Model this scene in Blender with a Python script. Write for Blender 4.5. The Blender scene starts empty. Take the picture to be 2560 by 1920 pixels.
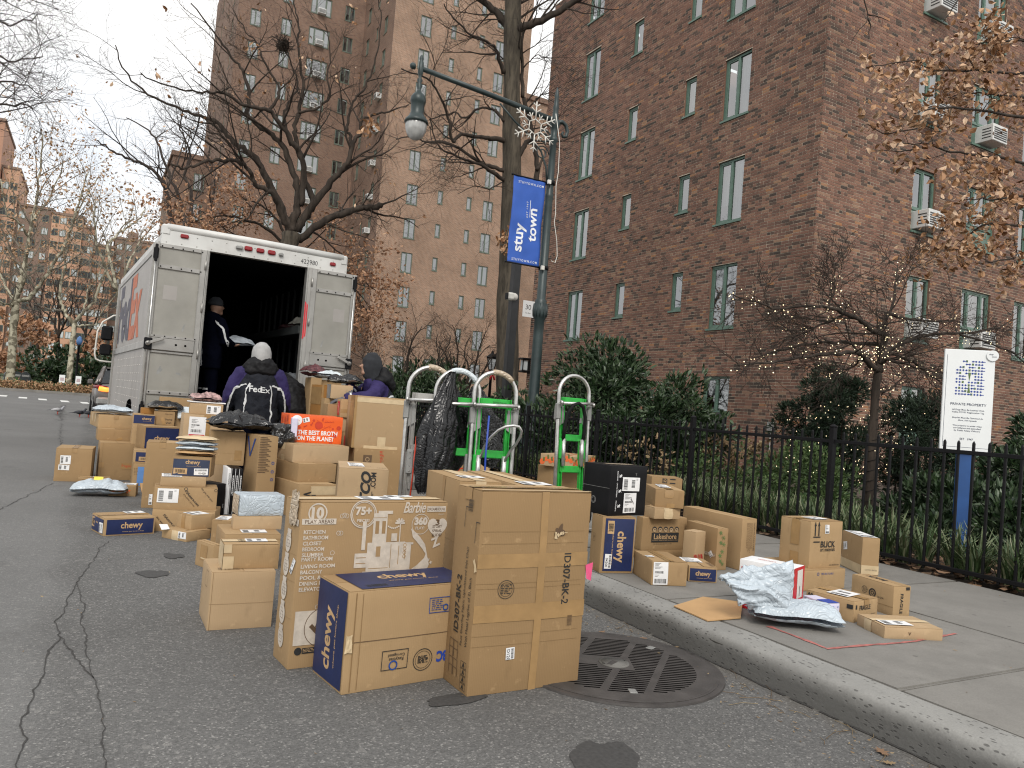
import bpy, bmesh, math, random
import numpy as np
from mathutils import Vector, Matrix, noise as mnoise
R = math.radians
rng = random.Random(7)
nrng = np.random.default_rng(7)
scene = bpy.context.scene
COL = scene.collection

# ------------------------------------------------------------------ camera, sky, sun, exposure
EYE = Vector((0.0, 0.0, 1.15))
ROLL, PITCH, YAW, FPX = R(4.526), R(1.986), R(28.6), 1917.0
_fw = Vector((math.sin(YAW) * math.cos(PITCH), math.cos(YAW) * math.cos(PITCH), math.sin(PITCH)))
_rt = Vector((math.cos(YAW), -math.sin(YAW), 0.0))
_up = _rt.cross(_fw)
CR = _rt * math.cos(ROLL) + _up * math.sin(ROLL)
CU = -_rt * math.sin(ROLL) + _up * math.cos(ROLL)
cam = bpy.data.cameras.new('camera')
cam.sensor_width = 36.0
cam.lens = 36.0 * FPX / 2560.0
cam.clip_end = 2000.0
camo = bpy.data.objects.new('camera', cam)
COL.objects.link(camo)
m = Matrix((CR, CU, -_fw)).transposed().to_4x4()
m.translation = EYE
camo.matrix_world = m
scene.camera = camo

SUN_EL, SUN_AZ = R(42), R(203)          # azimuth clockwise from +Y: behind the camera, a little to its left
world = bpy.data.worlds.new('World')
scene.world = world
world.use_nodes = True
wt = world.node_tree
for n in list(wt.nodes):
	wt.nodes.remove(n)
wo = wt.nodes.new('ShaderNodeOutputWorld')
bg = wt.nodes.new('ShaderNodeBackground')
bg.inputs['Strength'].default_value = 0.1
sky = wt.nodes.new('ShaderNodeTexSky')
sky.sky_type = 'NISHITA'
sky.sun_disc = False
sky.sun_elevation = SUN_EL
sky.sun_rotation = SUN_AZ
tc = wt.nodes.new('ShaderNodeTexCoord')
n1 = wt.nodes.new('ShaderNodeTexNoise')
n1.inputs['Scale'].default_value = 2.6
n1.inputs['Detail'].default_value = 7.0
n1.inputs['Roughness'].default_value = 0.55
wt.links.new(tc.outputs['Generated'], n1.inputs['Vector'])
r1 = wt.nodes.new('ShaderNodeValToRGB')
r1.color_ramp.elements[0].position = 0.33
r1.color_ramp.elements[0].color = (0.68, 0.68, 0.68, 1)
r1.color_ramp.elements[1].position = 0.52
r1.color_ramp.elements[1].color = (0.97, 0.97, 0.97, 1)
wt.links.new(n1.outputs['Fac'], r1.inputs['Fac'])
n2 = wt.nodes.new('ShaderNodeTexNoise')
n2.inputs['Scale'].default_value = 1.7
n2.inputs['Detail'].default_value = 5.0
wt.links.new(tc.outputs['Generated'], n2.inputs['Vector'])
r2 = wt.nodes.new('ShaderNodeValToRGB')
r2.color_ramp.elements[0].position = 0.36
r2.color_ramp.elements[0].color = (6.7, 6.9, 7.1, 1)
r2.color_ramp.elements[1].position = 0.6
r2.color_ramp.elements[1].color = (8.9, 8.75, 8.5, 1)
wt.links.new(n2.outputs['Fac'], r2.inputs['Fac'])
mx = wt.nodes.new('ShaderNodeMixRGB')
wt.links.new(r1.outputs['Color'], mx.inputs['Fac'])
wt.links.new(sky.outputs['Color'], mx.inputs['Color1'])
wt.links.new(r2.outputs['Color'], mx.inputs['Color2'])
wt.links.new(mx.outputs['Color'], bg.inputs['Color'])
wt.links.new(bg.outputs['Background'], wo.inputs['Surface'])

sun = bpy.data.lights.new('sun', 'SUN')
sun.energy = 1.5
sun.angle = R(22)
sun.color = (1.0, 0.95, 0.88)
suno = bpy.data.objects.new('sun', sun)
COL.objects.link(suno)
sdir = Vector((math.sin(SUN_AZ) * math.cos(SUN_EL), math.cos(SUN_AZ) * math.cos(SUN_EL), math.sin(SUN_EL)))
suno.rotation_euler = (-sdir).to_track_quat('-Z', 'Y').to_euler()
scene.view_settings.view_transform = 'Standard'
scene.view_settings.look = 'None'
scene.view_settings.exposure = 0.6
scene.view_settings.gamma = 1.0
scene.view_settings.use_curve_mapping = False
scene.cycles.filter_width = 1.15
scene.cycles.max_bounces = 6
scene.cycles.transparent_max_bounces = 8


def ray(px, py):
	return CR * ((px - 1280) / FPX) + CU * (-(py - 960) / FPX) + _fw


def atZ(px, py, z):
	d = ray(px, py)
	return EYE + d * ((z - EYE.z) / d.z)


def atY(px, py, y):
	d = ray(px, py)
	return EYE + d * (y / d.y)


def atX(px, py, x):
	d = ray(px, py)
	return EYE + d * (x / d.x)


def Z(x0, y0, s):
	return lambda x, y: (x0 + x / s, y0 + y / s)


# ------------------------------------------------------------------ mesh helpers
class MB:
	def __init__(self):
		self.v, self.f, self.m, self.s = [], [], [], []

	def add(self, verts, faces, m=0, smooth=False, M=None):
		b = len(self.v)
		if M is not None:
			verts = [M @ Vector(p) for p in verts]
		self.v += [tuple(p) for p in verts]
		for f in faces:
			self.f.append(tuple(b + i for i in f))
			self.m.append(m)
			self.s.append(smooth)

	def box(self, x0, y0, z0, x1, y1, z1, m=0, M=None):
		self.add([(x0, y0, z0), (x1, y0, z0), (x1, y1, z0), (x0, y1, z0), (x0, y0, z1), (x1, y0, z1), (x1, y1, z1), (x0, y1, z1)],
				[(0, 3, 2, 1), (4, 5, 6, 7), (0, 1, 5, 4), (1, 2, 6, 5), (2, 3, 7, 6), (3, 0, 4, 7)], m, False, M)

	def cbox(self, x0, y0, z0, x1, y1, z1, c=0.01, m=0, M=None):
		"""box with chamfered edges"""
		c = min(c, (x1 - x0) * .45, (y1 - y0) * .45, (z1 - z0) * .45)
		bm = bmesh.new()
		bmesh.ops.create_cube(bm, size=1)
		for v in bm.verts:
			v.co = Vector((x0 + (v.co.x + .5) * (x1 - x0), y0 + (v.co.y + .5) * (y1 - y0), z0 + (v.co.z + .5) * (z1 - z0)))
		bmesh.ops.bevel(bm, geom=bm.edges[:], offset=c, segments=1, affect='EDGES')
		bm.verts.index_update()
		self.add([v.co.copy() for v in bm.verts], [tuple(v.index for v in f.verts) for f in bm.faces], m, False, M)
		bm.free()

	def sweep(self, pts, rx, ry=None, side=None, n=10, m=0, cap=True, smooth=True, M=None):
		pts = [Vector(p) for p in pts]
		k = len(pts)
		if not hasattr(rx, '__len__'):
			rx = [rx] * k
		ry = rx if ry is None else ([ry] * k if not hasattr(ry, '__len__') else ry)
		V, F = [], []
		S = Vector(side) if side is not None else None
		prev = None
		for i, p in enumerate(pts):
			t = (pts[min(i + 1, k - 1)] - pts[max(i - 1, 0)])
			if t.length < 1e-9:
				t = Vector((0, 0, 1))
			t.normalize()
			a = S if S is not None else prev
			if a is None:
				a = Vector((1, 0, 0)) if abs(t.x) < .8 else Vector((0, 1, 0))
			a = a - t * a.dot(t)
			if a.length < 1e-6:
				a = t.orthogonal()
			a.normalize()
			b = t.cross(a)
			prev = a
			for j in range(n):
				w = 2 * math.pi * j / n
				V.append(p + a * (math.cos(w) * rx[i]) + b * (math.sin(w) * ry[i]))
		for i in range(k - 1):
			for j in range(n):
				F.append((i * n + j, i * n + (j + 1) % n, (i + 1) * n + (j + 1) % n, (i + 1) * n + j))
		if cap:
			F.append(tuple(range(n - 1, -1, -1)))
			F.append(tuple((k - 1) * n + j for j in range(n)))
		self.add(V, F, m, smooth, M)

	def lathe(self, prof, c=(0, 0, 0), n=16, m=0, smooth=True, M=None):
		c = Vector(c)
		self.sweep([c + Vector((0, 0, z)) for r, z in prof], [max(r, 1e-4) for r, z in prof], side=(1, 0, 0), n=n, m=m, smooth=smooth, M=M)

	def ball(self, c, rx, ry=None, rz=None, nu=14, nv=9, m=0, M=None):
		ry = ry or rx
		rz = rz or rx
		V, F = [], []
		c = Vector(c)
		V.append(c + Vector((0, 0, -rz)))
		for i in range(1, nv):
			a = -math.pi / 2 + math.pi * i / nv
			for j in range(nu):
				w = 2 * math.pi * j / nu
				V.append(c + Vector((rx * math.cos(a) * math.cos(w), ry * math.cos(a) * math.sin(w), rz * math.sin(a))))
		V.append(c + Vector((0, 0, rz)))
		L = len(V) - 1
		for j in range(nu):
			F.append((0, 1 + (j + 1) % nu, 1 + j))
			F.append((L, L - nu + j, L - nu + (j + 1) % nu))
		for i in range(nv - 2):
			for j in range(nu):
				a = 1 + i * nu
				F.append((a + j, a + (j + 1) % nu, a + nu + (j + 1) % nu, a + nu + j))
		self.add(V, F, m, True, M)

	def mesh(self, name, mats):
		me = bpy.data.meshes.new(name)
		me.from_pydata(self.v, [], self.f)
		for mt in (mats if isinstance(mats, (list, tuple)) else [mats]):
			me.materials.append(mt)
		if self.f:
			me.polygons.foreach_set('material_index', self.m)
			me.polygons.foreach_set('use_smooth', self.s)
		me.update()
		return me

	def build(self, name, mats, parent=None, loc=None, rot=None):
		return obj(name, self.mesh(name, mats), parent, loc, rot)


def obj(name, me, parent=None, loc=None, rot=None):
	o = bpy.data.objects.new(name, me)
	COL.objects.link(o)
	if parent is not None:
		o.parent = parent
	if loc is not None:
		o.location = loc
	if rot is not None:
		o.rotation_euler = rot if hasattr(rot, '__len__') else (0, 0, rot)
	return o


def tag(o, label, cat, group=None):
	o['label'] = label
	o['category'] = cat
	if group:
		o['group'] = group
	return o


def thing(name, label, cat, loc=(0, 0, 0), rz=0.0, group=None):
	return tag(obj(name, None, None, loc, rz), label, cat, group)


def struct(o):
	o['kind'] = 'structure'
	return o


def stuff(o):
	o['kind'] = 'stuff'
	return o


def npmesh(name, V, Q, mats, smooth=False):
	"""fast mesh from numpy arrays: V (n,3), Q (m,k)"""
	me = bpy.data.meshes.new(name)
	k = Q.shape[1]
	me.vertices.add(len(V))
	me.vertices.foreach_set('co', np.ascontiguousarray(V, dtype=np.float32).ravel())
	me.loops.add(Q.size)
	me.loops.foreach_set('vertex_index', np.ascontiguousarray(Q, dtype=np.int32).ravel())
	me.polygons.add(len(Q))
	me.polygons.foreach_set('loop_start', np.arange(0, Q.size, k, dtype=np.int32))
	me.polygons.foreach_set('use_smooth', np.full(len(Q), smooth))
	for mt in (mats if isinstance(mats, (list, tuple)) else [mats]):
		me.materials.append(mt)
	me.update(calc_edges=True)
	return me


_tc = {}


def text_mesh(s, off=0.0, spacing=1.0, shear=0.0):
	"""flat lettering as a mesh, lower-left at 0,0, cap height about 1 -> (verts, faces, width, height)"""
	key = (s, off, spacing, shear)
	if key in _tc:
		return _tc[key]
	cu = bpy.data.curves.new('lettering', 'FONT')
	cu.body = s
	cu.offset = off
	cu.space_character = spacing
	cu.shear = shear
	cu.resolution_u = 3
	cu.fill_mode = 'FRONT'
	o = bpy.data.objects.new('lettering', cu)
	me = o.to_mesh()
	V = [v.co.copy() for v in me.vertices]
	F = [tuple(p.vertices) for p in me.polygons]
	o.to_mesh_clear()
	bpy.data.objects.remove(o)
	bpy.data.curves.remove(cu)
	if not V:
		V, F = [Vector((0, 0, 0))], []
	x0 = min(v.x for v in V)
	y0 = min(v.y for v in V)
	x1 = max(v.x for v in V)
	y1 = max(v.y for v in V)
	_tc[key] = ([(v.x - x0, v.y - y0) for v in V], F, x1 - x0, y1 - y0)
	return _tc[key]


def text_on(mb, s, M, w=None, h=None, center=(0, 0), rot=0.0, off=0.0, m=0, spacing=1.0, shear=0.0, lift=0.0):
	"""lettering in the XY plane of M; size by width and/or height"""
	V, F, tw, th = text_mesh(s, off, spacing, shear)
	sx = (w / tw) if w else (h / th)
	sy = (h / th) if h else sx
	c, sn = math.cos(rot), math.sin(rot)
	P = []
	for x, y in V:
		x, y = (x - tw / 2) * sx, (y - th / 2) * sy
		P.append((center[0] + c * x - sn * y, center[1] + sn * x + c * y, lift))
	mb.add(P, F, m, False, M)


def crease(p, seed, n=6):
	"""sharp folds of stiff film: warped triangle waves in random directions, about -1..1"""
	r_ = random.Random(seed)
	w = mnoise.noise_vector(p * 1.3 + Vector((seed, 0, 0))) * .35
	h = a = 0.0
	for i in range(n):
		d = Vector((r_.gauss(0, 1), r_.gauss(0, 1), r_.gauss(0, 1))).normalized()
		f = .55 * (1.45 ** i)
		t = (p + w).dot(d) * f + r_.random()
		k = .75 ** i
		h += k * (abs((t % 1.0) * 2 - 1) * 2 - 1)
		a += k
	return h / a * 1.6


# ------------------------------------------------------------------ materials
class NT:
	def __init__(self, name):
		self.mat = bpy.data.materials.new(name)
		self.mat.use_nodes = True
		self.t = self.mat.node_tree
		self.b = self.t.nodes['Principled BSDF']
		self.tc = self.t.nodes.new('ShaderNodeTexCoord')

	def n(self, typ, **kw):
		nd = self.t.nodes.new(typ)
		for k, v in kw.items():
			if hasattr(nd, k) and k not in nd.inputs:
				setattr(nd, k, v)
			else:
				nd.inputs[k].default_value = v
		return nd

	def l(self, a, b):
		self.t.links.new(a, b)

	def noise(self, scale, detail=4, rough=.55, vec=None, dist=0.0):
		nd = self.n('ShaderNodeTexNoise', Scale=scale, Detail=detail, Roughness=rough, Distortion=dist)
		self.l(vec or self.tc.outputs['Object'], nd.inputs['Vector'])
		return nd.outputs['Fac']

	def ramp(self, fac, *stops):
		nd = self.n('ShaderNodeValToRGB')
		cr = nd.color_ramp
		while len(cr.elements) < len(stops):
			cr.elements.new(0.5)
		for e, (p, c) in zip(cr.elements, stops):
			e.position = p
			e.color = (*c, 1) if hasattr(c, '__len__') else (c, c, c, 1)
		self.l(fac, nd.inputs['Fac'])
		return nd.outputs['Color']

	def mix(self, fac, a, b, mode='MIX'):
		nd = self.n('ShaderNodeMixRGB', blend_type=mode)
		for k, v in (('Fac', fac), ('Color1', a), ('Color2', b)):
			if hasattr(v, 'links') or hasattr(v, 'is_linked'):
				self.l(v, nd.inputs[k])
			elif hasattr(v, '__len__'):
				nd.inputs[k].default_value = (*v[:3], 1)
			else:
				nd.inputs[k].default_value = v
		return nd.outputs['Color']

	def math(self, op, a, b=0.0, c=None):
		nd = self.n('ShaderNodeMath', operation=op)
		for i, v in enumerate((a, b) if c is None else (a, b, c)):
			if hasattr(v, 'is_linked'):
				self.l(v, nd.inputs[i])
			else:
				nd.inputs[i].default_value = v
		return nd.outputs[0]

	def sep(self, vec=None):
		nd = self.n('ShaderNodeSeparateXYZ')
		self.l(vec or self.tc.outputs['Object'], nd.inputs[0])
		return nd.outputs

	def mapped(self, scale=(1, 1, 1), rot=(0, 0, 0), src='Object'):
		nd = self.n('ShaderNodeMapping')
		nd.inputs['Scale'].default_value = scale
		nd.inputs['Rotation'].default_value = rot
		self.l(self.tc.outputs[src], nd.inputs['Vector'])
		return nd.outputs['Vector']

	def bump(self, h, strength=.3, dist=.01):
		nd = self.n('ShaderNodeBump', Strength=strength, Distance=dist)
		self.l(h, nd.inputs['Height'])
		self.l(nd.outputs['Normal'], self.b.inputs['Normal'])

	def rnd(self):
		return self.n('ShaderNodeObjectInfo').outputs['Random']

	def island(self):
		return self.n('ShaderNodeNewGeometry').outputs['Random Per Island']

	def base(self, c):
		if hasattr(c, 'is_linked'):
			self.l(c, self.b.inputs['Base Color'])
		else:
			self.b.inputs['Base Color'].default_value = (*c, 1)

	def set(self, rough=.6, metal=0.0, spec=None):
		self.b.inputs['Roughness'].default_value = rough
		self.b.inputs['Metallic'].default_value = metal
		if spec is not None:
			self.b.inputs['Specular IOR Level'].default_value = spec
		return self.mat


def pbr(name, col, rough=.6, metal=0.0, var=.18, scale=6.0, bump=0.0, bscale=60.0, spec=None, dirt=None):
	t = NT(name)
	f = t.noise(scale, 5)
	lo = tuple(max(0, c * (1 - var)) for c in col)
	hi = tuple(c * (1 + var) for c in col)
	c = t.ramp(f, (.3, lo), (.7, hi))
	if dirt:
		d = t.ramp(t.noise(scale * .45, 6, .65), (.52, 0.0), (.75, 1.0))
		c = t.mix(t.mix(1.0, d, (dirt[3],) * 3, 'MULTIPLY'), c, dirt[:3])
	t.base(c)
	if bump:
		t.bump(t.noise(bscale, 3), bump, .004)
	return t.set(rough, metal, spec)


MAT = {}


def cardboard(name, lo, hi):
	t = NT(name)
	r = t.rnd()
	base = t.ramp(r, (0.0, lo), (1.0, hi))
	f = t.noise(3.0, 6, .6)
	base = t.mix(t.ramp(f, (.3, 0.0), (.75, .32)), base, tuple(c * .72 for c in lo))
	# flute lines
	w = t.n('ShaderNodeTexWave', Scale=55.0, Distortion=1.5, Detail=2.0)
	w.bands_direction = 'X'
	t.l(t.mapped((1, 1, .06), (0, 0, R(45))), w.inputs['Vector'])
	base = t.mix(.05, base, t.ramp(w.outputs['Fac'], (.3, tuple(c * .7 for c in lo)), (.7, hi)))
	s = t.ramp(t.noise(14, 6, .7), (.60, 0.0), (.70, .22))
	base = t.mix(s, base, tuple(min(1, c * 1.5) for c in hi))
	s2 = t.ramp(t.noise(9, 5, .7, t.mapped((1, 1, .35))), (.62, 0.0), (.78, .3))
	base = t.mix(s2, base, tuple(c * .5 for c in lo))
	t.base(base)
	t.bump(t.noise(28, 4), .18, .004)
	return t.set(.82, 0, .25)


MAT['card'] = cardboard('kraft_cardboard', (.285, .182, .088), (.425, .290, .155))
MAT['card2'] = cardboard('pale_cardboard', (.38, .262, .145), (.46, .33, .20))
MAT['card3'] = cardboard('orange_brown_cardboard', (.30, .145, .040), (.32, .155, .045))
MAT['tape'] = pbr('packing_tape', (.33, .205, .09), .22, 0, .12, 12, spec=.6)
MAT['papertape'] = pbr('paper_tape', (.53, .41, .25), .6, 0, .12, 14)
MAT['white'] = pbr('white_label_paper', (.74, .74, .74), .55, 0, .04, 10)
MAT['ink'] = pbr('black_print', (.018, .018, .018), .7, 0, .2, 20)
MAT['faint'] = pbr('faded_brown_print', (.11, .066, .035), .8, 0, .2, 20)
MAT['navy'] = pbr('navy_print', (.008, .017, .075), .5, 0, .2, 7, dirt=(.05, .05, .08, .3))
MAT['navyslate'] = pbr('slate_blue_print', (.022, .032, .068), .55, 0, .15, 7)
MAT['tan'] = pbr('tan_print', (.46, .30, .15), .75, 0, .12, 20)
MAT['whiteprint'] = pbr('white_print', (.52, .46, .39), .75, 0, .16, 30)
MAT['black'] = pbr('black_carton', (.006, .006, .007), .5, 0, .3, 8, spec=.2)
MAT['orange'] = pbr('orange_carton', (.74, .105, .012), .42, 0, .06, 6)
MAT['redor'] = pbr('red_print', (.50, .04, .012), .5, 0, .1, 10)
MAT['red'] = pbr('red_carton', (.50, .014, .022), .4, 0, .1, 10)
MAT['pink'] = pbr('pink_sticker', (.80, .10, .24), .5, 0, .05, 10)
MAT['lav'] = pbr('pale_violet_carton', (.60, .58, .72), .45, 0, .06, 10)
MAT['blueprint'] = pbr('blue_print', (.02, .06, .34), .45, 0, .1, 10)
MAT['marker'] = pbr('blue_marker', (.012, .055, .24), .5, 0, .25, 40)
MAT['lightblue'] = pbr('light_blue_carton', (.10, .22, .48), .5, 0, .1, 10)
MAT['green_print'] = pbr('green_print', (.10, .16, .05), .7, 0, .2, 20)
MAT['peach'] = pbr('orange_fruit_print', (.68, .13, .03), .6, 0, .12, 20)
MAT['leafprint'] = pbr('leaf_print', (.10, .13, .03), .7, 0, .2, 20)
MAT['kraftpaper'] = pbr('kraft_paper', (.44, .27, .125), .75, 0, .12, 5, .25, 14)


def poly(name, col, rough, bs=.5):
	t = NT(name)
	f = t.noise(5, 5)
	t.base(t.ramp(f, (.3, tuple(c * .84 for c in col)), (.7, tuple(min(1, c * 1.1) for c in col))))
	v = t.n('ShaderNodeTexVoronoi', Scale=15.0, feature='DISTANCE_TO_EDGE')
	wv = t.n('ShaderNodeVectorMath', operation='ADD')
	nz = t.n('ShaderNodeTexNoise', Scale=4.0)
	t.l(t.tc.outputs['Object'], nz.inputs['Vector'])
	t.l(nz.outputs['Color'], wv.inputs[0])
	t.l(t.mapped((1, 1.6, 1)), wv.inputs[1])
	t.l(wv.outputs[0], v.inputs['Vector'])
	t.bump(t.math('ADD', t.ramp(v.outputs['Distance'], (0.0, 0.0), (.22, 1.0)), t.math('MULTIPLY', t.noise(9, 4), .8)), bs, .012)
	return t.set(rough, 0, .5)


MAT['poly'] = poly('grey_poly_mailer', (.44, .50, .55), .33, .38)
MAT['polywhite'] = poly('white_poly_mailer', (.60, .66, .69), .35, .35)
MAT['polyblack'] = poly('black_poly', (.008, .008, .009), .25, .22)
MAT['crease'] = pbr('cardboard_crease', (.21, .125, .05), .8, 0, .15, 20)
MAT['clear'] = poly('clear_wrap', (.46, .37, .27), .22, .4)


def asphalt():
	t = NT('asphalt')
	P = t.tc.outputs['Object']
	v = t.n('ShaderNodeTexVoronoi', Scale=150.0)
	t.l(P, v.inputs['Vector'])
	agg = t.n('ShaderNodeSeparateColor')
	t.l(v.outputs['Color'], agg.inputs[0])
	c = t.ramp(agg.outputs[0], (.0, (.088, .087, .085)), (.55, (.126, .124, .121)), (.90, (.152, .149, .144)), (.99, (.27, .262, .25)))
	v2 = t.n('ShaderNodeTexVoronoi', Scale=46.0)
	t.l(P, v2.inputs['Vector'])
	a2 = t.n('ShaderNodeSeparateColor')
	t.l(v2.outputs['Color'], a2.inputs[0])
	c = t.mix(t.ramp(a2.outputs[1], (.97, 0.0), (.985, .35)), c, (.26, .25, .235))
	c = t.mix(t.ramp(t.noise(.23, 6, .65), (.42, 0.0), (.66, .35)), c, (.10, .098, .095))
	big = t.noise(.55, 6, .6)
	c = t.mix(1.0, c, t.ramp(big, (.25, .74), (.75, 1.2)), 'MULTIPLY')
	# older, smoother, paler lane left of the ragged seam
	s = t.sep(P)
	wob = t.noise(.9, 5, .6)
	e = t.math('ADD', s[0], t.math('MULTIPLY', t.math('SUBTRACT', wob, .5), .5))
	old = t.ramp(t.math('MULTIPLY', t.math('ADD', e, 1.2), .5), (.52, 1.0), (.60, 0.0))
	c = t.mix(t.mix(1.0, old, (.55,) * 3, 'MULTIPLY'), c, t.mix(.6, c, (.205, .204, .200)))
	stain = t.ramp(t.noise(1.7, 5, .65), (.62, 0.0), (.70, .35))
	c = t.mix(stain, c, (.075, .072, .069))
	# gritty brown gutter strip by the kerb
	g = t.ramp(t.math('MULTIPLY', t.math('ADD', s[0], t.math('MULTIPLY', t.noise(6, 5), .3)), .3), (.84, 0.0), (.90, .55))
	c = t.mix(g, c, (.13, .11, .085))
	t.base(c)
	h = t.math('ADD', v.outputs['Distance'], t.math('MULTIPLY', t.noise(60, 3), .5))
	t.bump(h, .4, .005)
	return t.set(.88, 0, .2)


def concrete(name, base, pits=False):
	t = NT(name)
	f = t.noise(1.4, 7, .62)
	c = t.ramp(f, (.28, tuple(q * .72 for q in base)), (.72, tuple(q * 1.2 for q in base)))
	c = t.mix(t.ramp(t.noise(120, 2), (.3, .0), (.7, .28)), c, tuple(q * .55 for q in base))
	c = t.mix(t.ramp(t.noise(5, 6, .7), (.58, 0.0), (.72, .4)), c, tuple(q * .5 for q in base))
	h = t.noise(45, 5)
	if not pits:
		v = t.n('ShaderNodeTexVoronoi', Scale=5.5)
		t.l(t.tc.outputs['Object'], v.inputs['Vector'])
		c = t.mix(t.ramp(t.math('ADD', v.outputs['Distance'], t.math('MULTIPLY', t.noise(30, 3), .06)), (.085, .55), (.11, 0.0)), c, (.055, .052, .048))
		c = t.mix(t.ramp(t.noise(.9, 7, .72), (.5, 0.0), (.68, .45)), c, tuple(q * .55 for q in base))
	if pits:
		z = t.sep()[2]
		grime = t.ramp(t.math('ADD', z, t.math('MULTIPLY', t.noise(5, 6, .7), .09)), (.115, .8), (.180, .0))
		c = t.mix(grime, c, tuple(q * .34 for q in base))
		v = t.n('ShaderNodeTexVoronoi', Scale=48.0, Randomness=1.0)
		t.l(t.mapped((1, .55, 1.3)), v.inputs['Vector'])
		pit = t.ramp(t.math('ADD', v.outputs['Distance'], t.math('MULTIPLY', t.noise(6, 5, .7), .9)), (.60, 1.0), (.72, 0.0))
		c = t.mix(t.mix(1.0, pit, (.7,) * 3, 'MULTIPLY'), c, (.06, .058, .055))
		h = t.math('SUBTRACT', h, pit)
	t.base(c)
	t.bump(h, .45, .006)
	return t.set(.88, 0, .3)


MAT['asphalt'] = asphalt()
MAT['concrete'] = concrete('pavement_concrete', (.215, .205, .188))
MAT['kerb'] = concrete('kerb_concrete', (.27, .265, .25), True)
MAT['joint'] = pbr('joint_dirt', (.05, .046, .04), .95, 0, .3, 20)
MAT['crack'] = pbr('crack_dirt', (.042, .040, .038), .95, 0, .4, 30)
MAT['stain'] = pbr('oil_stain', (.045, .044, .043), .75, 0, .3, 60, .4, 90)
MAT['chalk'] = pbr('red_spray_paint', (.34, .115, .10), .9, 0, .35, 22)
MAT['roadpaint'] = pbr('road_paint', (.62, .62, .60), .8, 0, .15, 6)
MAT['iron'] = pbr('cast_iron', (.058, .052, .049), .6, .1, .3, 9, .3, 80)
MAT['ironhole'] = pbr('cast_iron_slot', (.003, .003, .003), 1, 0, .2, 9, spec=0)
MAT['soil'] = pbr('mulch_soil', (.060, .042, .030), .95, 0, .5, 5, .8, 30)
MAT['lawn'] = pbr('rough_lawn', (.075, .082, .036), .95, 0, .5, 1.2, .6, 30)
MAT['blackiron'] = pbr('black_painted_iron', (.005, .005, .006), .5, 0, .3, 9, .1, 60, spec=.2)


def brick_mat(name, fac_from):
	t = NT(name)
	f = t.island() if fac_from == 'island' else t.rnd()
	c = t.ramp(f, (0.0, (.052, .042, .036)), (.09, (.088, .061, .048)), (.24, (.150, .084, .064)), (.60, (.205, .108, .077)), (.86, (.240, .130, .092)), (.95, (.27, .17, .115)), (1.0, (.34, .16, .075)))
	P = t.n('ShaderNodeNewGeometry').outputs['Position']
	c = t.mix(1.0, c, t.ramp(t.noise(.42, 6, .6, P), (.3, .74), (.72, 1.22)), 'MULTIPLY')
	c = t.mix(t.ramp(t.noise(70, 3, .6, P), (.35, 0.0), (.75, .35)), c, (.052, .036, .032))
	c = t.mix(t.ramp(t.noise(1.1, 6, .72, P), (.62, 0.0), (.74, .22)), c, (.23, .19, .165))
	t.base(c)
	t.bump(t.noise(90, 3, .6, P), .5, .004)
	return t.set(.88, 0, .25)


MAT['brick'] = brick_mat('red_brown_brick', 'island')
MAT['brickone'] = brick_mat('red_brown_brick_piece', 'object')
MAT['mortar'] = pbr('mortar', (.47, .40, .31), .95, 0, .3, 3, .5, 60)


def far_brick(name, a, b, mortar, wall_x=False, scale=1.0):
	t = NT(name)
	s = t.sep(t.n('ShaderNodeNewGeometry').outputs['Position'])
	cv = t.n('ShaderNodeCombineXYZ')
	t.l(t.math('ADD', s[0], s[1]), cv.inputs[0])
	t.l(s[2], cv.inputs[1])
	bt = t.n('ShaderNodeTexBrick', Scale=scale)
	bt.inputs['Brick Width'].default_value = .213
	bt.inputs['Row Height'].default_value = .0687
	bt.inputs['Mortar Size'].default_value = .008
	bt.inputs['Mortar Smooth'].default_value = .1
	bt.inputs['Bias'].default_value = -.1
	bt.inputs['Color1'].default_value = (*a, 1)
	bt.inputs['Color2'].default_value = (*b, 1)
	bt.inputs['Mortar'].default_value = (*mortar, 1)
	t.l(cv.outputs[0], bt.inputs['Vector'])
	c = bt.outputs['Color']
	c = t.mix(1.0, c, t.ramp(t.noise(.35, 6, .65, cv.outputs[0]), (.3, .74), (.7, 1.22)), 'MULTIPLY')
	c = t.mix(t.ramp(t.noise(5, 4, .7, cv.outputs[0]), (.6, 0.0), (.75, .4)), c, tuple(q * .45 for q in a))
	t.base(c)
	t.bump(bt.outputs['Fac'], -.4, .01)
	return t.set(.9, 0, .2)


MAT['towerlit'] = far_brick('tower_brick_lit', (.25, .142, .092), (.17, .096, .066), (.38, .32, .25))  # tower brick as lit: brightness of the lit wall put into the colour
MAT['towershade'] = far_brick('tower_brick_shaded', (.175, .098, .068), (.118, .068, .052), (.26, .21, .165))  # same brick darkened: shade put into the colour
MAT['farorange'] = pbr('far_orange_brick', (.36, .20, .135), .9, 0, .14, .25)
MAT['farorangelit'] = pbr('far_sunlit_orange_brick', (.46, .27, .18), .9, 0, .14, .25)  # far orange brick brightened, sunlight put into the colour
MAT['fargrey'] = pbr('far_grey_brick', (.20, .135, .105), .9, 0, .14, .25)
MAT['winframe'] = pbr('green_window_frame', (.085, .145, .112), .45, 0, .15, 6)
MAT['winframefar'] = pbr('grey_green_window_frame', (.10, .125, .095), .5, 0, .15, 3)
MAT['blindw'] = pbr('white_window_blind', (.46, .49, .50), .8, 0, .18, 1.2)
MAT['roomshade'] = pbr('painted_room_shade', (.035, .038, .038), .8, 0, .5, 1.7)  # near-black colour stands in for the shade of an unlit room
MAT['acwhite'] = pbr('white_air_conditioner', (.58, .58, .56), .5, 0, .08, 5)
MAT['acgrey'] = pbr('grey_air_conditioner', (.055, .058, .058), .5, .2, .2, 5)
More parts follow.
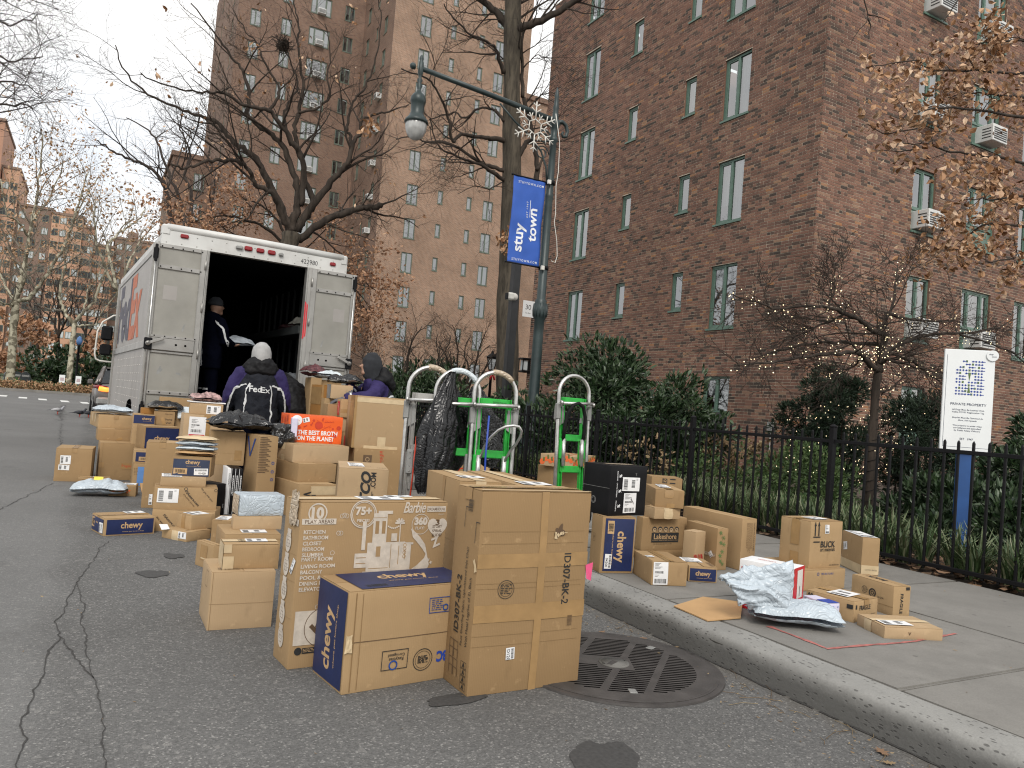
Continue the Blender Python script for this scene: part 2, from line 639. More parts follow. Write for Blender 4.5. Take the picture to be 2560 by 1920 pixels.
MAT['acgrille'] = pbr('dark_grille', (.035, .035, .035), .6, 0, .2, 5)


def glass(name, tint=(.92, .95, .95), fac=.42, rough=.02):
	t = NT(name)
	nt = t.t
	nt.nodes.remove(t.b)
	out = nt.nodes['Material Output']
	tr = t.n('ShaderNodeBsdfTransparent')
	tr.inputs['Color'].default_value = (*tint, 1)
	gl = t.n('ShaderNodeBsdfGlossy')
	gl.inputs['Roughness'].default_value = rough
	fr = t.n('ShaderNodeFresnel', IOR=1.9)
	mxs = t.n('ShaderNodeMixShader')
	t.l(t.math('MINIMUM', t.math('ADD', fr.outputs[0], fac - .1), 1.0), mxs.inputs['Fac'])
	t.l(tr.outputs[0], mxs.inputs[1])
	t.l(gl.outputs[0], mxs.inputs[2])
	t.l(mxs.outputs[0], out.inputs['Surface'])
	return t.mat


MAT['glass'] = glass('window_glass', (.8, .86, .85), .34)
MAT['alu'] = pbr('scuffed_aluminium', (.34, .33, .31), .42, .55, .16, 3.0, .15, 30, dirt=(.20, .185, .16, .55))
MAT['alupanel'] = pbr('dull_aluminium_panel', (.29, .28, .25), .5, .35, .14, 2.2, .1, 30, dirt=(.19, .175, .145, .6))
MAT['trucksheet'] = pbr('grey_truck_sheet', (.33, .31, .29), .5, .15, .10, 2, dirt=(.20, .18, .16, .4))
MAT['truckwhite'] = pbr('white_truck_paint', (.56, .56, .54), .45, 0, .08, 2, dirt=(.30, .28, .25, .6))
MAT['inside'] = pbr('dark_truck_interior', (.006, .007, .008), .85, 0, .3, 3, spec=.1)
MAT['shelfmetal'] = pbr('dark_shelf_metal', (.05, .056, .056), .5, .3, .2, 4)
MAT['redlens'] = pbr('red_lamp_lens', (.22, .006, .010), .2, 0, .15, 20)
MAT['rubber'] = pbr('black_rubber', (.010, .010, .010), .75, 0, .2, 10, spec=.2)
MAT['purple'] = pbr('faded_purple_print', (.065, .060, .085), .6, 0, .3, 5)
MAT['exorange'] = pbr('faded_orange_print', (.46, .125, .055), .6, 0, .15, 4)
MAT['green'] = pbr('bright_green_paint', (.022, .36, .045), .38, .15, .22, 9, dirt=(.03, .10, .03, .6))
MAT['steel'] = pbr('worn_steel_tube', (.56, .55, .53), .32, .85, .2, 14, .1, 40, dirt=(.20, .19, .18, .5))
MAT['plate'] = pbr('galvanised_plate', (.27, .27, .26), .6, .3, .2, 9)
MAT['lampgreen'] = pbr('dark_green_cast_iron', (.022, .036, .036), .42, .1, .25, 7, .15, 40)
MAT['banner'] = pbr('blue_banner_cloth', (.028, .095, .40), .75, 0, .10, 3, .3, 8)
MAT['bannerwhite'] = pbr('white_banner_print', (.72, .74, .78), .7, 0, .05, 8)
MAT['signwhite'] = pbr('white_sign_panel', (.74, .76, .76), .4, 0, .03, 4)
MAT['signink'] = pbr('navy_sign_lettering', (.035, .045, .085), .6, 0, .1, 8)
MAT['postblue'] = pbr('blue_post_paint', (.018, .070, .22), .45, 0, .15, 5)
MAT['poleblack'] = pbr('charcoal_pole', (.022, .022, .023), .45, .2, .2, 5)
MAT['offwhite'] = pbr('off_white_plastic', (.62, .60, .55), .5, 0, .08, 9)
MAT['carpaint'] = pbr('grey_brown_car_paint', (.155, .140, .130), .28, .5, .08, 3)
MAT['carglass'] = pbr('dark_car_glass', (.02, .022, .024), .08, 0, .1, 3)


def emit(name, col, s):
	t = NT(name)
	t.base(tuple(min(.8, c) for c in col))
	t.b.inputs['Emission Color'].default_value = (*col, 1)
	t.b.inputs['Emission Strength'].default_value = s
	return t.set(.4)


MAT['taillight'] = emit('lit_tail_lamp', (1.0, .22, .03), 1.6)
MAT['fairy'] = emit('warm_fairy_bulb', (1.0, .80, .50), 1.5)


def bark(name, a, b, scale=9, patch=None):
	t = NT(name)
	w = t.noise(scale, 6, .65, t.mapped((1, 1, .18)))
	c = t.ramp(w, (.32, a), (.68, b))
	if patch:
		c = t.mix(t.ramp(t.noise(3.2, 4, .5), (.47, 0.0), (.53, 1.0)), c, patch)
	c = t.mix(1.0, c, t.ramp(t.noise(1.2, 4), (.3, .8), (.7, 1.15)), 'MULTIPLY')
	t.base(c)
	t.bump(w, .9, .03)
	return t.set(.92, 0, .2)


MAT['bark'] = bark('grey_brown_bark', (.028, .024, .019), (.105, .088, .066), 11)
MAT['barkdark'] = bark('dark_bark', (.020, .016, .013), (.062, .048, .038), 9)
MAT['twig'] = pbr('dark_twig', (.045, .034, .028), .9, 0, .3, 2)
MAT['plane'] = bark('plane_tree_bark', (.12, .105, .072), (.22, .20, .15), 4, (.44, .41, .31))
MAT['planetwig'] = pbr('pale_twig', (.19, .165, .13), .9, 0, .3, 1)


def leafmat(name, *cols, rough=.6, trans=0.0):
	t = NT(name)
	k = len(cols)
	c = t.ramp(t.island(), *[(i / max(1, k - 1), cols[i]) for i in range(k)])
	t.base(c)
	if trans:
		t.b.inputs['Transmission Weight'].default_value = 0.0
	return t.set(rough, 0, .35)


MAT['oakleaf'] = leafmat('dry_oak_leaf', (.17, .075, .030), (.30, .155, .072), (.42, .25, .14), (.58, .42, .29))
MAT['rust'] = leafmat('rust_leaf', (.22, .105, .055), (.36, .19, .105), (.46, .28, .17))
MAT['planeleaf'] = leafmat('pale_brown_leaf', (.24, .135, .070), (.36, .215, .115), (.44, .30, .18))
MAT['rhodo'] = leafmat('dark_evergreen_leaf', (.010, .020, .009), (.020, .042, .016), (.038, .066, .026), (.085, .115, .070), rough=.36)
MAT['yew'] = leafmat('yew_needle', (.007, .015, .008), (.015, .030, .015), (.030, .050, .024), rough=.6)
MAT['pieris'] = leafmat('mid_green_leaf', (.028, .058, .018), (.062, .105, .032), (.10, .145, .05), rough=.5)
MAT['blade'] = leafmat('strap_leaf', (.030, .060, .020), (.065, .110, .040), (.125, .160, .075), (.23, .24, .145), rough=.5)
MAT['litter'] = leafmat('fallen_leaf', (.075, .042, .024), (.145, .082, .046), (.22, .135, .080), (.30, .21, .14))
MAT['dryplant'] = leafmat('withered_leaf', (.12, .072, .038), (.22, .15, .08), (.30, .23, .13))
MAT['hoodgrey'] = pbr('grey_fleece', (.33, .33, .325), .95, 0, .14, 12, .35, 70)
MAT['hooddark'] = pbr('charcoal_fleece', (.018, .020, .024), .95, 0, .2, 12, .35, 70)
MAT['glove'] = pbr('grey_knit_glove', (.085, .085, .098), .9, 0, .2, 14, .3, 90)
MAT['trouser'] = pbr('navy_trouser_cloth', (.003, .0035, .0075), .95, 0, .3, 6, .4, 12, spec=0)
MAT['puffer'] = pbr('black_puffer_cloth', (.007, .007, .008), .6, 0, .3, 6, .5, 9, spec=.2)
MAT['skin'] = pbr('skin', (.30, .17, .115), .55, 0, .1, 12)
MAT['stripe'] = pbr('reflective_stripe', (.55, .56, .56), .5, 0, .12, 18)


def jacket(name, arms=None):
	t = NT(name)
	s = t.sep()
	ax = t.math('ABSOLUTE', s[0])
	edge = t.math('SUBTRACT', ax, t.math('ADD', t.math('MULTIPLY', t.math('SUBTRACT', 1.44, s[2]), .56), .095))
	if arms:
		edge = t.math('MAXIMUM', edge, t.math('SUBTRACT', s[1], arms))
	fac = t.ramp(t.math('ADD', t.math('MULTIPLY', edge, 40), .5), (.4, 0.0), (.6, 1.0))
	f = t.noise(5, 5)
	c = t.mix(fac, t.ramp(f, (.3, (.006, .007, .010)), (.7, (.013, .015, .022))), t.ramp(f, (.3, (.018, .013, .060)), (.7, (.032, .023, .092))))
	t.base(c)
	t.bump(t.noise(7, 5, .6, None, .8), .6, .03)
	return t.set(.7, 0, .2)


MAT['jacket'] = jacket('purple_and_black_jacket')
MAT['jacket2'] = jacket('purple_sleeved_jacket', .15)

# ------------------------------------------------------------------ ground
KZ = 0.14
mb = MB()
for (x0, x1) in ((-60, -6), (-6, -1.5), (-1.5, 2.0), (2.0, 120)):
	for (y0, y1) in ((-25, -2), (-2, 6), (6, 20), (20, 300)):
		mb.add([(x0, y0, 0), (x1, y0, 0), (x1, y1, 0), (x0, y1, 0)], [(0, 1, 2, 3)])
road = struct(mb.build('road', MAT['asphalt']))

sw = MB()
sw.box(2.99, -8, -.2, 5.80, 34, KZ - .012)
sidewalk = struct(sw.build('sidewalk', MAT['joint']))
slab_y = [-1.06, .46, 1.98, 3.43, 4.93, 6.43, 7.93, 9.43, 10.93, 12.43, 13.93, 15.43, 16.93, 18.43, 19.93, 21.43, 22.93]


def slab_mesh(w, d):
	bm = bmesh.new()
	bmesh.ops.create_cube(bm, size=1)
	for v in bm.verts:
		v.co = Vector((v.co.x * w, v.co.y * d, v.co.z * .06 - .03))
	bmesh.ops.bevel(bm, geom=[e for e in bm.edges if e.verts[0].co.z > -.01 and e.verts[1].co.z > -.01], offset=.008, segments=2, affect='EDGES')
	me = bpy.data.meshes.new('pavement_slab')
	bm.to_mesh(me)
	bm.free()
	me.materials.append(MAT['concrete'])
	return me


for j, (x0, x1) in enumerate(((2.988, 4.40), (4.41, 5.80))):
	for i in range(len(slab_y) - 1):
		w, d = x1 - x0, slab_y[i + 1] - slab_y[i] - .011
		o = obj('pavement_slab', slab_mesh(w, d), sidewalk, ((x0 + x1) / 2, (slab_y[i] + slab_y[i + 1]) / 2, KZ + rng.uniform(-.002, .002)))

# kerb: rounded nose, each casting a piece of its own
def kerb_mesh(L):
	prof = [(2.775, -.1), (2.777, .06), (2.781, .104), (2.789, .124), (2.803, .136), (2.822, .141), (2.90, .142), (2.974, .141), (2.979, .134), (2.979, -.1)]
	n = max(2, int(L / .05))
	V, F = [], []
	k = len(prof)
	for i in range(n + 1):
		y = -L / 2 + L * i / n
		for (x, z) in prof:
			q = mnoise.noise(Vector((x * 9, y * 5, z * 9))) * .004
			V.append((x + q, y, z + q * .6))
	for i in range(n):
		for j in range(k - 1):
			F.append((i * k + j, i * k + j + 1, (i + 1) * k + j + 1, (i + 1) * k + j))
	F.append(tuple(range(k)))
	F.append(tuple(n * k + j for j in range(k - 1, -1, -1)))
	mb = MB()
	mb.add(V, F, 0, True)
	me = mb.mesh('kerb_stone', MAT['kerb'])
	me.set_sharp_from_angle(angle=R(50))
	return me


kerb = struct(obj('kerb', None))
ky = [-6.0, -3.0, .05, 5.4, 8.5, 11.6, 14.7, 17.8, 20.9, 24.0]
for a, b in zip(ky, ky[1:]):
	obj('kerb_stone', kerb_mesh(b - a - .008), kerb, (0, (a + b) / 2, 0))
mb = MB()
mb.box(2.782, -6, -.1, 2.976, 24, .10)
mb.build('kerb_bed', MAT['joint'], kerb)

# garden ground behind the fence, raised a little towards the wall
N = 40
V = [(5.80 + 60 * (i / N) ** 1.6, -10 + 60 * j / N, KZ - .02 + .05 * min(1, i / 8) + .03 * mnoise.noise(Vector((i * .7, j * .7, 0)))) for i in range(N + 1) for j in range(N + 1)]
F = [(i * (N + 1) + j, (i + 1) * (N + 1) + j, (i + 1) * (N + 1) + j + 1, i * (N + 1) + j + 1) for i in range(N) for j in range(N)]
mb = MB()
mb.add(V, F, 0, True)
struct(mb.build('garden_bed', MAT['soil']))

# far lawn across the bend of the street, with its kerb and low hedge
mb = MB()
mb.box(-60, 53.6, -.1, 60, 300, .13, 0)
struct(mb.build('far_lawn', MAT['lawn']))
mb = MB()
mb.box(-60, 53.2, -.1, 60, 53.6, .15, 0)
struct(mb.build('far_kerb', MAT['concrete']))

# road markings: crossing bars
for i, (x, y) in enumerate([(-3.50, 41.6), (-2.66, 40.6), (-1.87, 39.9), (-1.0, 39.3), (-.22, 38.9), (.6, 38.4), (-4.4, 42.4)]):
	mb = MB()
	mb.add([(-.16, -1.1, 0), (.16, -1.1, 0), (.16, 1.1, 0), (-.16, 1.1, 0)], [(0, 1, 2, 3)])
	struct(mb.build('crossing_bar', MAT['roadpaint'], None, (x, y, .004), .06))


# cracks, stains and the red spray line: thin ragged sheets
def ribbon(name, pts, w, z, mat, jit=.03, parent=None, seg=.035, gap=0.0):
	P = []
	for a, b in zip(pts, pts[1:]):
		a, b = Vector((a[0], a[1], 0)), Vector((b[0], b[1], 0))
		n = max(2, int((b - a).length / seg))
		for i in range(n):
			p = a.lerp(b, i / n)
			d = (b - a).normalized()
			s = Vector((-d.y, d.x, 0))
			q = mnoise.noise(p * 4.0) * jit + mnoise.noise(p * 17.0) * jit * .55
			P.append((p + s * q, s))
	V, F = [], []
	for i, (p, s) in enumerate(P):
		ww = w * (.35 + 1.1 * abs(mnoise.noise(p * 9.0 + Vector((3, 1, 5)))) + .25 * rng.random())
		V += [tuple(p + s * ww + Vector((0, 0, z))), tuple(p - s * ww + Vector((0, 0, z)))]
		if i and not (gap and rng.random() < gap):
			F.append((2 * i - 2, 2 * i, 2 * i + 1, 2 * i - 1))
	mb = MB()
	mb.add(V, F)
	return mb.build(name, mat, parent)


for pts, w, j in (([(.18, 6.14), (.03, 5.0), (-.03, 4.4), (-.04, 3.9), (-.08, 3.2), (-.10, 2.66), (-.13, 1.9)], .0038, .03),
				([(.02, 4.95), (.055, 4.3), (.06, 3.9), (.11, 3.06), (.14, 2.5), (.15, 1.9)], .0028, .025),
				([(-.27, 9.43), (-.45, 8.4), (-.58, 7.56), (-.62, 6.8)], .0045, .03),
				([(-.56, 21.2), (-.45, 17), (-.40, 15.5), (-.2, 12), (-.05, 10.6)], .008, .08),
				([(-.9, 34), (-.8, 28), (-.6, 22)], .03, .2),
				([(-.04, 3.9), (.02, 3.7), (.10, 3.3)], .0045, .03)):
	struct(ribbon('road_crack', pts, w, .003, MAT['crack'], j, road))


def blob(name, c, rx, ry, z, mat, parent=None, rot=0.0, seed=0, n=56, amp=.28):
	V = [(0, 0, 0)]
	for i in range(n):
		a = 2 * math.pi * i / n
		r = 1 + amp * mnoise.noise(Vector((math.cos(a) * 1.3, math.sin(a) * 1.3, seed))) + .10 * mnoise.noise(Vector((math.cos(a) * 6, math.sin(a) * 6, seed)))
		V.append((math.cos(a) * rx * r, math.sin(a) * ry * r, 0))
	mb = MB()
	mb.add(V, [(0, 1 + i, 1 + (i + 1) % n) for i in range(n)])
	return mb.build(name, mat, parent, (c[0], c[1], z), rot)


for c, rx, ry, r, sd in (((1.625, 2.12), .12, .155, -.9, 3), ((1.35, 2.74), .14, .05, .1, 5), ((.42, 5.08), .085, .10, 0, 7), ((.57, 5.58), .06, .09, .2, 9)):
	struct(blob('oil_stain', c, rx, ry, .0035, MAT['stain'], road, r, sd, amp=.42))
struct(ribbon('gutter_dirt', [(2.768, .8), (2.766, 9)], .013, .0032, MAT['crack'], .010, road, .03, .1))
for pts in ([(3.17, 2.84), (3.16, 2.46)], [(3.15, 2.47), (3.75, 2.43), (4.2, 2.47)], [(3.10, 3.34), (3.30, 3.33)]):
	struct(ribbon('spray_mark', pts, .016, KZ + .0035, MAT['chalk'], .008, sidewalk, .02))

# round slotted utility cover in the gutter
mh = thing('manhole_cover', 'large round slotted cast iron utility cover in the gutter by the kerb', 'manhole cover', (2.245, 2.91, 0))
mb = MB()
mb.lathe([(.505, 0.001), (.503, .009), (.478, .011), (.476, .006), (.468, .006), (.466, .012), (.42, .0125)], n=64, smooth=False)
mb.build('rim', MAT['iron'], mh)
mb = MB()
n = 64
mb.add([(0, 0, .011)] + [(.45 * math.cos(2 * math.pi * i / n), .45 * math.sin(2 * math.pi * i / n), .011) for i in range(n)], [(0, 1 + i, 1 + (i + 1) % n) for i in range(n)])
mb.build('plate', MAT['iron'], mh)
ang = R(-28)
ca, sa = math.cos(ang), math.sin(ang)
slots = MB()
for k in range(-16, 17):
	v = k * .0245
	half = math.sqrt(max(0, .395 ** 2 - v * v))
	if half < .05:
		continue
	# rows broken by three diagonal ribs
	cuts = sorted([-half, half] + [c for c in (v * .35 - .19, v * .35 + .03, v * .35 + .22) if -half < c < half])
	for a, b in zip(cuts, cuts[1:]):
		a, b = a + .018, b - .018
		if b - a < .03 or (math.hypot((a + b) / 2, v) < .095 and b - a < .2):
			continue
		for s0, s1 in ([(a, b)] if abs(v) > .075 else [(a, min(b, -.085)), (max(a, .085), b)]):
			if s1 - s0 < .02:
				continue
			pts = [(s0, v - .0055), (s1, v - .0055), (s1, v + .0055), (s0, v + .0055)]
			slots.add([(ca * x - sa * y, sa * x + ca * y, .0128) for x, y in pts], [(0, 1, 2, 3)])
slots.build('slot', MAT['ironhole'], mh)
mb = MB()
mb.lathe([(.072, .010), (.072, .016), (.060, .018), (.058, .013), (.001, .013)], n=28, m=0)
mb.box(-.05, -.013, .012, .012, .013, .019, 1, Matrix.Rotation(.5, 4, 'Z'))
mb.build('hub', [pbr('worn_hub', (.13, .125, .115), .7), MAT['iron']], mh)
for a in (.4, 2.2, 4.3):
	mb = MB()
	mb.cbox(-.024, -.017, .011, .024, .017, .0155, .003)
	mb.build('keyhole_plate', MAT['plate'], mh, (.36 * math.cos(a), .36 * math.sin(a), 0), a)

# ------------------------------------------------------------------ iron fence along the garden
FX = 5.84
fence = thing('iron_fence', 'black iron picket fence between the pavement and the planted garden', 'fence', (FX, 0, KZ))
posts = [4.645 + 1.822 * k for k in range(-3, 11)]
post_mb = MB()
post_mb.cbox(-.025, -.025, -.06, .025, .025, 1.09, .004)
post_mb.lathe([(.034, 1.09), (.034, 1.10), (.012, 1.115), (.002, 1.12)], n=8, smooth=False)
pm = post_mb.mesh('post', MAT['blackiron'])
pk = MB()
pk.cbox(-.0095, -.0095, .035, .0095, .0095, 1.04, .003)
pk.add([(-.008, -.008, 1.04), (.008, -.008, 1.04), (.008, .008, 1.04), (-.008, .008, 1.04), (0, 0, 1.058)], [(0, 1, 4), (1, 2, 4), (2, 3, 4), (3, 0, 4)])
pkm = pk.mesh('picket', MAT['blackiron'])
for i, y in enumerate(posts):
	obj('post', pm, fence, (0, y, 0))
	if i + 1 < len(posts):
		for zz, name in ((.965, 'top_rail'), (.07, 'bottom_rail')):
			r_ = MB()
			r_.cbox(-.014, y + .026, zz - .016, .014, posts[i + 1] - .026, zz + .016, .003)
			r_.build(name, MAT['blackiron'], fence)
		n = 15
		for k in range(1, n + 1):
			obj('picket', pkm, fence, (rng.uniform(-.002, .002), y + 1.822 * k / (n + 1), 0), (rng.uniform(-.006, .006), rng.uniform(-.006, .006), 0))


# ------------------------------------------------------------------ brick walls made of bricks
CH, BL, BH, JT = .0687, .2017, .0961, .012


def wall_bricks(O, U, NRM, W, H, holes, seed, keep=None, Mw=None):
	"""courses of bricks over a W x H wall, cut round the holes; returns (arrays of brick boxes)"""
	r_ = np.random.default_rng(seed)
	out = []
	rows = int(H / CH)
	for r in range(rows):
		v0 = r * CH + JT / 2
		v1 = (r + 1) * CH - JT / 2
		head = (r % 6 == 5)
		x = -r_.random() * .02 - (0 if r % 2 else .108)
		hs = [(a, b) for (a, c, b, d) in holes if c < (v0 + v1) / 2 < d]
		while x < W:
			L = BH if (head or r_.random() < .07) else BL
			a, b = x, x + L
			x = b + JT
			segs = [(max(a, 0), min(b, W))]
			for (p, q) in hs:
				ns = []
				for (s, t) in segs:
					if q <= s or p >= t:
						ns.append((s, t))
					else:
						if p - s > .02:
							ns.append((s, p))
						if t - q > .02:
							ns.append((q, t))
				segs = ns
			for s, t in segs:
				if t - s > .02:
					out.append((s, t, v0, v1))
	return np.array(out)


def brick_geo(name, B, O, U, NRM, mats, seed, parent):
	r_ = np.random.default_rng(seed)
	n = len(B)
	O, U, NRM = np.array(O, float), np.array(U, float), np.array(NRM, float)
	Zv = np.array((0, 0, 1.0))
	pr = r_.uniform(-.002, .002, n)[:, None] + r_.uniform(-.0007, .0007, (n, 4))
	js = r_.uniform(-.0012, .0012, (n, 8))
	u = np.stack([B[:, 0], B[:, 1], B[:, 1], B[:, 0]], 1) + js[:, :4]
	v = np.stack([B[:, 2], B[:, 2], B[:, 3], B[:, 3]], 1) + js[:, 4:]
	front = O + u[..., None] * U + v[..., None] * Zv + pr[..., None] * NRM
	back = O + u[..., None] * U + v[..., None] * Zv - .02 * NRM
	V = np.concatenate([front, back], 1).reshape(-1, 3)
	q = np.array([(0, 1, 2, 3), (0, 4, 5, 1), (1, 5, 6, 2), (2, 6, 7, 3), (3, 7, 4, 0)])
	Q = (np.arange(n)[:, None, None] * 8 + q[None]).reshape(-1, 4)
	return obj(name, npmesh(name, V, Q, mats), parent)


def wall_sheet(mb, O, U, NRM, W, H, holes, depth, m=0, mj=0, inset=.007):
	"""backing sheet of mortar with openings, and the reveals of the openings"""
	O, U, NRM = Vector(O), Vector(U), Vector(NRM)
	us = sorted({0, W} | {min(max(h[0], 0), W) for h in holes} | {min(max(h[2], 0), W) for h in holes})
	vs = sorted({0, H} | {min(max(h[1], 0), H) for h in holes} | {min(max(h[3], 0), H) for h in holes})
	P = lambda u, v, d=inset: O + U * u + Vector((0, 0, v)) - NRM * d
	for a, b in zip(us, us[1:]):
		for c, d in zip(vs, vs[1:]):
			cu, cv = (a + b) / 2, (c + d) / 2
			if any(h[0] < cu < h[2] and h[1] < cv < h[3] for h in holes):
				continue
			mb.add([P(a, c), P(b, c), P(b, d), P(a, d)], [(0, 1, 2, 3)], m)
	for (a, c, b, d) in holes:
		q = [(a, c), (b, c), (b, d), (a, d)]
		for i in range(4):
			(u0, v0), (u1, v1) = q[i], q[(i + 1) % 4]
			mb.add([P(u0, v0), P(u1, v1), P(u1, v1, depth), P(u0, v0, depth)], [(0, 1, 2, 3)], mj)


# window kit: local X to the viewer's right, Z up, -Y outwards; origin at the lower left of the opening
_wk = {}


def window_parts(w, h, kind):
	key = (round(w, 3), round(h, 3), kind)
	if key in _wk:
		return _wk[key]
	fr, pa, bl, si = MB(), MB(), MB(), MB()
	t = .055
	Y0, Y1 = .055, .12
	fr.box(0, Y0, 0, t, Y1, h)
	fr.box(w - t, Y0, 0, w, Y1, h)
	fr.box(t, Y0, h - t, w - t, Y1, h)
	fr.box(t, Y0, 0, w - t, Y1, t)
	cells = []
	lo = t
	if kind.endswith('_ac'):
		zb = .36 * h
		fr.box(t, Y0 + .004, zb - .02, w - t, Y1, zb + .02)
		lo = zb + .02
		fr.box(t, Y0 + .03, t, w - t, Y1, zb - .02)
	if kind.startswith('pair'):
		c = w * .5
		fr.box(c - .028, Y0 - .003, lo, c + .028, Y1, h - t)
		cells = [(t, c - .028), (c + .028, w - t)]
	elif kind.startswith('wide'):
		a, b = w * .27, w * .73
		for c in (a, b):
			fr.box(c - .028, Y0 - .003, lo, c + .028, Y1, h - t)
		cells = [(t, a - .028), (a + .028, b - .028), (b + .028, w - t)]
	else:
		cells = [(t, w - t)]
	s = .035
	for i, (a, b) in enumerate(cells):
		if not (kind.startswith('pair') and i == 1):
			fr.box(a, Y0 + .012, lo, a + s, Y1 - .01, h - t)
			fr.box(b - s, Y0 + .012, lo, b, Y1 - .01, h - t)
			fr.box(a + s, Y0 + .012, lo, b - s, Y1 - .01, lo + s)
			fr.box(a + s, Y0 + .012, h - t - s, b - s, Y1 - .01, h - t)
		pa.add([(a, Y1 - .03, lo), (b, Y1 - .03, lo), (b, Y1 - .03, h - t), (a, Y1 - .03, h - t)], [(0, 1, 2, 3)])
	si.box(-.02, -.035, -.05, w + .02, .12, -.002)
	_wk[key] = (fr, pa, si, cells, lo, h - t)
	fr.me = {}
	return _wk[key]


def add_window(parent, M, w, h, kind, frame_mat, near=True, seed=0):
	r_ = random.Random(seed)
	fr, pa, si, cells, lo, hi = window_parts(w, h, kind)
	if frame_mat.name not in fr.me:
		fr.me[frame_mat.name] = (fr.mesh('window', frame_mat), pa.mesh('pane', MAT['glass']), si.mesh('sill', frame_mat))
	fm, pm_, sm = fr.me[frame_mat.name]
	o = obj('window', fm, parent)
	o.matrix_local = M
	obj('pane', pm_, o)
	obj('sill', sm, o)
	bl = MB()
	for (a, b) in cells:
		k = r_.random()
		cut = hi - (hi - lo) * (0 if k < .25 else r_.choice((.35, .5, .7, 1.0)))
		D = .20
		bl.add([(a - .03, D, cut), (b + .03, D, cut), (b + .03, D, hi), (a - .03, D, hi)], [(0, 1, 2, 3)], 0)
		if near and hi - cut > .4:
			for q in range(3):
				x = a + (b - a) * (.2 + .3 * q)
				bl.add([(x - .012, D - .02, cut), (x + .012, D - .02, cut), (x + .012, D - .02, hi), (x - .012, D - .02, hi)], [(0, 1, 2, 3)], 0)
	bl.add([(-.05, .45, -.05), (w + .05, .45, -.05), (w + .05, .45, h + .05), (-.05, .45, h + .05)], [(0, 1, 2, 3)], 1)  # dark sheet behind the blinds, room shade put into its colour
	bl.build('blind', [MAT['blindw'], MAT['roomshade']], o)
	return o


def air_con(M, w, h, d, mat, label, group):
	t = thing('air_conditioner', label, 'air conditioner', (0, 0, 0), 0, group)
	t.matrix_world = M
	mb = MB()
	mb.cbox(-w / 2, -d, 0, w / 2, .10, h, .012)
	mb.build('casing', mat, t)
	mb = MB()
	for k in range(6):
		z = h * (.12 + .125 * k)
		mb.box(-w * .44, -d - .006, z, w * .44, -d - .001, z + h * .07)
	mb.build('grille', MAT['acgrille'], t)
	for s in (-1, 1):
		mb = MB()
		for k in range(4):
			mb.box(s * w / 2 - .004, -d * .85, h * (.2 + .17 * k), s * w / 2 + .004, -d * .25, h * (.26 + .17 * k))
		mb.build('side_vent', MAT['acgrille'], t)
	return t


# ------------------------------------------------------------------ corner building
BX, BY = 13.2, 11.29
ZB = -.1
apart = thing('apartment_building', 'red brown brick apartment building with green window frames behind the fence', 'building', (0, 0, 0))
A_len, A_h = 23.2 - BY, 15.7
# street face: U runs towards -y (viewer's right), outward -x
OA, UA, NA = (BX, 23.2, ZB), (0, -1, 0), (-1, 0, 0)
winsA = []
rows = [15.52, 12.92, 10.32, 7.71, 5.11]
for z in rows:
	winsA.append((23.2 - 14.38, z - 1.56 - ZB, 23.2 - 13.49, z - ZB, 'pair'))
	winsA.append((23.2 - 15.86, z - 1.0 - ZB, 23.2 - 15.41, z - ZB, 'one'))
	winsA.append((23.2 - 18.36, z - 1.0 - ZB, 23.2 - 17.90, z - ZB, 'one'))
	winsA.append((23.2 - 20.93, z - 1.56 - ZB, 23.2 - 20.07, z - ZB, 'pair'))
winsA.append((23.2 - 14.40, 1.05 - ZB, 23.2 - 13.49, 2.37 - ZB, 'pair_ac'))
OB, UB, NB_ = (BX, BY, ZB), (1, 0, 0), (0, -1, 0)
winsB = []
for z in (12.8, 10.19, 7.6, 5.04):
	winsB.append((16.41 - BX, z - 1.50 - ZB, 17.27 - BX, z - ZB, 'pair_ac'))
	winsB.append((18.56 - BX, z - 1.50 - ZB, 19.78 - BX, z - ZB, 'wide_ac'))
	winsB.append((20.85 - BX, z - 1.50 - ZB, 21.7 - BX, z - ZB, 'pair'))
winsB.append((16.45 - BX, .95 - ZB, 17.3 - BX, 2.45 - ZB, 'pair_ac'))
winsB.append((18.6 - BX, .95 - ZB, 19.8 - BX, 2.45 - ZB, 'wide_ac'))
B_len = 12.0
mb = MB()
wall_sheet(mb, OA, UA, NA, A_len, A_h, [w[:4] for w in winsA], .16, 0, 1)
wall_sheet(mb, OB, UB, NB_, B_len, A_h, [w[:4] for w in winsB], .16, 0, 1)
mb.box(BX + .5, BY + .5, A_h - .3, BX + B_len - .2, 22.7, A_h - .2, 0)
mb.add([(BX + B_len, BY, ZB), (BX + B_len, 23.2, ZB), (BX + B_len, 23.2, A_h + ZB), (BX + B_len, BY, A_h + ZB)], [(0, 1, 2, 3)], 1)
mb.add([(BX, 23.2, ZB), (BX + B_len, 23.2, ZB), (BX + B_len, 23.2, A_h + ZB), (BX, 23.2, A_h + ZB)], [(3, 2, 1, 0)], 1)
mb.build('wall', [MAT['mortar'], MAT['brick']], apart)
BA = wall_bricks(OA, UA, NA, A_len, A_h, [w[:4] for w in winsA], 3)
BB = wall_bricks(OB, UB, NB_, B_len, A_h, [w[:4] for w in winsB], 4)


def split_near(B, O, U, count, vlo, vhi):
	"""the bricks that show largest: full stretchers nearest the camera"""
	full = (np.abs(B[:, 1] - B[:, 0] - BL) < .003) & (B[:, 2] > vlo) & (B[:, 3] < vhi)
	c = np.array(O) + ((B[:, :1] + B[:, 1:2]) / 2) * np.array(U) + np.stack([0 * B[:, 0], 0 * B[:, 0], (B[:, 2] + B[:, 3]) / 2], 1)
	d = np.linalg.norm(c - np.array(EYE), axis=1)
	d[~full] = 1e9
	idx = np.argsort(d)[:count]
	m_ = np.zeros(len(B), bool)
	m_[idx] = True
	return m_, c


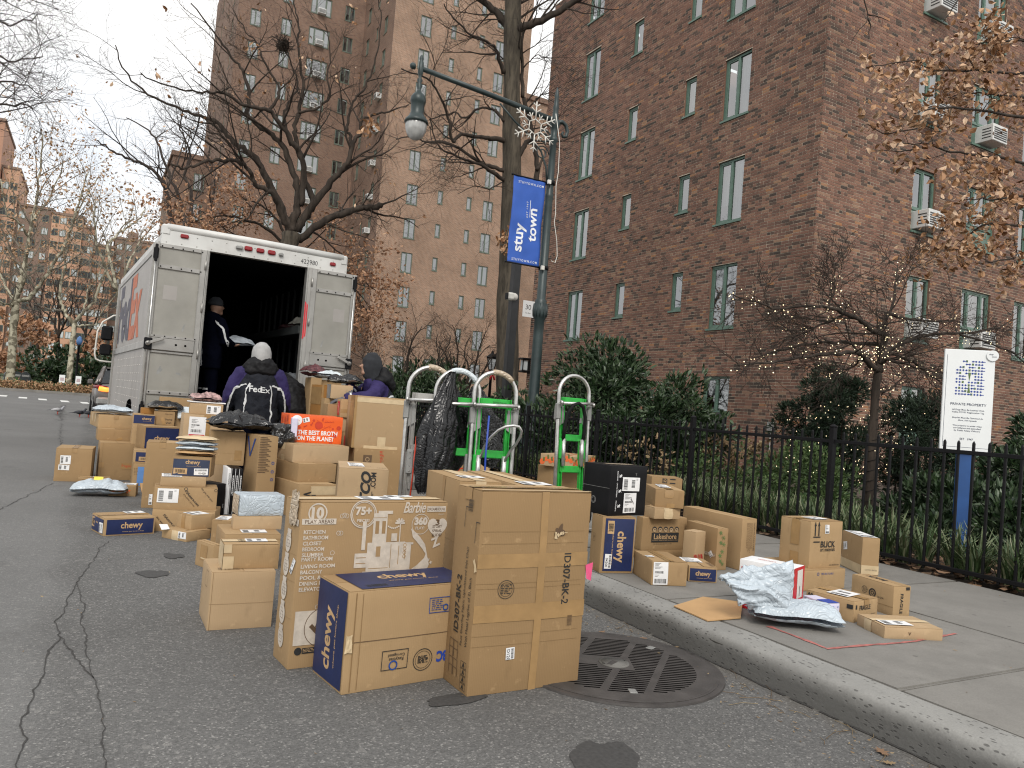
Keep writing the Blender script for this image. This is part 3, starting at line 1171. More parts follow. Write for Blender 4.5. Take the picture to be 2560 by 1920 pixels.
mA, cA = split_near(BA, OA, UA, 170, 2.3, 5.4)
mB, cB = split_near(BB, OB, UB, 130, 2.9, 5.9)
stuff(brick_geo('brickwork', BA[~mA], OA, UA, NA, MAT['brick'], 5, apart))
stuff(brick_geo('brickwork', BB[~mB], OB, UB, NB_, MAT['brick'], 6, apart))
bm_ = MB()
bm_.cbox(-BL / 2, -.001, -(CH - JT) / 2, BL / 2, .02, (CH - JT) / 2, .002)
bme = bm_.mesh('brick', MAT['brickone'])
for m_, c, rz in ((mA, cA, R(-90)), (mB, cB, 0.0)):
	for p in c[m_]:
		q = Vector(p)
		nrm = Vector((0, -1, 0)) if rz == 0.0 else Vector((-1, 0, 0))
		obj('brick', bme, apart, q + nrm * rng.uniform(0, .003), rz)
MA = lambda u, v: Matrix.Translation((BX, 23.2 - u, ZB + v)) @ Matrix.Rotation(R(-90), 4, 'Z')
MBm = lambda u, v: Matrix.Translation((BX + u, BY, ZB + v))
for i, (a, c, b, d, k) in enumerate(winsA):
	add_window(apart, MA(a, c), b - a, d - c, k, MAT['winframe'], True, 100 + i)
for i, (a, c, b, d, k) in enumerate(winsB):
	add_window(apart, MBm(a, c), b - a, d - c, k, MAT['winframe'], True, 200 + i)
# air conditioners standing out of the lower sashes
g = 'air conditioners in the corner building'
air_con(MA(winsA[-1][0] + .42, winsA[-1][1] + .04), .78, .40, .34, MAT['acgrey'], 'dark grey air conditioner under the green window just above the fence', g)
for i, (u, v, lab) in enumerate(((16.84, 12.8, 'white air conditioner in the topmost green window right of the building corner'),
								(16.84, 10.19, 'white air conditioner one floor below the topmost unit by the building corner'),
								(16.84, 7.6, 'white boxy air conditioner jutting from a window above the white sign, clear of the leaves'),
								(16.84, 5.04, 'white air conditioner behind the lit twigs of the small tree'),
								(19.17, 12.8, 'white air conditioner in the wide topmost window behind brown oak leaves'),
								(19.17, 10.19, 'white air conditioner half hidden by brown oak leaves in a wide window'),
								(19.17, 5.04, 'white air conditioner in the wide window straight above the white sign'))):
	air_con(MBm(u - BX, v - 1.5 + .05 - ZB), .62, .42, .36, MAT['acwhite'], lab, g)
# number plate, wall lantern, conduit box
t = thing('number_sign', 'white building number plate with 30 jutting from the far end of the brick wall', 'sign', (BX, 22.9, 4.4))
mb = MB()
mb.box(-.52, -.012, 0, -.04, .012, .56)
mb.build('panel', MAT['signwhite'], t)
mb = MB()
mb.box(-.04, -.015, .08, .0, .015, .12)
mb.box(-.04, -.015, .44, .0, .015, .48)
mb.build('bracket', MAT['blackiron'], t)
mb = MB()
M = Matrix.Translation((-.52, -.0135, 0)) @ Matrix.Rotation(R(90), 4, 'X')
text_on(mb, '30', M, h=.17, center=(.2, .34), m=0)
text_on(mb, '1st Ave', M, h=.05, center=(.2, .14), m=0)
mb.build('lettering', MAT['ink'], t)
t = thing('wall_lantern', 'black square lantern on the brick wall behind the tree trunk', 'lamp', (BX, 23.45 - .35, 2.5))
mb = MB()
mb.cbox(-.34, -.17, 0, -.02, .17, .06, .01)
mb.cbox(-.36, -.19, .44, -.02, .19, .50, .01)
for sx in (-.33, -.07):
	for sy in (-.16, .14):
		mb.box(sx, sy, .06, sx + .03, sy + .03, .44)
mb.box(-.03, -.08, .1, .002, .08, .4)
mb.build('cage', MAT['blackiron'], t)
mb = MB()
mb.cbox(-.28, -.11, .07, -.10, .11, .42, .02)
mb.build('lamp_glass', MAT['blindw'], t)
p = atX(1930, 1060, BX)
t = thing('conduit_box', 'small grey electrical box on a pipe against the brick wall', 'box', (BX, p.y, .1))
mb = MB()
mb.cbox(-.09, -.07, 1.05, -.004, .07, 1.25, .01)
mb.build('box_body', MAT['plate'], t)
mb = MB()
mb.sweep([(-.03, 0, 0), (-.03, 0, 1.06)], .014, n=8)
mb.build('pipe', MAT['plate'], t)

# ------------------------------------------------------------------ brick tower beyond
tower = thing('brick_tower', 'tall brick apartment tower behind the bare trees over the truck', 'building', (0, 0, 0))
TH = 38.0
rowsT = [4.6] + [7.25 + 2.617 * k for k in range(12)]
w4, w2, w1, w3 = [], [], [], []
for z in rowsT:
	for (x, w, h, k) in ((19.6, .9, 1.53, 'pair'), (22.15, .44, 1.03, 'one'), (24.62, .44, 1.03, 'one'), (26.08, .88, 1.53, 'pair')):
		w4.append((x - 17.5, z - h, x - 17.5 + w, z, k))
	if z > 5:
		zz = z + .33
		for (x, w, h, k) in ((12.98, 1.68, 1.45, 'wide'), (15.8, .8, 1.25, 'pair'), (10.78, .79, 1.3, 'pair'), (8.4, .8, 1.3, 'pair')):
			w2.append((x - 7.45, zz - h, x - 7.45 + w, zz, k))
		for (y, w, h) in ((56.6, .8, 1.3), (58.9, .5, 1.0), (61.2, .8, 1.3)):
			w3.append((63.0 - y - w, z - h, 63.0 - y, z, 'pair' if w > .6 else 'one'))
		for (y, w, h) in ((65.5, .8, 1.4), (69.0, .5, 1.0), (73.0, .8, 1.4)):
			w1.append((79.0 - y - w, zz - h, 79.0 - y, zz, 'pair' if w > .6 else 'one'))
faces = [((17.5, 55, 0), (1, 0, 0), (0, -1, 0), 11.72, w4, 0), ((17.5, 63, 0), (0, -1, 0), (-1, 0, 0), 8.0, w3, 1),
		((7.45, 63, 0), (1, 0, 0), (0, -1, 0), 10.05, w2, 1), ((7.45, 79, 0), (0, -1, 0), (-1, 0, 0), 16.0, w1, 1)]
for (O, U, NN, W, wins, mi) in faces:
	mb = MB()
	wall_sheet(mb, O, U, NN, W, TH, [w[:4] for w in wins], .16, 0, 0, 0.0)
	mb.build('wall', MAT['towerlit'] if mi == 0 else MAT['towershade'], tower)
	for i, (a, c, b, d, k) in enumerate(wins):
		if O[0] == 17.5 and U[0] == 1 or True:
			rot = R(-90) if U[1] else 0.0
			M = Matrix.Translation(Vector(O) + Vector(U) * a + Vector((0, 0, c))) @ Matrix.Rotation(rot, 4, 'Z')
			add_window(tower, M, b - a, d - c, k, MAT['winframefar'], False, int(O[1] * 10 + i))
mb = MB()
mb.box(7.46, 63.2, TH - .4, 29.2, 79, TH - .2)
mb.box(17.6, 55.2, TH - .4, 29.2, 63.3, TH - .2)
mb.add([(29.22, 55, 0), (29.22, 79, 0), (29.22, 79, TH), (29.22, 55, TH)], [(0, 1, 2, 3)])
mb.build('roof', MAT['towershade'], tower)
for (a, c, b, d, k) in [w for w in w2 if w[4] == 'wide'][4:11] + w3[9:24:3]:
	deep = k == 'wide'
	if deep:
		M = Matrix.Translation((7.45 + (a + b) / 2, 63, c - .02))
	else:
		M = Matrix.Translation((17.5, 63 - (a + b) / 2, c - .02)) @ Matrix.Rotation(R(-90), 4, 'Z')
	air_con(M, .62, .42, .4, MAT['acwhite'], 'small white air conditioner in a window of the brick tower', 'air conditioners on the brick tower')
mb = MB()
t = thing('brick_wing', 'lower brick block with a flat roof between the tower and the corner building', 'building', (31, 64, 0))
mb.box(0, 0, 0, 14, 14, 31.0, 0)
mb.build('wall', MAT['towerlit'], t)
mb = MB()
mb.box(-.2, -.2, 31.0, 14.2, 14.2, 31.5, 0)
mb.build('roof', MAT['towershade'], t)
t = thing('brick_wing', 'low dark brick block at the left shoulder of the tall tower', 'building', (4.35, 71, 0))
mb = MB()
mb.box(0, 0, 0, 4.4, 10, 20.5, 0)
mb.box(-.15, -.15, 20.5, 4.4, 10, 20.9, 0)
mb.build('wall', MAT['towershade'], t)
for k in range(6):
	add_window(t, Matrix.Translation((1.75, -.10, 17.9 - 2.62 * k)), .85, 1.4, 'pair', MAT['winframefar'], False, 900 + k)

# far orange brick blocks down the street
def far_block(x0, x1, y, h, mat, label, cols, parapet=1.0):
	t = thing('brick_block', label, 'building', (x0, y, 0), 0, 'far brick blocks down the street')
	mb = MB()
	mb.box(0, 0, 0, x1 - x0, 22, h)
	mb.build('wall', mat, t)
	mb = MB()
	mb.box(-.25, -.25, h, x1 - x0 + .25, 22, h + .5)
	mb.build('roof', MAT['fargrey'], t)
	if parapet > 1:
		mb = MB()
		mb.box((x1 - x0) * .35, 6, h + .5, (x1 - x0) * .62, 14, h + parapet)
		mb.build('roof_house', mat, t)
	n = int(h / 2.7)
	for i in range(cols):
		for k in range(1, n):
			w = MB()
			x = (x1 - x0) * (i + .5) / cols
			o = t.get('_w')
			far_win(t, x, k * 2.7 + .9)
	return t


_fw_me = {}


def far_win(t, x, z):
	if not _fw_me:
		a, b = MB(), MB()
		a.box(-.6, -.06, 0, -.5, .02, 1.5)
		a.box(.5, -.06, 0, .6, .02, 1.5)
		a.box(-.5, -.06, 1.4, .5, .02, 1.5)
		a.box(-.5, -.06, 0, .5, .02, .1)
		a.box(-.04, -.06, .1, .04, .02, 1.4)
		b.add([(-.5, -.03, .1), (.5, -.03, .1), (.5, -.03, 1.4), (-.5, -.03, 1.4)], [(0, 1, 2, 3)])
		_fw_me['f'] = a.mesh('window', MAT['winframefar'])
		_fw_me['p'] = [b.mesh('pane', MAT['blindw']), b.mesh('pane', MAT['carglass']), b.mesh('pane', MAT['carglass'])]
	o = obj('window', _fw_me['f'], t, (x, 0, z))
	obj('pane', rng.choice(_fw_me['p']), o)


far_block(-40, -20.2, 188, 52, MAT['farorange'], 'tall orange brick block at the left edge beyond the plane trees', 6)
far_block(-20.0, -17.0, 190, 43, MAT['farorangelit'], 'narrow orange brick shoulder beside the tall left block', 2)
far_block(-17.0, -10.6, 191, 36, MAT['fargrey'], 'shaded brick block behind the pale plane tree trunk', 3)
far_block(-10.5, -4.7, 190, 35.2, MAT['farorangelit'], 'sunlit orange brick block in the middle of the far row', 4, 2.8)
far_block(-4.6, -2.4, 190.6, 33.4, MAT['farorange'], 'narrow orange brick block right of the sunlit one', 2)
far_block(-2.3, 1.7, 191.4, 30, MAT['farorange'], 'lower brick block above the truck mirror', 3)
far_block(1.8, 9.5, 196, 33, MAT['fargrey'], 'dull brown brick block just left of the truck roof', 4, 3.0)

# ------------------------------------------------------------------ trees
class Tree:
	def __init__(self, seed):
		self.r = random.Random(seed)
		self.tips = []
		self.nodes = []

	def rv(self):
		while True:
			v = Vector((self.r.uniform(-1, 1), self.r.uniform(-1, 1), self.r.uniform(-1, 1)))
			if .1 < v.length < 1:
				return v.normalized()

	def grow(self, mb, p, d, L, r, levels):
		"""one shoot and, by the remaining levels, its side shoots. level: (children, length, angle, sides, segments, wiggle, lift)"""
		nch, ln, ang, sides, seg, wig, lift = levels[0]
		pts, rad = [p], [r]
		st = L / seg
		d = d.normalized()
		for i in range(seg):
			d = (d + self.rv() * wig + Vector((0, 0, lift))).normalized()
			p = p + d * st
			pts.append(p)
			rad.append(max(.0022, r * (1 - .75 * (i + 1) / seg)))
		mb.sweep(pts, rad, n=sides, cap=False, smooth=sides > 4)
		self.nodes += pts[1:]
		if len(levels) > 1:
			self.side(mb, pts, rad, levels[1:], .15)
		else:
			self.tips.append((pts[-1], d))
			self.tips.append((pts[len(pts) // 2], d))

	def side(self, mb, pts, rad, levels, t0=.1):
		nch, ln, ang, sides, seg, wig, lift = levels[0]
		n = max(0, int(nch * self.r.uniform(.75, 1.3) + .5))
		k = len(pts) - 1
		for i in range(n):
			t = t0 + (1 - t0) * (i + self.r.random()) / n
			f = min(t * k, k - 1e-4)
			j = int(f)
			p = pts[j].lerp(pts[j + 1], f - j)
			d = (pts[j + 1] - pts[j]).normalized()
			q = d.cross(self.rv())
			if q.length < .05:
				continue
			q.normalize()
			a = R(ang) * self.r.uniform(.65, 1.3)
			dd = d * math.cos(a) + q * math.sin(a)
			L = ln * self.r.uniform(.55, 1.25) * (1 - .35 * t)
			self.grow(mb, p, dd, L, max(.003, min(rad[j] * .55, L * .018)), levels)

	def limb(self, mb, pts, r0, r1, levels=None, sides=8, t0=.2, jit=.02):
		"""a traced limb: smoothed, roughened, with side shoots"""
		pts = [Vector(p) for p in pts]
		P = []
		for i in range(len(pts) - 1):
			a, b, c, d = pts[max(i - 1, 0)], pts[i], pts[i + 1], pts[min(i + 2, len(pts) - 1)]
			for s in range(4):
				t = s / 4
				P.append(.5 * ((2 * b) + (c - a) * t + (2 * a - 5 * b + 4 * c - d) * t * t + (3 * b - a - 3 * c + d) * t ** 3))
		P.append(pts[-1])
		P = [p + self.rv() * jit * (0 if i == 0 else 1) for i, p in enumerate(P)]
		n = len(P)
		rad = [(r0 + (r1 - r0) * (i / (n - 1)) ** .8) * (1 + .08 * self.r.uniform(-1, 1)) for i in range(n)]
		mb.sweep(P, rad, n=sides, cap=True)
		self.nodes += P
		if levels:
			self.side(mb, P, rad, levels, t0)
		return P, rad


def leaf_mesh(name, C, size, mat, seed, per=1, spread=.1, flat=0.0, aspect=.5, droop=0.0, dirs=None):
	"""folded leaves (two quads on a midrib) round the centres C"""
	r_ = np.random.default_rng(seed)
	C = np.repeat(np.asarray(C, float).reshape(-1, 3), per, 0)
	n = len(C)
	C = C + r_.normal(0, spread, (n, 3))
	if dirs is not None:
		a = np.repeat(np.asarray(dirs, float), per, 0) + r_.normal(0, .45, (n, 3))
	else:
		a = r_.normal(0, 1, (n, 3))
	a[:, 2] = a[:, 2] * (1 - flat) - droop
	a /= np.linalg.norm(a, axis=1)[:, None] + 1e-9
	b = r_.normal(0, 1, (n, 3))
	if flat:
		b = np.cross(a, np.array((0, 0, 1.0)) + r_.normal(0, .25, (n, 3)))
	b -= a * (a * b).sum(1)[:, None]
	b /= np.linalg.norm(b, axis=1)[:, None] + 1e-9
	c = np.cross(a, b)
	L = (size * r_.uniform(.6, 1.25, n))[:, None]
	w = L * aspect * r_.uniform(.8, 1.2, n)[:, None]
	cu = r_.uniform(-.15, .3, n)[:, None]
	v0 = C
	v1 = C + a * L * .5 + c * L * cu * .5
	v2 = C + a * L
	up = c * w * .25
	e0 = C + a * L * .42 + b * w * .5 + up
	e1 = C + a * L * .42 - b * w * .5 + up
	e2 = C + a * L * .78 + b * w * .36 + up
	e3 = C + a * L * .78 - b * w * .36 + up
	V = np.stack([v0, v1, v2, e0, e1, e2, e3], 1).reshape(-1, 3)
	q = np.array([(0, 1, 5, 3), (1, 2, 5, 5), (0, 4, 6, 1), (1, 6, 2, 2)])
	q3 = np.array([(0, 1, 3), (1, 5, 3), (1, 2, 5), (0, 4, 1), (4, 6, 1), (1, 6, 2)])
	Q = (np.arange(n)[:, None, None] * 7 + q3[None]).reshape(-1, 3)
	return npmesh(name, V, Q, mat)


T2 = Z(480, 0, 2.592)
T3c = Z(840, 0, 2.305)
TL = Z(0, 280, 2.369)
T1 = Z(0, 0, 1.728)
RZ = Z(1880, 700, 3.072)
X5 = Z(1960, 0, 1.928)


def trace(z, pts, y, dy=0.0):
	n = max(1, len(pts) - 1)
	return [atY(*z(*p), y + dy * (i / n)) for i, p in enumerate(pts)]


# --- wide bare tree over the truck
t = thing('bare_tree', 'wide spreading bare tree rising behind the truck roof', 'tree', (3.95, 19, 0))
inv = Matrix.Translation((-3.95, -19, 0))
tr = Tree(11)
mb = MB()
tr.limb(mb, [(3.95, 19, -.1), (3.96, 19, 1.5), (3.94, 19, 3.2), (3.92, 19, 4.3), (3.9, 19.02, 5.0)], .31, .22, None, 14, jit=.03)
obj('trunk', mb.mesh('trunk', MAT['bark']), t).matrix_local = inv
mb = MB()
lv = [(9, 2.1, 48, 5, 6, .22, .05), (7, .95, 46, 3, 5, .26, .04), (4, .42, 45, 3, 3, .25, .02)]
lv2 = [(7, 1.7, 48, 4, 6, .22, .05), (6, .8, 46, 3, 5, .26, .04), (4, .4, 45, 3, 3, .25, .02)]
for pts, dy, r0, r1 in (
		([(640, 1500), (600, 1440), (560, 1330), (510, 1250), (410, 1190), (390, 1130), (340, 1070), (250, 1040), (160, 1040), (60, 1050), (-40, 1090), (-130, 1070)], -1.2, .10, .022),
		([(640, 1500), (600, 1400), (505, 1210), (460, 1100), (400, 1010), (330, 960), (250, 900), (180, 800), (100, 770), (0, 730), (-120, 690), (-290, 610), (-420, 480), (-500, 300)], .9, .13, .012),
		([(650, 1500), (660, 1420), (690, 1320), (680, 1200), (655, 1100), (600, 970), (520, 880), (430, 810), (360, 730), (370, 620), (340, 480), (300, 420), (220, 320), (130, 200), (0, 20)], .3, .135, .014),
		([(700, 1330), (730, 1130), (690, 980), (650, 920), (560, 790), (500, 720), (420, 700), (340, 680), (240, 620), (130, 600), (0, 590), (-150, 560), (-330, 480)], -.8, .10, .012),
		([(690, 1460), (760, 1370), (780, 1290), (740, 1180), (720, 1060), (680, 920), (665, 840), (690, 730), (720, 600), (710, 440), (690, 300), (690, 170), (670, 60), (650, -60)], 1.2, .12, .012),
		([(680, 1500), (800, 1300), (900, 1180), (960, 1110), (1020, 1040), (1040, 930), (1090, 860), (1100, 780), (1200, 740), (1300, 715), (1400, 680)], -.6, .125, .012),
		([(1015, 1045), (1030, 900), (1000, 840), (1020, 740), (1060, 640), (1120, 560), (1180, 420), (1210, 250), (1220, 80), (1200, -60)], .9, .06, .012),
		([(690, 1560), (800, 1470), (930, 1400), (1060, 1360), (1150, 1340), (1232, 1335)], -.5, .115, .07),
		([(500, 730), (560, 620), (545, 530), (460, 400), (430, 300), (350, 200), (260, 60)], .6, .05, .01),
		([(690, 730), (800, 700), (890, 630), (880, 480), (900, 330), (860, 150)], -.4, .045, .01),
		([(640, 940), (600, 760), (640, 640), (690, 560), (650, 420), (560, 270), (520, 240)], 1.4, .05, .012),
		([(390, 1130), (300, 1030), (210, 900), (60, 830)], -.9, .035, .01)):
	tr.limb(mb, trace(T2, pts, 19.0, dy), r0 * .82, r1, lv if r0 > .07 else lv2, 8, .22, .03)
obj('crown', mb.mesh('crown', MAT['barkdark']), t).matrix_local = inv
lm = leaf_mesh('leaves', [p for p, d in tr.tips if tr.r.random() < .02], .12, MAT['oakleaf'], 5, 2, .05, droop=.6)
obj('leaves', lm, t).matrix_local = inv
nest = MB()
for i in range(60):
	a = tr.rv()
	c = Vector(atY(*T2(590, 290), 19.6))
	nest.sweep([c + a * .22 + tr.rv() * .1, c + tr.rv() * .16, c - a * .2 + tr.rv() * .1], .009, n=3, cap=False)
tag(nest.build('bird_nest', MAT['barkdark']), 'dark twiggy bird nest in the upper fork of the bare tree', 'nest')

# --- rust-leaved oak low behind the truck
t = thing('pin_oak', 'low oak with rust brown dead leaves just over the truck roof', 'tree', (4.7, 22, 0))
inv = Matrix.Translation((-4.7, -22, 0))
tr = Tree(23)
mb = MB()
tr.limb(mb, [(4.7, 22, -.1), (4.72, 22, 1.5), (4.65, 22, 3.0), (4.6, 22, 4.4)], .16, .10, None, 9)
obj('trunk', mb.mesh('trunk', MAT['barkdark']), t).matrix_local = inv
mb = MB()
lv = [(9, 1.5, 50, 4, 5, .2, .0), (6, .65, 48, 3, 4, .22, -.01)]
for pts, dy in (([(620, 1610), (480, 1480), (330, 1420), (200, 1400), (50, 1420), (-90, 1480)], -1.0), ([(600, 1600), (420, 1560), (250, 1520), (100, 1530), (-30, 1600)], .8),
				([(640, 1600), (560, 1440), (450, 1330), (350, 1290), (270, 1270)], .2), ([(660, 1600), (760, 1500), (870, 1560), (960, 1640), (1080, 1700)], -.6),
				([(700, 1650), (860, 1700), (1000, 1760), (1120, 1830), (1220, 1900)], .5), ([(700, 1700), (900, 1800), (1040, 1900), (1120, 1990), (1190, 2080)], 0), ([(640, 1640), (780, 1620), (900, 1720), (1050, 1860), (1150, 2000)], -1)):
	tr.limb(mb, trace(T2, pts, 22.0, dy), .05, .01, lv, 6, .15)
obj('crown', mb.mesh('crown', MAT['barkdark']), t).matrix_local = inv
lm = leaf_mesh('leaves', [p for p, d in tr.tips], .115, MAT['rust'], 6, 6, .13, droop=.4)
obj('leaves', lm, t).matrix_local = inv

# --- thick furrowed trunk behind the lamp post
t = thing('bare_tree', 'thick furrowed tree trunk with bare limbs behind the blue banner', 'tree', (8.78, 16, 0))
inv = Matrix.Translation((-8.78, -16, 0))
tr = Tree(31)
mb = MB()
tr.limb(mb, [(8.80, 16, -.1), (8.72, 16, .8), (8.56, 16, 2.1), (8.40, 16, 4.4), (8.24, 16, 7.1), (8.02, 16, 9.6), (7.86, 16, 12.0), (7.9, 16.1, 14.0)], .33, .17, None, 18, jit=.015)
obj('trunk', mb.mesh('trunk', MAT['bark']), t).matrix_local = inv
mb = MB()
lv = [(8, 1.6, 50, 4, 6, .24, .02), (6, .75, 46, 3, 5, .26, .02), (3, .36, 45, 3, 3, .25, .0)]
for pts, dy, r0, r1, l_ in (
		([(1030, 200), (1065, 160), (1180, 120), (1290, 60), (1400, -10), (1500, -90)], -1.0, .10, .06, 1),
		([(1000, 200), (970, 130), (900, 50), (820, -10), (760, -60)], .6, .11, .07, 1),
		([(965, 420), (940, 350), (920, 280), (850, 230), (780, 200), (680, 110), (620, 20)], -.8, .055, .012, 1),
		([(970, 810), (900, 800), (840, 790), (720, 775), (670, 820), (650, 680), (610, 580), (560, 490), (500, 440), (380, 400)], -1.2, .062, .012, 1),
		([(975, 990), (900, 960), (820, 930), (680, 840), (600, 820), (520, 815), (440, 790), (340, 800)], .8, .06, .012, 1),
		([(975, 1040), (900, 990), (830, 950), (700, 900), (600, 850), (540, 690)], -.4, .06, .012, 1),
		([(970, 700), (930, 650), (900, 630), (820, 625), (740, 680), (690, 650), (630, 660), (540, 690)], 1.0, .045, .012, 1),
		([(1075, 560), (1070, 400), (1075, 200), (1100, 150)], .3, .05, .03, 1),
		([(1050, 900), (1100, 820), (1130, 780), (1080, 560)], .5, .06, .05, 1),
		([(1080, 390), (1130, 340), (1170, 320), (1240, 350)], -.3, .02, .006, 1),
		([(1150, 570), (1200, 540), (1280, 540)], -.3, .02, .006, 1),
		([(1150, 1060), (1160, 1000), (1150, 880), (1130, 790)], .2, .07, .055, 0),
		([(1155, 980), (1185, 930), (1195, 890)], .2, .045, .02, 0),
		([(960, 1050), (880, 1090), (800, 1070), (700, 1120)], -.9, .02, .006, 1),
		([(1000, 100), (1010, 0), (1000, -150)], 0, .1, .08, 1),
		([(1060, 170), (1030, 60), (1030, -60)], .6, .07, .05, 1)):
	tr.limb(mb, trace(T3c, pts, 16.0, dy), r0, r1, lv if l_ else None, 8, .2, .02)
obj('crown', mb.mesh('crown', MAT['barkdark']), t).matrix_local = inv
cl = [atY(*T3c(965 + tr.r.uniform(-22, 32), 1380 + tr.r.uniform(-55, 70)), 15.55) for i in range(26)]
cl += [atY(*T3c(205 + tr.r.uniform(-40, 40), 720 + tr.r.uniform(-50, 50)), 15.2) for i in range(14)]
obj('leaves', leaf_mesh('leaves', cl, .13, MAT['oakleaf'], 8, 3, .06, droop=.9), t).matrix_local = inv

# --- plane trees across the street
def plane(label, base, limbs, y, seed, leaves, r0, group=None, mat='plane', twig='planetwig', leafm='planeleaf', lsize=.22):
	t = thing('plane_tree' if mat == 'plane' else 'bare_tree', label, 'tree', (base[0], y, 0), 0, group)
	inv = Matrix.Translation((-base[0], -y, 0))
	tr = Tree(seed)
	mb = MB()
	trunk, rest = limbs[0], limbs[1:]
	P = trace(TL, trunk, y)
	P = [Vector((P[0].x + .02, y, .05))] + P
	tr.limb(mb, P, r0, r0 * .72, None, 12, jit=.03)
	obj('trunk', mb.mesh('trunk', MAT[mat]), t).matrix_local = inv
	mb, m2 = MB(), MB()
	lv = [(8, 4.6, 46, 4, 6, .2, .05), (6, 2.1, 45, 3, 5, .24, .03), (4, 1.0, 45, 3, 3, .25, .0)]
	for pts, dy, rr in rest:
		Pp, rad = tr.limb(mb, trace(TL, pts, y, dy), rr, .035, None, 7, .2, .06)
		tr.side(m2, Pp, rad, lv, .15)
	obj('limbs', mb.mesh('limbs', MAT[mat]), t).matrix_local = inv
	obj('crown', m2.mesh('crown', MAT[twig]), t).matrix_local = inv
	if leaves:
		obj('leaves', leaf_mesh('leaves', [p for p, d in tr.tips if p.z > 6 and tr.r.random() < leaves], lsize, MAT[leafm], seed, 2, .22, droop=.3), t).matrix_local = inv
	return t


plane('pale barked plane tree with split trunk beside the dark mailboxes', (-5.6, 0), [
	[(55, 1620), (75, 1350), (90, 1120)],
	([(90, 1130), (120, 1000), (150, 850), (190, 640), (215, 500), (240, 300), (250, 120)], 2, .19),
	([(90, 1130), (135, 1010), (150, 900), (175, 760), (200, 600)], -2, .15),
	([(90, 1120), (170, 1100), (240, 1020), (330, 880), (390, 780), (430, 650), (480, 500), (520, 360)], -3, .16),
	([(85, 1110), (40, 1050), (0, 950), (-60, 800)], 2, .12),
	([(85, 1140), (20, 1130), (-60, 1100)], -2, .1),
	([(190, 640), (260, 560), (330, 430), (380, 300)], 2, .08),
	([(170, 740), (100, 640), (40, 600), (10, 400)], -2, .08)], 58, 41, .34, .30)
plane('pale plane tree forking low by the small white park signs', (-.6, 0), [
	[(405, 1640), (425, 1400), (440, 1250)],
	([(440, 1260), (400, 1210), (370, 1150), (350, 1090), (380, 950), (385, 850), (400, 740), (440, 640), (520, 480), (580, 380)], 2, .13),
	([(440, 1260), (460, 1220), (500, 1180), (560, 1120), (600, 1000), (650, 870), (660, 780), (720, 690), (800, 620)], -2, .13),
	([(440, 1270), (510, 1262), (570, 1255), (620, 1160), (700, 1060)], -1, .07),
	([(500, 1170), (520, 1060), (590, 940), (640, 760)], 2, .06)], 57, 43, .16, .20)
plane('distant plane tree with a thin pale crown over the truck side', (3.0, 0), [
	[(720, 1300), (700, 1100)],
	([(700, 1110), (660, 900), (640, 800), (680, 740), (740, 690), (820, 640), (860, 560)], 2, .10),
	([(690, 1060), (600, 860), (560, 700), (560, 560)], -2, .09),
	([(700, 1100), (760, 900), (820, 780), (900, 680)], 1, .08)], 52, 44, .22, .18)
for lab, base, trunk, rest, y, sd in (
		('dark bare tree in front of the far brick block', (-3.0, 0), [(340, 1560), (345, 1450), (340, 1340)],
		[([(340, 1350), (320, 1250), (260, 1180), (200, 1140)], 2, .13), ([(345, 1340), (380, 1260), (420, 1180), (430, 1060)], -2, .12), ([(342, 1340), (350, 1200), (330, 1060), (300, 960)], 1, .12)], 78, 51),
		('dim bare tree deep in the park left of the truck', (1.5, 0), [(500, 1500), (505, 1420), (510, 1340)],
		[([(510, 1350), (480, 1240), (450, 1120), (440, 1000)], 2, .1), ([(510, 1350), (560, 1250), (600, 1120), (620, 1000)], -2, .1), ([(510, 1340), (520, 1180), (540, 1020)], 1, .1)], 86, 52),
		('dim bare tree behind the split plane trunk', (-7.5, 0), [(215, 1520), (220, 1420), (230, 1320)],
		[([(230, 1330), (200, 1200), (160, 1100)], 2, .1), ([(230, 1330), (290, 1220), (330, 1100)], -2, .1), ([(230, 1320), (240, 1150), (260, 1000)], 1, .1)], 84, 53)):
	plane(lab, base, [trunk] + rest, y, sd, .05, .24, 'dim park trees', 'barkdark', 'twig', 'rust', .3)

# --- bare tree left of the tower, behind the truck
t = thing('bare_tree', 'slender bare tree at the truck roof left corner before the tower', 'tree', (1.2, 27, 0))
inv = Matrix.Translation((-1.2, -27, 0))
tr = Tree(61)
mb = MB()
tr.limb(mb, [(3.6, 27, -.1), (3.5, 27, 3.0), tuple(atY(*T1(765, 1100), 27))], .2, .15, None, 9)
obj('trunk', mb.mesh('trunk', MAT['barkdark']), t).matrix_local = inv
mb = MB()
lv = [(8, 2.2, 46, 4, 6, .2, .04), (6, 1.1, 45, 3, 5, .24, .03), (4, .5, 45, 3, 3, .25, .0)]
for pts, dy, rr in (([(765, 1100), (745, 975), (715, 830), (690, 770), (620, 710), (540, 680), (470, 640), (415, 600)], -1, .10), ([(790, 1080), (800, 975), (785, 880), (740, 780), (690, 640), (640, 560), (540, 510)], 1, .09),
					([(800, 1080), (815, 975), (830, 850), (800, 760), (820, 650), (780, 560), (790, 470)], .5, .08), ([(880, 1040), (905, 930), (930, 800), (900, 690), (920, 600)], .5, .06)):
	tr.limb(mb, trace(T1, pts, 27, dy), rr, .015, lv, 7, .2, .04)
obj('crown', mb.mesh('crown', MAT['twig']), t).matrix_local = inv

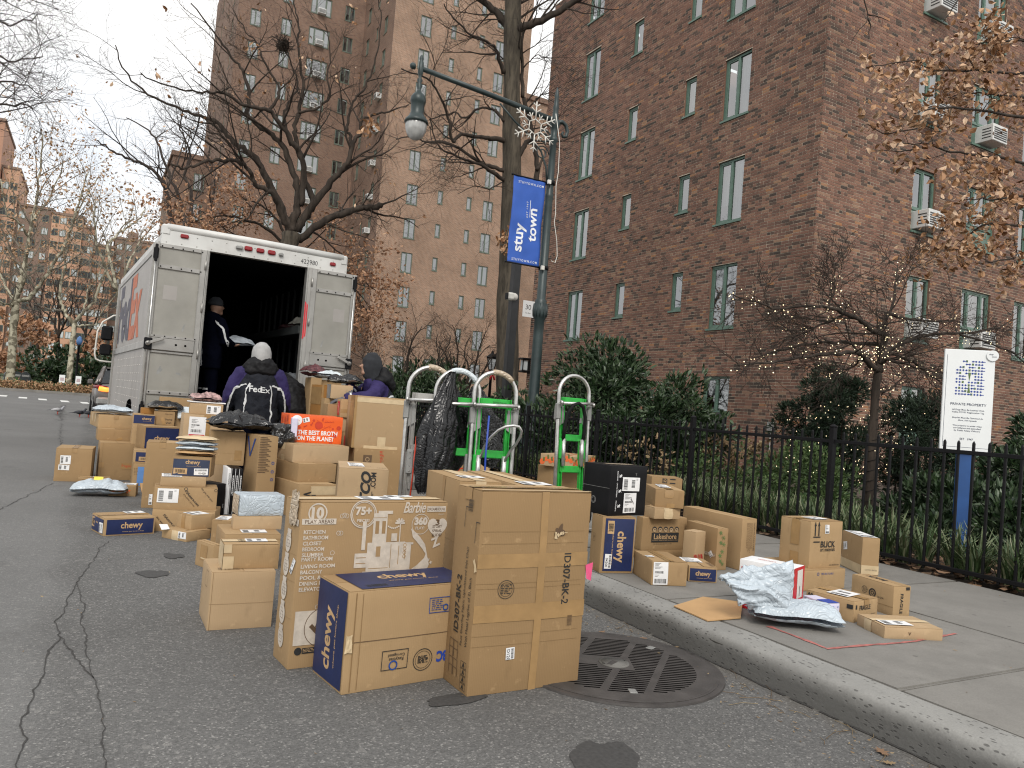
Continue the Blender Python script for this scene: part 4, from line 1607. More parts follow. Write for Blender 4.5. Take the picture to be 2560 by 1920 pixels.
# --- twigs reaching in at the upper left corner, from a tree beside the camera
t = thing('bare_tree', 'dark bare branches hanging in the upper left corner against the sky', 'tree', (-7.5, 15, 0))
inv = Matrix.Translation((7.5, -15, 0))
tr = Tree(71)
mb = MB()
tr.limb(mb, [(-7.5, 15, -.1), (-7.4, 15, 3), (-7.0, 15, 6), (-6.2, 15, 9)], .25, .12, None, 10)
obj('trunk', mb.mesh('trunk', MAT['barkdark']), t).matrix_local = inv
mb = MB()
lv = [(7, 1.3, 46, 4, 6, .24, .0), (6, .7, 45, 3, 5, .26, .0), (4, .35, 45, 3, 3, .28, -.02)]
P0 = Vector((-6.2, 15, 9))
for pts in ([(-150, 20), (-60, 30), (20, 60), (90, 40)], [(-150, 120), (-50, 130), (40, 150), (110, 140)], [(-150, 250), (-60, 220), (30, 210), (100, 230)], [(-120, 330), (-40, 280), (40, 260), (90, 270)], [(-120, -60), (-20, -20), (60, 0)]):
	P = [atY(px, py, 15) for px, py in pts]
	tr.limb(mb, [P0.lerp(P[0], .6), *P], .04, .008, lv, 5, .3, .04)
obj('crown', mb.mesh('crown', MAT['twig']), t).matrix_local = inv

# --- oak boughs with dry leaves at the upper right
t = thing('oak_tree', 'oak boughs full of dry curled brown leaves before the brick wall at right', 'tree', (16.5, 6.0, 0))
inv = Matrix.Translation((-16.5, -6.0, 0))
tr = Tree(81)
mb = MB()
tr.limb(mb, [(16.5, 6.0, 0), (16.4, 6.0, 2), (16.2, 6.0, 4.5), (16.0, 6.1, 7.0), (15.9, 6.1, 9)], .26, .14, None, 12)
obj('trunk', mb.mesh('trunk', MAT['bark']), t).matrix_local = inv
mb = MB()
lv = [(7, .75, 44, 4, 5, .2, .0), (5, .34, 44, 3, 4, .2, -.02)]
tips = []
for pts, dy, k, x0 in (([(1500, 700), (1300, 600), (1000, 540), (760, 520), (640, 545), (560, 570)], -.5, .9, 0), ([(1500, 480), (1300, 370), (1050, 350), (880, 340), (740, 340), (650, 330)], .5, 1, 0),
					([(1500, 900), (1300, 820), (1050, 760), (850, 740), (700, 700), (560, 690)], 0, .7, 0), ([(1500, 1200), (1300, 1120), (1000, 1080), (880, 1140), (800, 1200)], .4, 1, 0),
					([(1500, 1080), (1250, 960), (1100, 950), (960, 960), (880, 960)], -.6, 1, 0), ([(1500, 380), (1250, 220), (1050, 200), (930, 210)], .2, 1, 0), ([(1500, 1320), (1250, 1240), (1080, 1250), (950, 1270)], -.2, .9, 0),
					([(1500, 620), (1280, 500), (1050, 460), (900, 450), (780, 470)], .8, 1, 0)):
	n0 = len(tr.tips)
	P, rad = tr.limb(mb, trace(X5, pts, 6.4, dy), .030, .006, lv, 6, .25, .02)
	tips += [p for p, d in tr.tips[n0:] if tr.r.random() < k]
for pts in ([(480, 640), (400, 600)], [(500, 310), (420, 320)], [(560, 730), (420, 720)]):
	n0 = len(tr.tips)
	tr.limb(mb, trace(X5, [(640, pts[0][1] - 20)] + pts, 6.2), .010, .004, [(4, .22, 44, 3, 4, .2, 0)], 4, .1, .01)
	tips += [p for p, d in tr.tips[n0:]]
for pts in ([(390, -60), (385, 0), (405, 90), (350, 160), (320, 215)], [(403, 70), (450, 78), (490, 95)], [(404, 90), (418, 130), (400, 170)], [(860, -40), (800, 60), (745, 130)]):
	tr.limb(mb, trace(X5, pts, 6.6), .012, .003, [(4, .16, 44, 3, 3, .2, 0)], 5, .2, .006)
obj('limbs', mb.mesh('limbs', MAT['barkdark']), t).matrix_local = inv
obj('leaves', leaf_mesh('leaves', tips, .10, MAT['oakleaf'], 9, 4, .08, droop=.45, aspect=.62), t).matrix_local = inv

# --- small tree hung with fairy lights
t = thing('small_tree', 'small bare tree with low flat branches wound with warm fairy lights', 'tree', (7.35, 5.4, KZ))
inv = Matrix.Translation((-7.35, -5.4, -KZ))
tr = Tree(91)
YF = 5.4
mb = MB()
base = atY(*RZ(905, 1560), YF)
tr.limb(mb, [(base.x - .03, YF, 0.05)] + trace(RZ, [(905, 1560), (930, 1150), (955, 800), (975, 690)], YF), .052, .040, None, 12, jit=.004)
obj('trunk', mb.mesh('trunk', MAT['barkdark']), t).matrix_local = inv
mb = MB()
lv = [(10, .62, 38, 4, 6, .22, .015), (7, .30, 40, 3, 5, .25, .01), (3, .15, 40, 3, 3, .25, .0)]
limb_nodes = []
for pts, dy, rr in (([(965, 700), (880, 620), (830, 565), (760, 560), (600, 570), (400, 590), (200, 630), (0, 640), (-120, 660)], -.5, .035), ([(985, 560), (1030, 430), (930, 390), (850, 320), (720, 260), (580, 210), (400, 200), (200, 220), (30, 170), (-150, 110)], -.2, .035),
					([(940, 400), (1010, 340), (1080, 190), (1110, 0), (1120, -120)], .3, .03), ([(975, 690), (1000, 600), (1050, 540), (1180, 470), (1350, 420), (1550, 410), (1750, 400), (1900, 360), (2040, 290)], .3, .04),
					([(980, 640), (1050, 610), (1150, 640), (1350, 690), (1470, 720)], -.5, .025), ([(985, 600), (950, 500), (700, 480), (450, 490), (200, 540), (0, 600)], .4, .028),
					([(1060, 560), (1250, 640), (1380, 740), (1480, 800)], .2, .02), ([(1060, 260), (1150, 290), (1300, 310), (1500, 320), (1560, 290)], .2, .02),
					([(970, 700), (985, 620), (975, 690 - 130), (985, 560)], 0, .045), ([(965, 860), (1040, 850), (1100, 810), (1180, 730)], .3, .016), ([(580, 210), (620, 120), (640, 0)], 0, .012), ([(1600, 420), (1800, 480), (2000, 560), (2090, 640)], .4, .014),
					([(830, 570), (800, 640), (700, 690), (560, 700)], .5, .014), ([(700, 270), (560, 330), (400, 380), (250, 390)], .5, .014)):
	Pp, rad = tr.limb(mb, trace(RZ, pts, YF, dy), rr, .006, lv, 6, .15, .01)
	limb_nodes += Pp
obj('crown', mb.mesh('crown', MAT['barkdark']), t).matrix_local = inv
fl = MB()
pool = limb_nodes
for i in range(480):
	c = tr.r.choice(pool) + Vector((tr.r.gauss(0, .04), tr.r.gauss(0, .04), tr.r.gauss(0, .045)))
	fl.ball(c, .0050 * tr.r.uniform(.7, 1.25), nu=5, nv=4)
for i in range(150):
	a = tr.r.uniform(0, 6.3)
	rr = .55 * math.sqrt(tr.r.random())
	fl.ball((8.2 + rr * math.cos(a) * 1.3 + tr.r.gauss(0, .4), 6.3 + rr * math.sin(a), KZ + .15 + tr.r.random() * 1.3), .0045, nu=5, nv=4)
for i in range(40):
	fl.ball((7.0 + tr.r.gauss(0, .3), 5.75 + tr.r.gauss(0, .25), KZ + .5 + tr.r.random() * .4), .0045, nu=5, nv=4)
o = fl.build('fairy_lights', MAT['fairy'])
stuff(tag(o, 'hundreds of tiny warm white fairy lights strung through the small bare tree', 'fairy lights'))
wire = MB()
P = [Vector((base.x + .02, YF, z)) for z in (0,)]
hel = []
for i in range(120):
	z = .2 + 1.55 * i / 119
	f = (z - .05) / 1.8
	c = Vector((base.x - .03, YF, 0)).lerp(Vector(atY(*RZ(975, 690), YF)), f)
	a = i * .75
	hel.append(Vector((c.x + .052 * math.cos(a), c.y + .052 * math.sin(a), z)))
wire.sweep(hel, .0035, n=3, cap=False)
tag(wire.build('light_cord', MAT['rubber']), 'dark light cord coiled round the small tree trunk', 'cord')

# ------------------------------------------------------------------ shrubs
def shrub(name, label, c, rad, zlo, zhi, n, size, mat, seed, aspect=.32, per=5, stems=7, clump=1.0, group=None, lobes=14):
	t = thing(name, label, 'shrub', (c[0], c[1], KZ), 0, group)
	r_ = random.Random(seed)
	L = []
	for i in range(lobes):
		a, q = r_.uniform(0, 6.283), math.sqrt(r_.random())
		zz = r_.uniform(zlo, zhi)
		f = math.sin(math.pi * min(1, max(.12, (zz - zlo) / (zhi - zlo) * .8 + .12)))
		L.append((Vector((rad * q * math.cos(a) * f, rad * q * math.sin(a) * f, zz - KZ)), r_.uniform(.22, .46) * rad * clump))
	C, D = [], []
	for i in range(n):
		l, rr = r_.choice(L)
		d = Vector((r_.gauss(0, 1), r_.gauss(0, 1), r_.gauss(.25, 1))).normalized()
		C.append(l + d * rr * r_.uniform(.55, 1.08))
		D.append(d + Vector((0, 0, .25)))
	C = np.array([tuple(p) for p in C])
	keep = C[:, 2] > .02
	obj('foliage', leaf_mesh('foliage', C[keep], size, MAT[mat], seed, per, size * .18, aspect=aspect, dirs=np.array([tuple(d) for d in D])[keep]), t)
	mb = MB()
	for i in range(stems):
		l, rr = r_.choice(L)
		a = Vector((r_.gauss(0, .12), r_.gauss(0, .12), -.05))
		mb.sweep([a, a.lerp(l, .5) + Vector((r_.gauss(0, .05), r_.gauss(0, .05), 0)), l], [.02, .014, .007], n=5, cap=False)
	mb.build('stems', MAT['barkdark'], t)
	return t


shrub('rhododendron', 'big dark rhododendron bush between the lamp post and the green window', (7.35, 10.5), 1.25, .3, 1.98, 2600, .125, 'rhodo', 101, lobes=46)
shrub('rhododendron', 'smaller dark rhododendron close beside the big one, nearer the window', (7.6, 9.0), .80, .4, 1.8, 1500, .115, 'rhodo', 102, lobes=30)
shrub('rhododendron', 'low dark rhododendron behind the hand trucks by the lamp base', (6.95, 12.6), 1.05, .15, 1.2, 1300, .12, 'rhodo', 103, lobes=26)
shrub('rhododendron', 'dark evergreen shrub between the thick trunk and the small courtyard tree', (6.7, 16.2), 1.4, .2, 1.5, 1100, .15, 'rhodo', 104, lobes=24)
shrub('rhododendron', 'distant dark evergreen shrub under the tower windows', (8.3, 20.5), 2.0, .2, 1.7, 520, .2, 'rhodo', 105, lobes=16)
shrub('yew_bush', 'ragged dark yew rising left of the fairy light trunk', (8.75, 7.1), .66, .45, 2.0, 4200, .075, 'yew', 106, .2, 5, 9, .8, lobes=40)
shrub('yew_bush', 'spreading dark yew between the fairy light trunk and the white sign', (10.1, 6.7), .85, .45, 1.6, 3200, .075, 'yew', 107, .2, 5, 7, .8, lobes=30)
shrub('low_shrub', 'low mid green shrub behind the fence left of the coiled trunk', (7.0, 5.95), .62, .2, .95, 1900, .05, 'pieris', 108, .38, 5, 6, 1.0, lobes=20)
shrub('low_shrub', 'loose low green shrub at the foot of the brick corner', (7.9, 7.7), .95, .15, .65, 1700, .05, 'pieris', 109, .38, 4, 6, 1.0)
for i, (x, y, zh, lab) in enumerate(((7.35, 4.15, .6, 'glossy dark rhododendron right at the foot of the blue sign post'), (7.45, 3.45, .8, 'glossy dark rhododendron behind the last fence pickets'), (8.4, 4.4, .95, 'glossy rhododendron in the second row behind the blue sign post'), (8.0, 5.0, .62, 'low glossy rhododendron right of the coiled trunk base'))):
	shrub('rhododendron', lab, (x, y), .55, .12, zh, 800, .10, 'rhodo', 110 + i, lobes=22)
shrub('rhododendron', 'dark shrub against the brick wall beside the white sign', (10.6, 5.3), .8, .3, 1.4, 900, .10, 'rhodo', 120)
shrub('dry_shrub', 'withered hydrangea with papery brown heads under the green window', (8.3, 8.15), .55, .35, .95, 200, .07, 'dryplant', 121, .7, 4, 14, 1.0)
shrub('dry_shrub', 'withered brown stems at the fence near the lamp post', (6.6, 8.2), .35, .35, .95, 60, .07, 'dryplant', 122, .5, 3, 12, .8)

# strap-leaved edging plants in clumps, nobody could count them
def blades(name, pts, n, hgt, seed, parent=None):
	r_ = np.random.default_rng(seed)
	C = np.repeat(np.array(pts), n, 0)
	k = len(C)
	a = r_.uniform(0, 2 * np.pi, k)
	C = C + np.stack([np.cos(a), np.sin(a), 0 * a], 1) * r_.uniform(0, .06, k)[:, None]
	out = np.stack([np.cos(a), np.sin(a), 0 * a], 1)
	side = np.stack([-np.sin(a), np.cos(a), 0 * a], 1)
	L = hgt * r_.uniform(.55, 1.2, k)[:, None]
	lean = r_.uniform(.2, 1.1, k)[:, None]
	w = .0065 * r_.uniform(.7, 1.3, k)[:, None]
	up = np.array((0, 0, 1.0))
	V = []
	for t, ww in ((0, 1), (.35, 1.1), (.7, .9), (1.0, .15)):
		p = C + out * L * lean * t ** 1.6 * .75 + up * L * (t - .38 * lean * t ** 2.4)
		V += [p - side * w * ww, p + side * w * ww]
	V = np.stack(V, 1).reshape(-1, 3)
	q = np.array([(0, 1, 3, 2), (2, 3, 5, 4), (4, 5, 7, 6)])
	Q = (np.arange(k)[:, None, None] * 8 + q[None]).reshape(-1, 4)
	return npmesh(name, V, Q, MAT['blade'])


pts = []
for i in range(520):
	y = rng.uniform(1.2, 15)
	x = 5.95 + abs(rng.gauss(0, .55)) + (0 if y > 3 else .2)
	if mnoise.noise(Vector((x * 1.3, y * .8, 2))) > -.28 and math.hypot(x - 6.9, y - 3.9) > .25:
		pts.append((x, y, KZ + .01))
o = obj('edging_grass', blades('edging_grass', pts, 34, .40, 201))
stuff(tag(o, 'arching strap leaved green edging plants along the fence', 'ground cover'))
# fallen leaves
C = [(5.85 + abs(rng.gauss(0, .9)), rng.uniform(1, 16), KZ + .02 + rng.random() * .03) for i in range(5200)]
o = obj('leaf_litter', leaf_mesh('leaf_litter', C, .085, MAT['litter'], 203, 1, .02, flat=.8, aspect=.6))
stuff(tag(o, 'brown fallen leaves covering the soil behind the fence', 'leaf litter'))
C = [(2.70 - abs(rng.gauss(0, .16)), rng.uniform(1.2, 6.0), .006) for i in range(420)] + [(rng.uniform(-.5, 2.7), rng.uniform(1.6, 9), .006) for i in range(130)] + [(rng.uniform(3, 5.8), rng.uniform(1.8, 7), KZ + .006) for i in range(70)]
o = obj('road_litter', leaf_mesh('road_litter', C, .018, MAT['dryplant'], 204, 1, .005, flat=.9, aspect=.35))
stuff(tag(o, 'small dry scraps and wood chips scattered on the road by the kerb', 'litter'))
tw = MB()
for i in range(42):
	x, y = 2.72 - abs(rng.gauss(0, .2)), rng.uniform(1.4, 4)
	a = rng.uniform(0, 3.1)
	l = rng.uniform(.03, .09)
	tw.sweep([(x, y, .006), (x + l * math.cos(a), y + l * math.sin(a), .008), (x + 2 * l * math.cos(a + .2), y + 2 * l * math.sin(a + .2), .006)], .0013, n=3, cap=False)
stuff(tag(tw.build('twig_litter', MAT['dryplant']), 'thin dry twigs lying in the gutter', 'twigs'))
# single oak leaves one can point at
def oak_leaf(loc, s, rz, label, mat='litter'):
	out = [(0, -.5), (.05, -.3), (.2, -.32), (.12, -.12), (.34, -.02), (.14, .08), (.26, .26), (.08, .24), (0, .5)]
	pts = out + [(-x, y) for x, y in out[-2:0:-1]]
	mb = MB()
	V = [(x * s, y * s, .004 + .03 * s * (abs(x) * 2) ** 1.5 + .05 * s * y * y) for x, y in pts]
	mb.add([(0, 0, .004)] + V, [(0, 1 + i, 1 + (i + 1) % len(V)) for i in range(len(V))])
	tag(mb.build('oak_leaf', MAT[mat], None, loc, rz), label, 'leaf', 'single fallen leaves')


for (px, py, z, s, lab, mt) in ((1578, 1556, 0, .085, 'yellow curled leaf in the gutter above the utility cover', 'dryplant'), (1608, 1599, 0, .06, 'small tan leaf at the upper edge of the utility cover', 'litter'), (1665, 1593, 0, .07, 'dark curled leaf against the kerb above the utility cover', 'litter'),
								(2205, 1884, 0, .085, 'pale brown lobed oak leaf on the road at the bottom edge', 'litter'), (2222, 1912, 0, .06, 'straw coloured leaf just below the lobed oak leaf', 'dryplant'), (1692, 1621, 0, .035, 'white scrap of paper on the utility cover edge', 'dryplant'), (1505, 1583, 0, .05, 'tan leaf near the tall double chair box', 'litter')):
	p = atZ(px, py, z)
	oak_leaf((p.x, p.y, z + .004), s, rng.uniform(0, 6), lab, mt)

# far hedges and lawn plants across the street
for i, (x, y, rr, zh, lab, m_) in enumerate(((-2.0, 66, 3.2, 2.2, 'dark evergreen hedge mass left of the forked plane tree', 'rhodo'), (2.5, 68, 4, 2.6, 'dark evergreen shrub behind the grey car', 'rhodo'), (-5.5, 76, 3, 5.5, 'rust brown beech thicket behind the mailboxes', 'rust'), (0.2, 80, 5, 4.5, 'rust brown thicket behind the small white signs', 'rust'))):
	shrub('far_shrub', lab, (x, y), rr, .3, zh, 500, .4, m_, 140 + i, .5, 4, 5, 1.0)
hd = []
for i in range(2600):
	x = rng.uniform(-9, 6)
	hd.append((x, 54.1 + rng.uniform(-.2, .3), .15 + rng.random() * .42))
o = obj('kerb_hedge', leaf_mesh('kerb_hedge', hd, .16, MAT['planeleaf'], 150, 2, .08))
stuff(tag(o, 'low brown clipped hedge along the far kerb', 'hedge'))
hd = [(rng.uniform(-9, 6), rng.uniform(55, 62), .15 + rng.random() * .22) for i in range(2600)]
o = obj('far_grass', leaf_mesh('far_grass', hd, .3, MAT['pieris'], 151, 1, .1))
stuff(tag(o, 'rough green ground cover on the far verge', 'ground cover'))

# courtyard saplings between truck and trunk
for lab, x, y, sd, hh, fork in (('small many stemmed bare tree between the truck and the hand trucks', 6.25, 17.0, 161, 1.0, 5), ('thin bare sapling in front of the tower ground floor', 8.0, 18.5, 162, 1.3, 3), ('low twiggy bare tree beside the thick trunk', 8.9, 19.0, 163, 1.6, 5)):
	t = thing('courtyard_tree', lab, 'tree', (x, y, 0))
	tr = Tree(sd)
	mb = MB()
	tr.limb(mb, [(0, 0, -.05), (.02, 0, hh * .5), (-.02, 0, hh)], .09 if fork > 3 else .04, .07 if fork > 3 else .03, None, 8)
	mb.build('trunk', MAT['barkdark'], t)
	mb = MB()
	lv = [(7, .95, 40, 4, 6, .25, .03), (6, .5, 42, 3, 5, .25, .02), (3, .25, 42, 3, 3, .25, 0)]
	for k in range(fork):
		a = 6.283 * k / fork + tr.r.uniform(-.3, .3)
		e = Vector((math.cos(a) * tr.r.uniform(.8, 1.4), math.sin(a) * tr.r.uniform(.6, 1.1), tr.r.uniform(1.2, 2.1)))
		s = Vector((0, 0, hh * tr.r.uniform(.75, 1)))
		tr.limb(mb, [s, s + e * .35 + tr.rv() * .1, s + e * .7 + tr.rv() * .12, s + e], .045 if fork > 3 else .02, .01, lv, 6, .2, .02)
	mb.build('crown', MAT['barkdark'], t)

# ------------------------------------------------------------------ lamp post with banner and snowflake
LX, LY = 6.42, 11.0
lamp = thing('lamp_post', 'dark green street lamp post with long arm and hanging globe behind the fence', 'lamp post', (LX, LY, KZ))
mb = MB()
mb.lathe([(.22, -.1), (.22, .12), (.19, .16), (.165, .5), (.15, .62), (.155, .66), (.155, .70), (.125, .74), (.118, 1.1), (.092, 1.25), (.085, 2.3), (.084, 2.55), (.105, 2.58), (.12, 2.66), (.118, 2.78), (.098, 2.84), (.10, 2.88), (.075, 2.9), (.067, 4.6), (.072, 4.62), (.072, 4.66), (.062, 4.68), (.055, 5.55), (.075, 5.58), (.075, 5.62), (.052, 5.64), (.062, 5.78), (.085, 5.82), (.085, 5.90), (.055, 5.96), (.045, 6.1), (.055, 6.14), (.038, 6.2), (.034, 6.32), (.042, 6.35), (.030, 6.38), (.022, 6.45), (.001, 6.5)], n=18)
mb.build('post', MAT['lampgreen'], lamp)
mb = MB()
for k in range(12):
	a = 2 * math.pi * k / 12
	mb.sweep([(.166 * math.cos(a), .166 * math.sin(a), .2), (.152 * math.cos(a), .152 * math.sin(a), .6)], .012, n=5)
	mb.sweep([(.110 * math.cos(a), .110 * math.sin(a), 2.6), (.120 * math.cos(a), .120 * math.sin(a), 2.7), (.108 * math.cos(a), .108 * math.sin(a), 2.82)], .011, n=5)
mb.build('fluting', MAT['lampgreen'], lamp)
AZ = 5.92
e1 = (-2.46, 0, AZ + .20)
mb = MB()
mb.sweep([(0, 0, AZ), (-1.2, 0, AZ + .11), e1], [.048, .042, .038], n=10)
mb.build('arm', MAT['lampgreen'], lamp)
mb = MB()
mb.sweep([(.05, 0, AZ - .02), (.14, 0, AZ + .02), (.22, 0, AZ - .02), (.26, 0, AZ - .12), (.24, 0, AZ - .21), (.18, 0, AZ - .23), (.155, 0, AZ - .18), (.18, 0, AZ - .15)], [.04, .036, .034, .032, .03, .026, .022, .02], n=8)
mb.sweep([(-.07, 0, 4.9), (-.10, 0, 5.1), (-.22, 0, 5.35), (-.45, 0, 5.55), (-.75, 0, 5.72), (-1.05, 0, AZ + .02)], .016, n=7)
sc_ = [(-.18 + .13 * math.cos(a) * (1 - a / 14), 0, 5.60 + .13 * math.sin(a) * (1 - a / 14)) for a in [i * .5 for i in range(18)]]
mb.sweep(sc_, .013, n=6)
mb.sweep([(p[0] - .02, 0, p[2] - .27) for p in sc_], .011, n=6)
mb.build('scroll_bracket', MAT['lampgreen'], lamp)
gx, gz = -2.44, AZ + .17
mb = MB()
mb.lathe([(.001, gz + .24), (.025, gz + .22), (.035, gz + .17), (.022, gz + .14), (.04, gz + .12), (.042, gz - .05), (.03, gz - .08), (.022, gz - .12), (.045, gz - .16), (.025, gz - .20), (.05, gz - .24), (.025, gz - .30), (.04, gz - .34), (.085, gz - .38), (.115, gz - .43), (.12, gz - .50), (.105, gz - .52), (.10, gz - .66), (.13, gz - .73), (.175, gz - .78), (.185, gz - .82), (.15, gz - .83)], c=(gx, 0, 0), n=18)
mb.sweep([(gx - .16, 0, gz + .02), (gx - .10, 0, gz + .03)], [.012, .05], n=8)
mb.ball((gx - .13, 0, gz + .03), .05, nu=8, nv=6)
mb.build('lamp_housing', MAT['lampgreen'], lamp)
mb = MB()
V, F = [], []
prof = [(.155, -.83), (.162, -.87), (.150, -.94), (.122, -1.01), (.08, -1.06), (.03, -1.085), (.0, -1.09)]
n = 36
for r_, z in prof:
	for j in range(n):
		a = 2 * math.pi * j / n
		rr = r_ * (1 + (.03 if j % 2 else -.03))
		V.append((gx + rr * math.cos(a), rr * math.sin(a), gz + z))
for i in range(len(prof) - 1):
	for j in range(n):
		F.append((i * n + j, (i + 1) * n + j, (i + 1) * n + (j + 1) % n, i * n + (j + 1) % n))
mb.add(V, F, 0, True)
mt = pbr('frosted_lamp_globe', (.36, .36, .35), .15, 0, .25, 8, spec=.7)
mb.build('lamp_globe', mt, lamp)
mb = MB()
mb.lathe([(.0865, 1.30), (.0865, 1.33)], n=16)
mb.build('band', MAT['offwhite'], lamp)
# banner, hung from two rods on the street side
ban = thing('banner', 'blue cloth banner reading stuy town hung from the lamp post', 'banner', (LX, LY, KZ))
ztop, zbot = 4.86, 3.42
mb = MB()
for z in (ztop, zbot):
	mb.sweep([(-.05, 0, z), (-.72, 0, z)], .012, n=8)
	mb.lathe([(.085, z - .03), (.085, z + .03)], n=14)
	mb.ball((-.72, 0, z), .02, nu=8, nv=6)
mb.build('rod', MAT['blackiron'], ban)
NX, NZ = 14, 34
V, F = [], []


def ban_p(u, v):
	x = -.09 - .60 * (1 - u)
	z = zbot + (ztop - zbot) * v
	y = .022 * math.sin(u * 5 + v * 6) * math.sin(math.pi * v) + .016 * mnoise.noise(Vector((u * 4, v * 7, 3)))
	return Vector((x, y, z))


for j in range(NZ + 1):
	for i in range(NX + 1):
		V.append(ban_p(i / NX, j / NZ))
for j in range(NZ):
	for i in range(NX):
		a = j * (NX + 1) + i
		F.append((a, a + 1, a + NX + 2, a + NX + 1))
mb = MB()
mb.add(V, F, 0, True)
o = mb.build('cloth', MAT['banner'], ban)
so = o.modifiers.new('thick', 'SOLIDIFY')
so.thickness = .004
mb = MB()


def ban_text(s, u, v, w, h, rot, off, sp=1.0):
	tmp = MB()
	text_on(tmp, s, Matrix.Identity(4), w=w, h=h, center=(0, 0), rot=rot, off=off, spacing=sp)
	P = []
	for p in tmp.v:
		q = ban_p(u + p[0] / .60, v + p[1] / (ztop - zbot))
		P.append((q.x, q.y - .005, q.z))
	mb.add(P, tmp.f)


ban_text('stuy', .33, .30, .46, .20, R(90), .022)
ban_text('town', .70, .47, .56, .155, R(90), .022)
ban_text('EST 1947', .49, .635, .27, .034, R(90), 0, 1.3)
ban_text('STUYTOWN.COM', .55, .935, .47, .038, 0, .008, 1.35)
ban_text('STUYTOWN.COM', .52, .045, .47, .038, 0, .008, 1.35)
tmp = [ban_p(u, v) - Vector((0, .005, 0)) for u, v in ((.575, .55), (.59, .55), (.59, .75), (.575, .75))]
mb.add(tmp, [(0, 1, 2, 3)])
mb.build('lettering', MAT['bannerwhite'], ban)
for z in (ztop, zbot):
	mb = MB()
	mb.cbox(-.10, -.11, z - .05, -.04, -.07, z + .02, .004)
	mb.build('tag', MAT['offwhite'], ban)
# snowflake ornament
sf = thing('snowflake_ornament', 'white snowflake Christmas ornament fixed under the lamp arm', 'ornament', (LX - .42, LY - .09, KZ + 5.69))
mb = MB()
for k in range(6):
	a = R(90 + 60 * k)
	d = Vector((math.cos(a), 0, math.sin(a)))
	mb.sweep([d * .13, d * .42], .011, n=5)
	b = a + R(30)
	d2 = Vector((math.cos(b), 0, math.sin(b)))
	mb.sweep([d * .13, d2 * .11, Vector((math.cos(a + R(60)), 0, math.sin(a + R(60)))) * .13], .009, n=5)
	for f, l in ((.24, .11), (.34, .075)):
		for s in (-1, 1):
			c = a + s * R(52)
			mb.sweep([d * f, d * f + Vector((math.cos(c), 0, math.sin(c))) * l], .010, n=5)
	for s in (-1, 0, 1):
		c = b + s * R(48)
		mb.sweep([d2 * .17, d2 * (.17 + .0) + Vector((math.cos(c), 0, math.sin(c))) * .075], .009, n=5)
	mb.sweep([d2 * .11, d2 * .2], .009, n=5)
mb.build('frame', MAT['offwhite'], sf)
wire = MB()
wire.sweep([(LX - .05, LY - .1, 5.35), (LX + .07, LY - .09, 4.9), (LX + .09, LY - .09, 4.4), (LX + .06, LY - .1, 4.15), (LX + .10, LY - .09, 3.7), (LX + .08, LY - .1, 3.55), (LX + .17, LY - .08, 3.25), (LX + .2, LY - .08, 3.0), (LX + .17, LY - .08, 2.88), (LX + .09, LY - .08, 2.9)], .007, n=5)
o = wire.build('cable', MAT['offwhite'], None, (0, 0, KZ + .65))
tag(o, 'thin white cable dangling down the lamp post from the snowflake', 'cable')

# square charcoal camera pole
cp = thing('camera_pole', 'square charcoal pole with a white camera in front of the thick trunk', 'pole', (6.98, 13.0, 0))
mb = MB()
mb.cbox(-.075, -.075, 0, .075, .075, 4.6, .008)
mb.build('post', MAT['poleblack'], cp)
mb = MB()
mb.cbox(-.20, -.16, 3.25, -.06, -.02, 3.40, .03, 0)
mb.ball((-.05, -.09, 3.33), .085, .07, .075, m=0)
mb.cbox(-.215, -.15, 3.262, -.199, -.03, 3.388, .006, 1)
mb.build('camera', [MAT['offwhite'], MAT['black']], cp)
# small courtyard lantern with a red bow
ln = thing('courtyard_lantern', 'old style courtyard lantern tied with a red bow left of the trunk', 'lamp', (10.18, 20, 0))
mb = MB()
mb.lathe([(.05, 0), (.04, 2.2), (.06, 2.25), (.10, 2.3)], n=10)
mb.lathe([(.17, 2.62), (.20, 2.66), (.05, 2.78), (.03, 2.84), (.001, 2.88)], n=6, smooth=False)
for k in range(6):
	a = k * math.pi / 3
	mb.sweep([(.09 * math.cos(a), .09 * math.sin(a), 2.3), (.16 * math.cos(a), .16 * math.sin(a), 2.62)], .012, n=4)
mb.build('post', MAT['blackiron'], ln)
mb = MB()
mb.lathe([(.075, 2.31), (.145, 2.61)], n=6, smooth=False)
mb.build('lamp_glass', MAT['blindw'], ln)
mb = MB()
for s in (-1, 1):
	mb.ball((s * .10, -.10, 2.2), .10, .04, .06, nu=8, nv=6)
	mb.sweep([(0, -.1, 2.2), (s * .08, -.1, 2.0)], .03, n=5)
mb.build('bow', MAT['red'], ln)

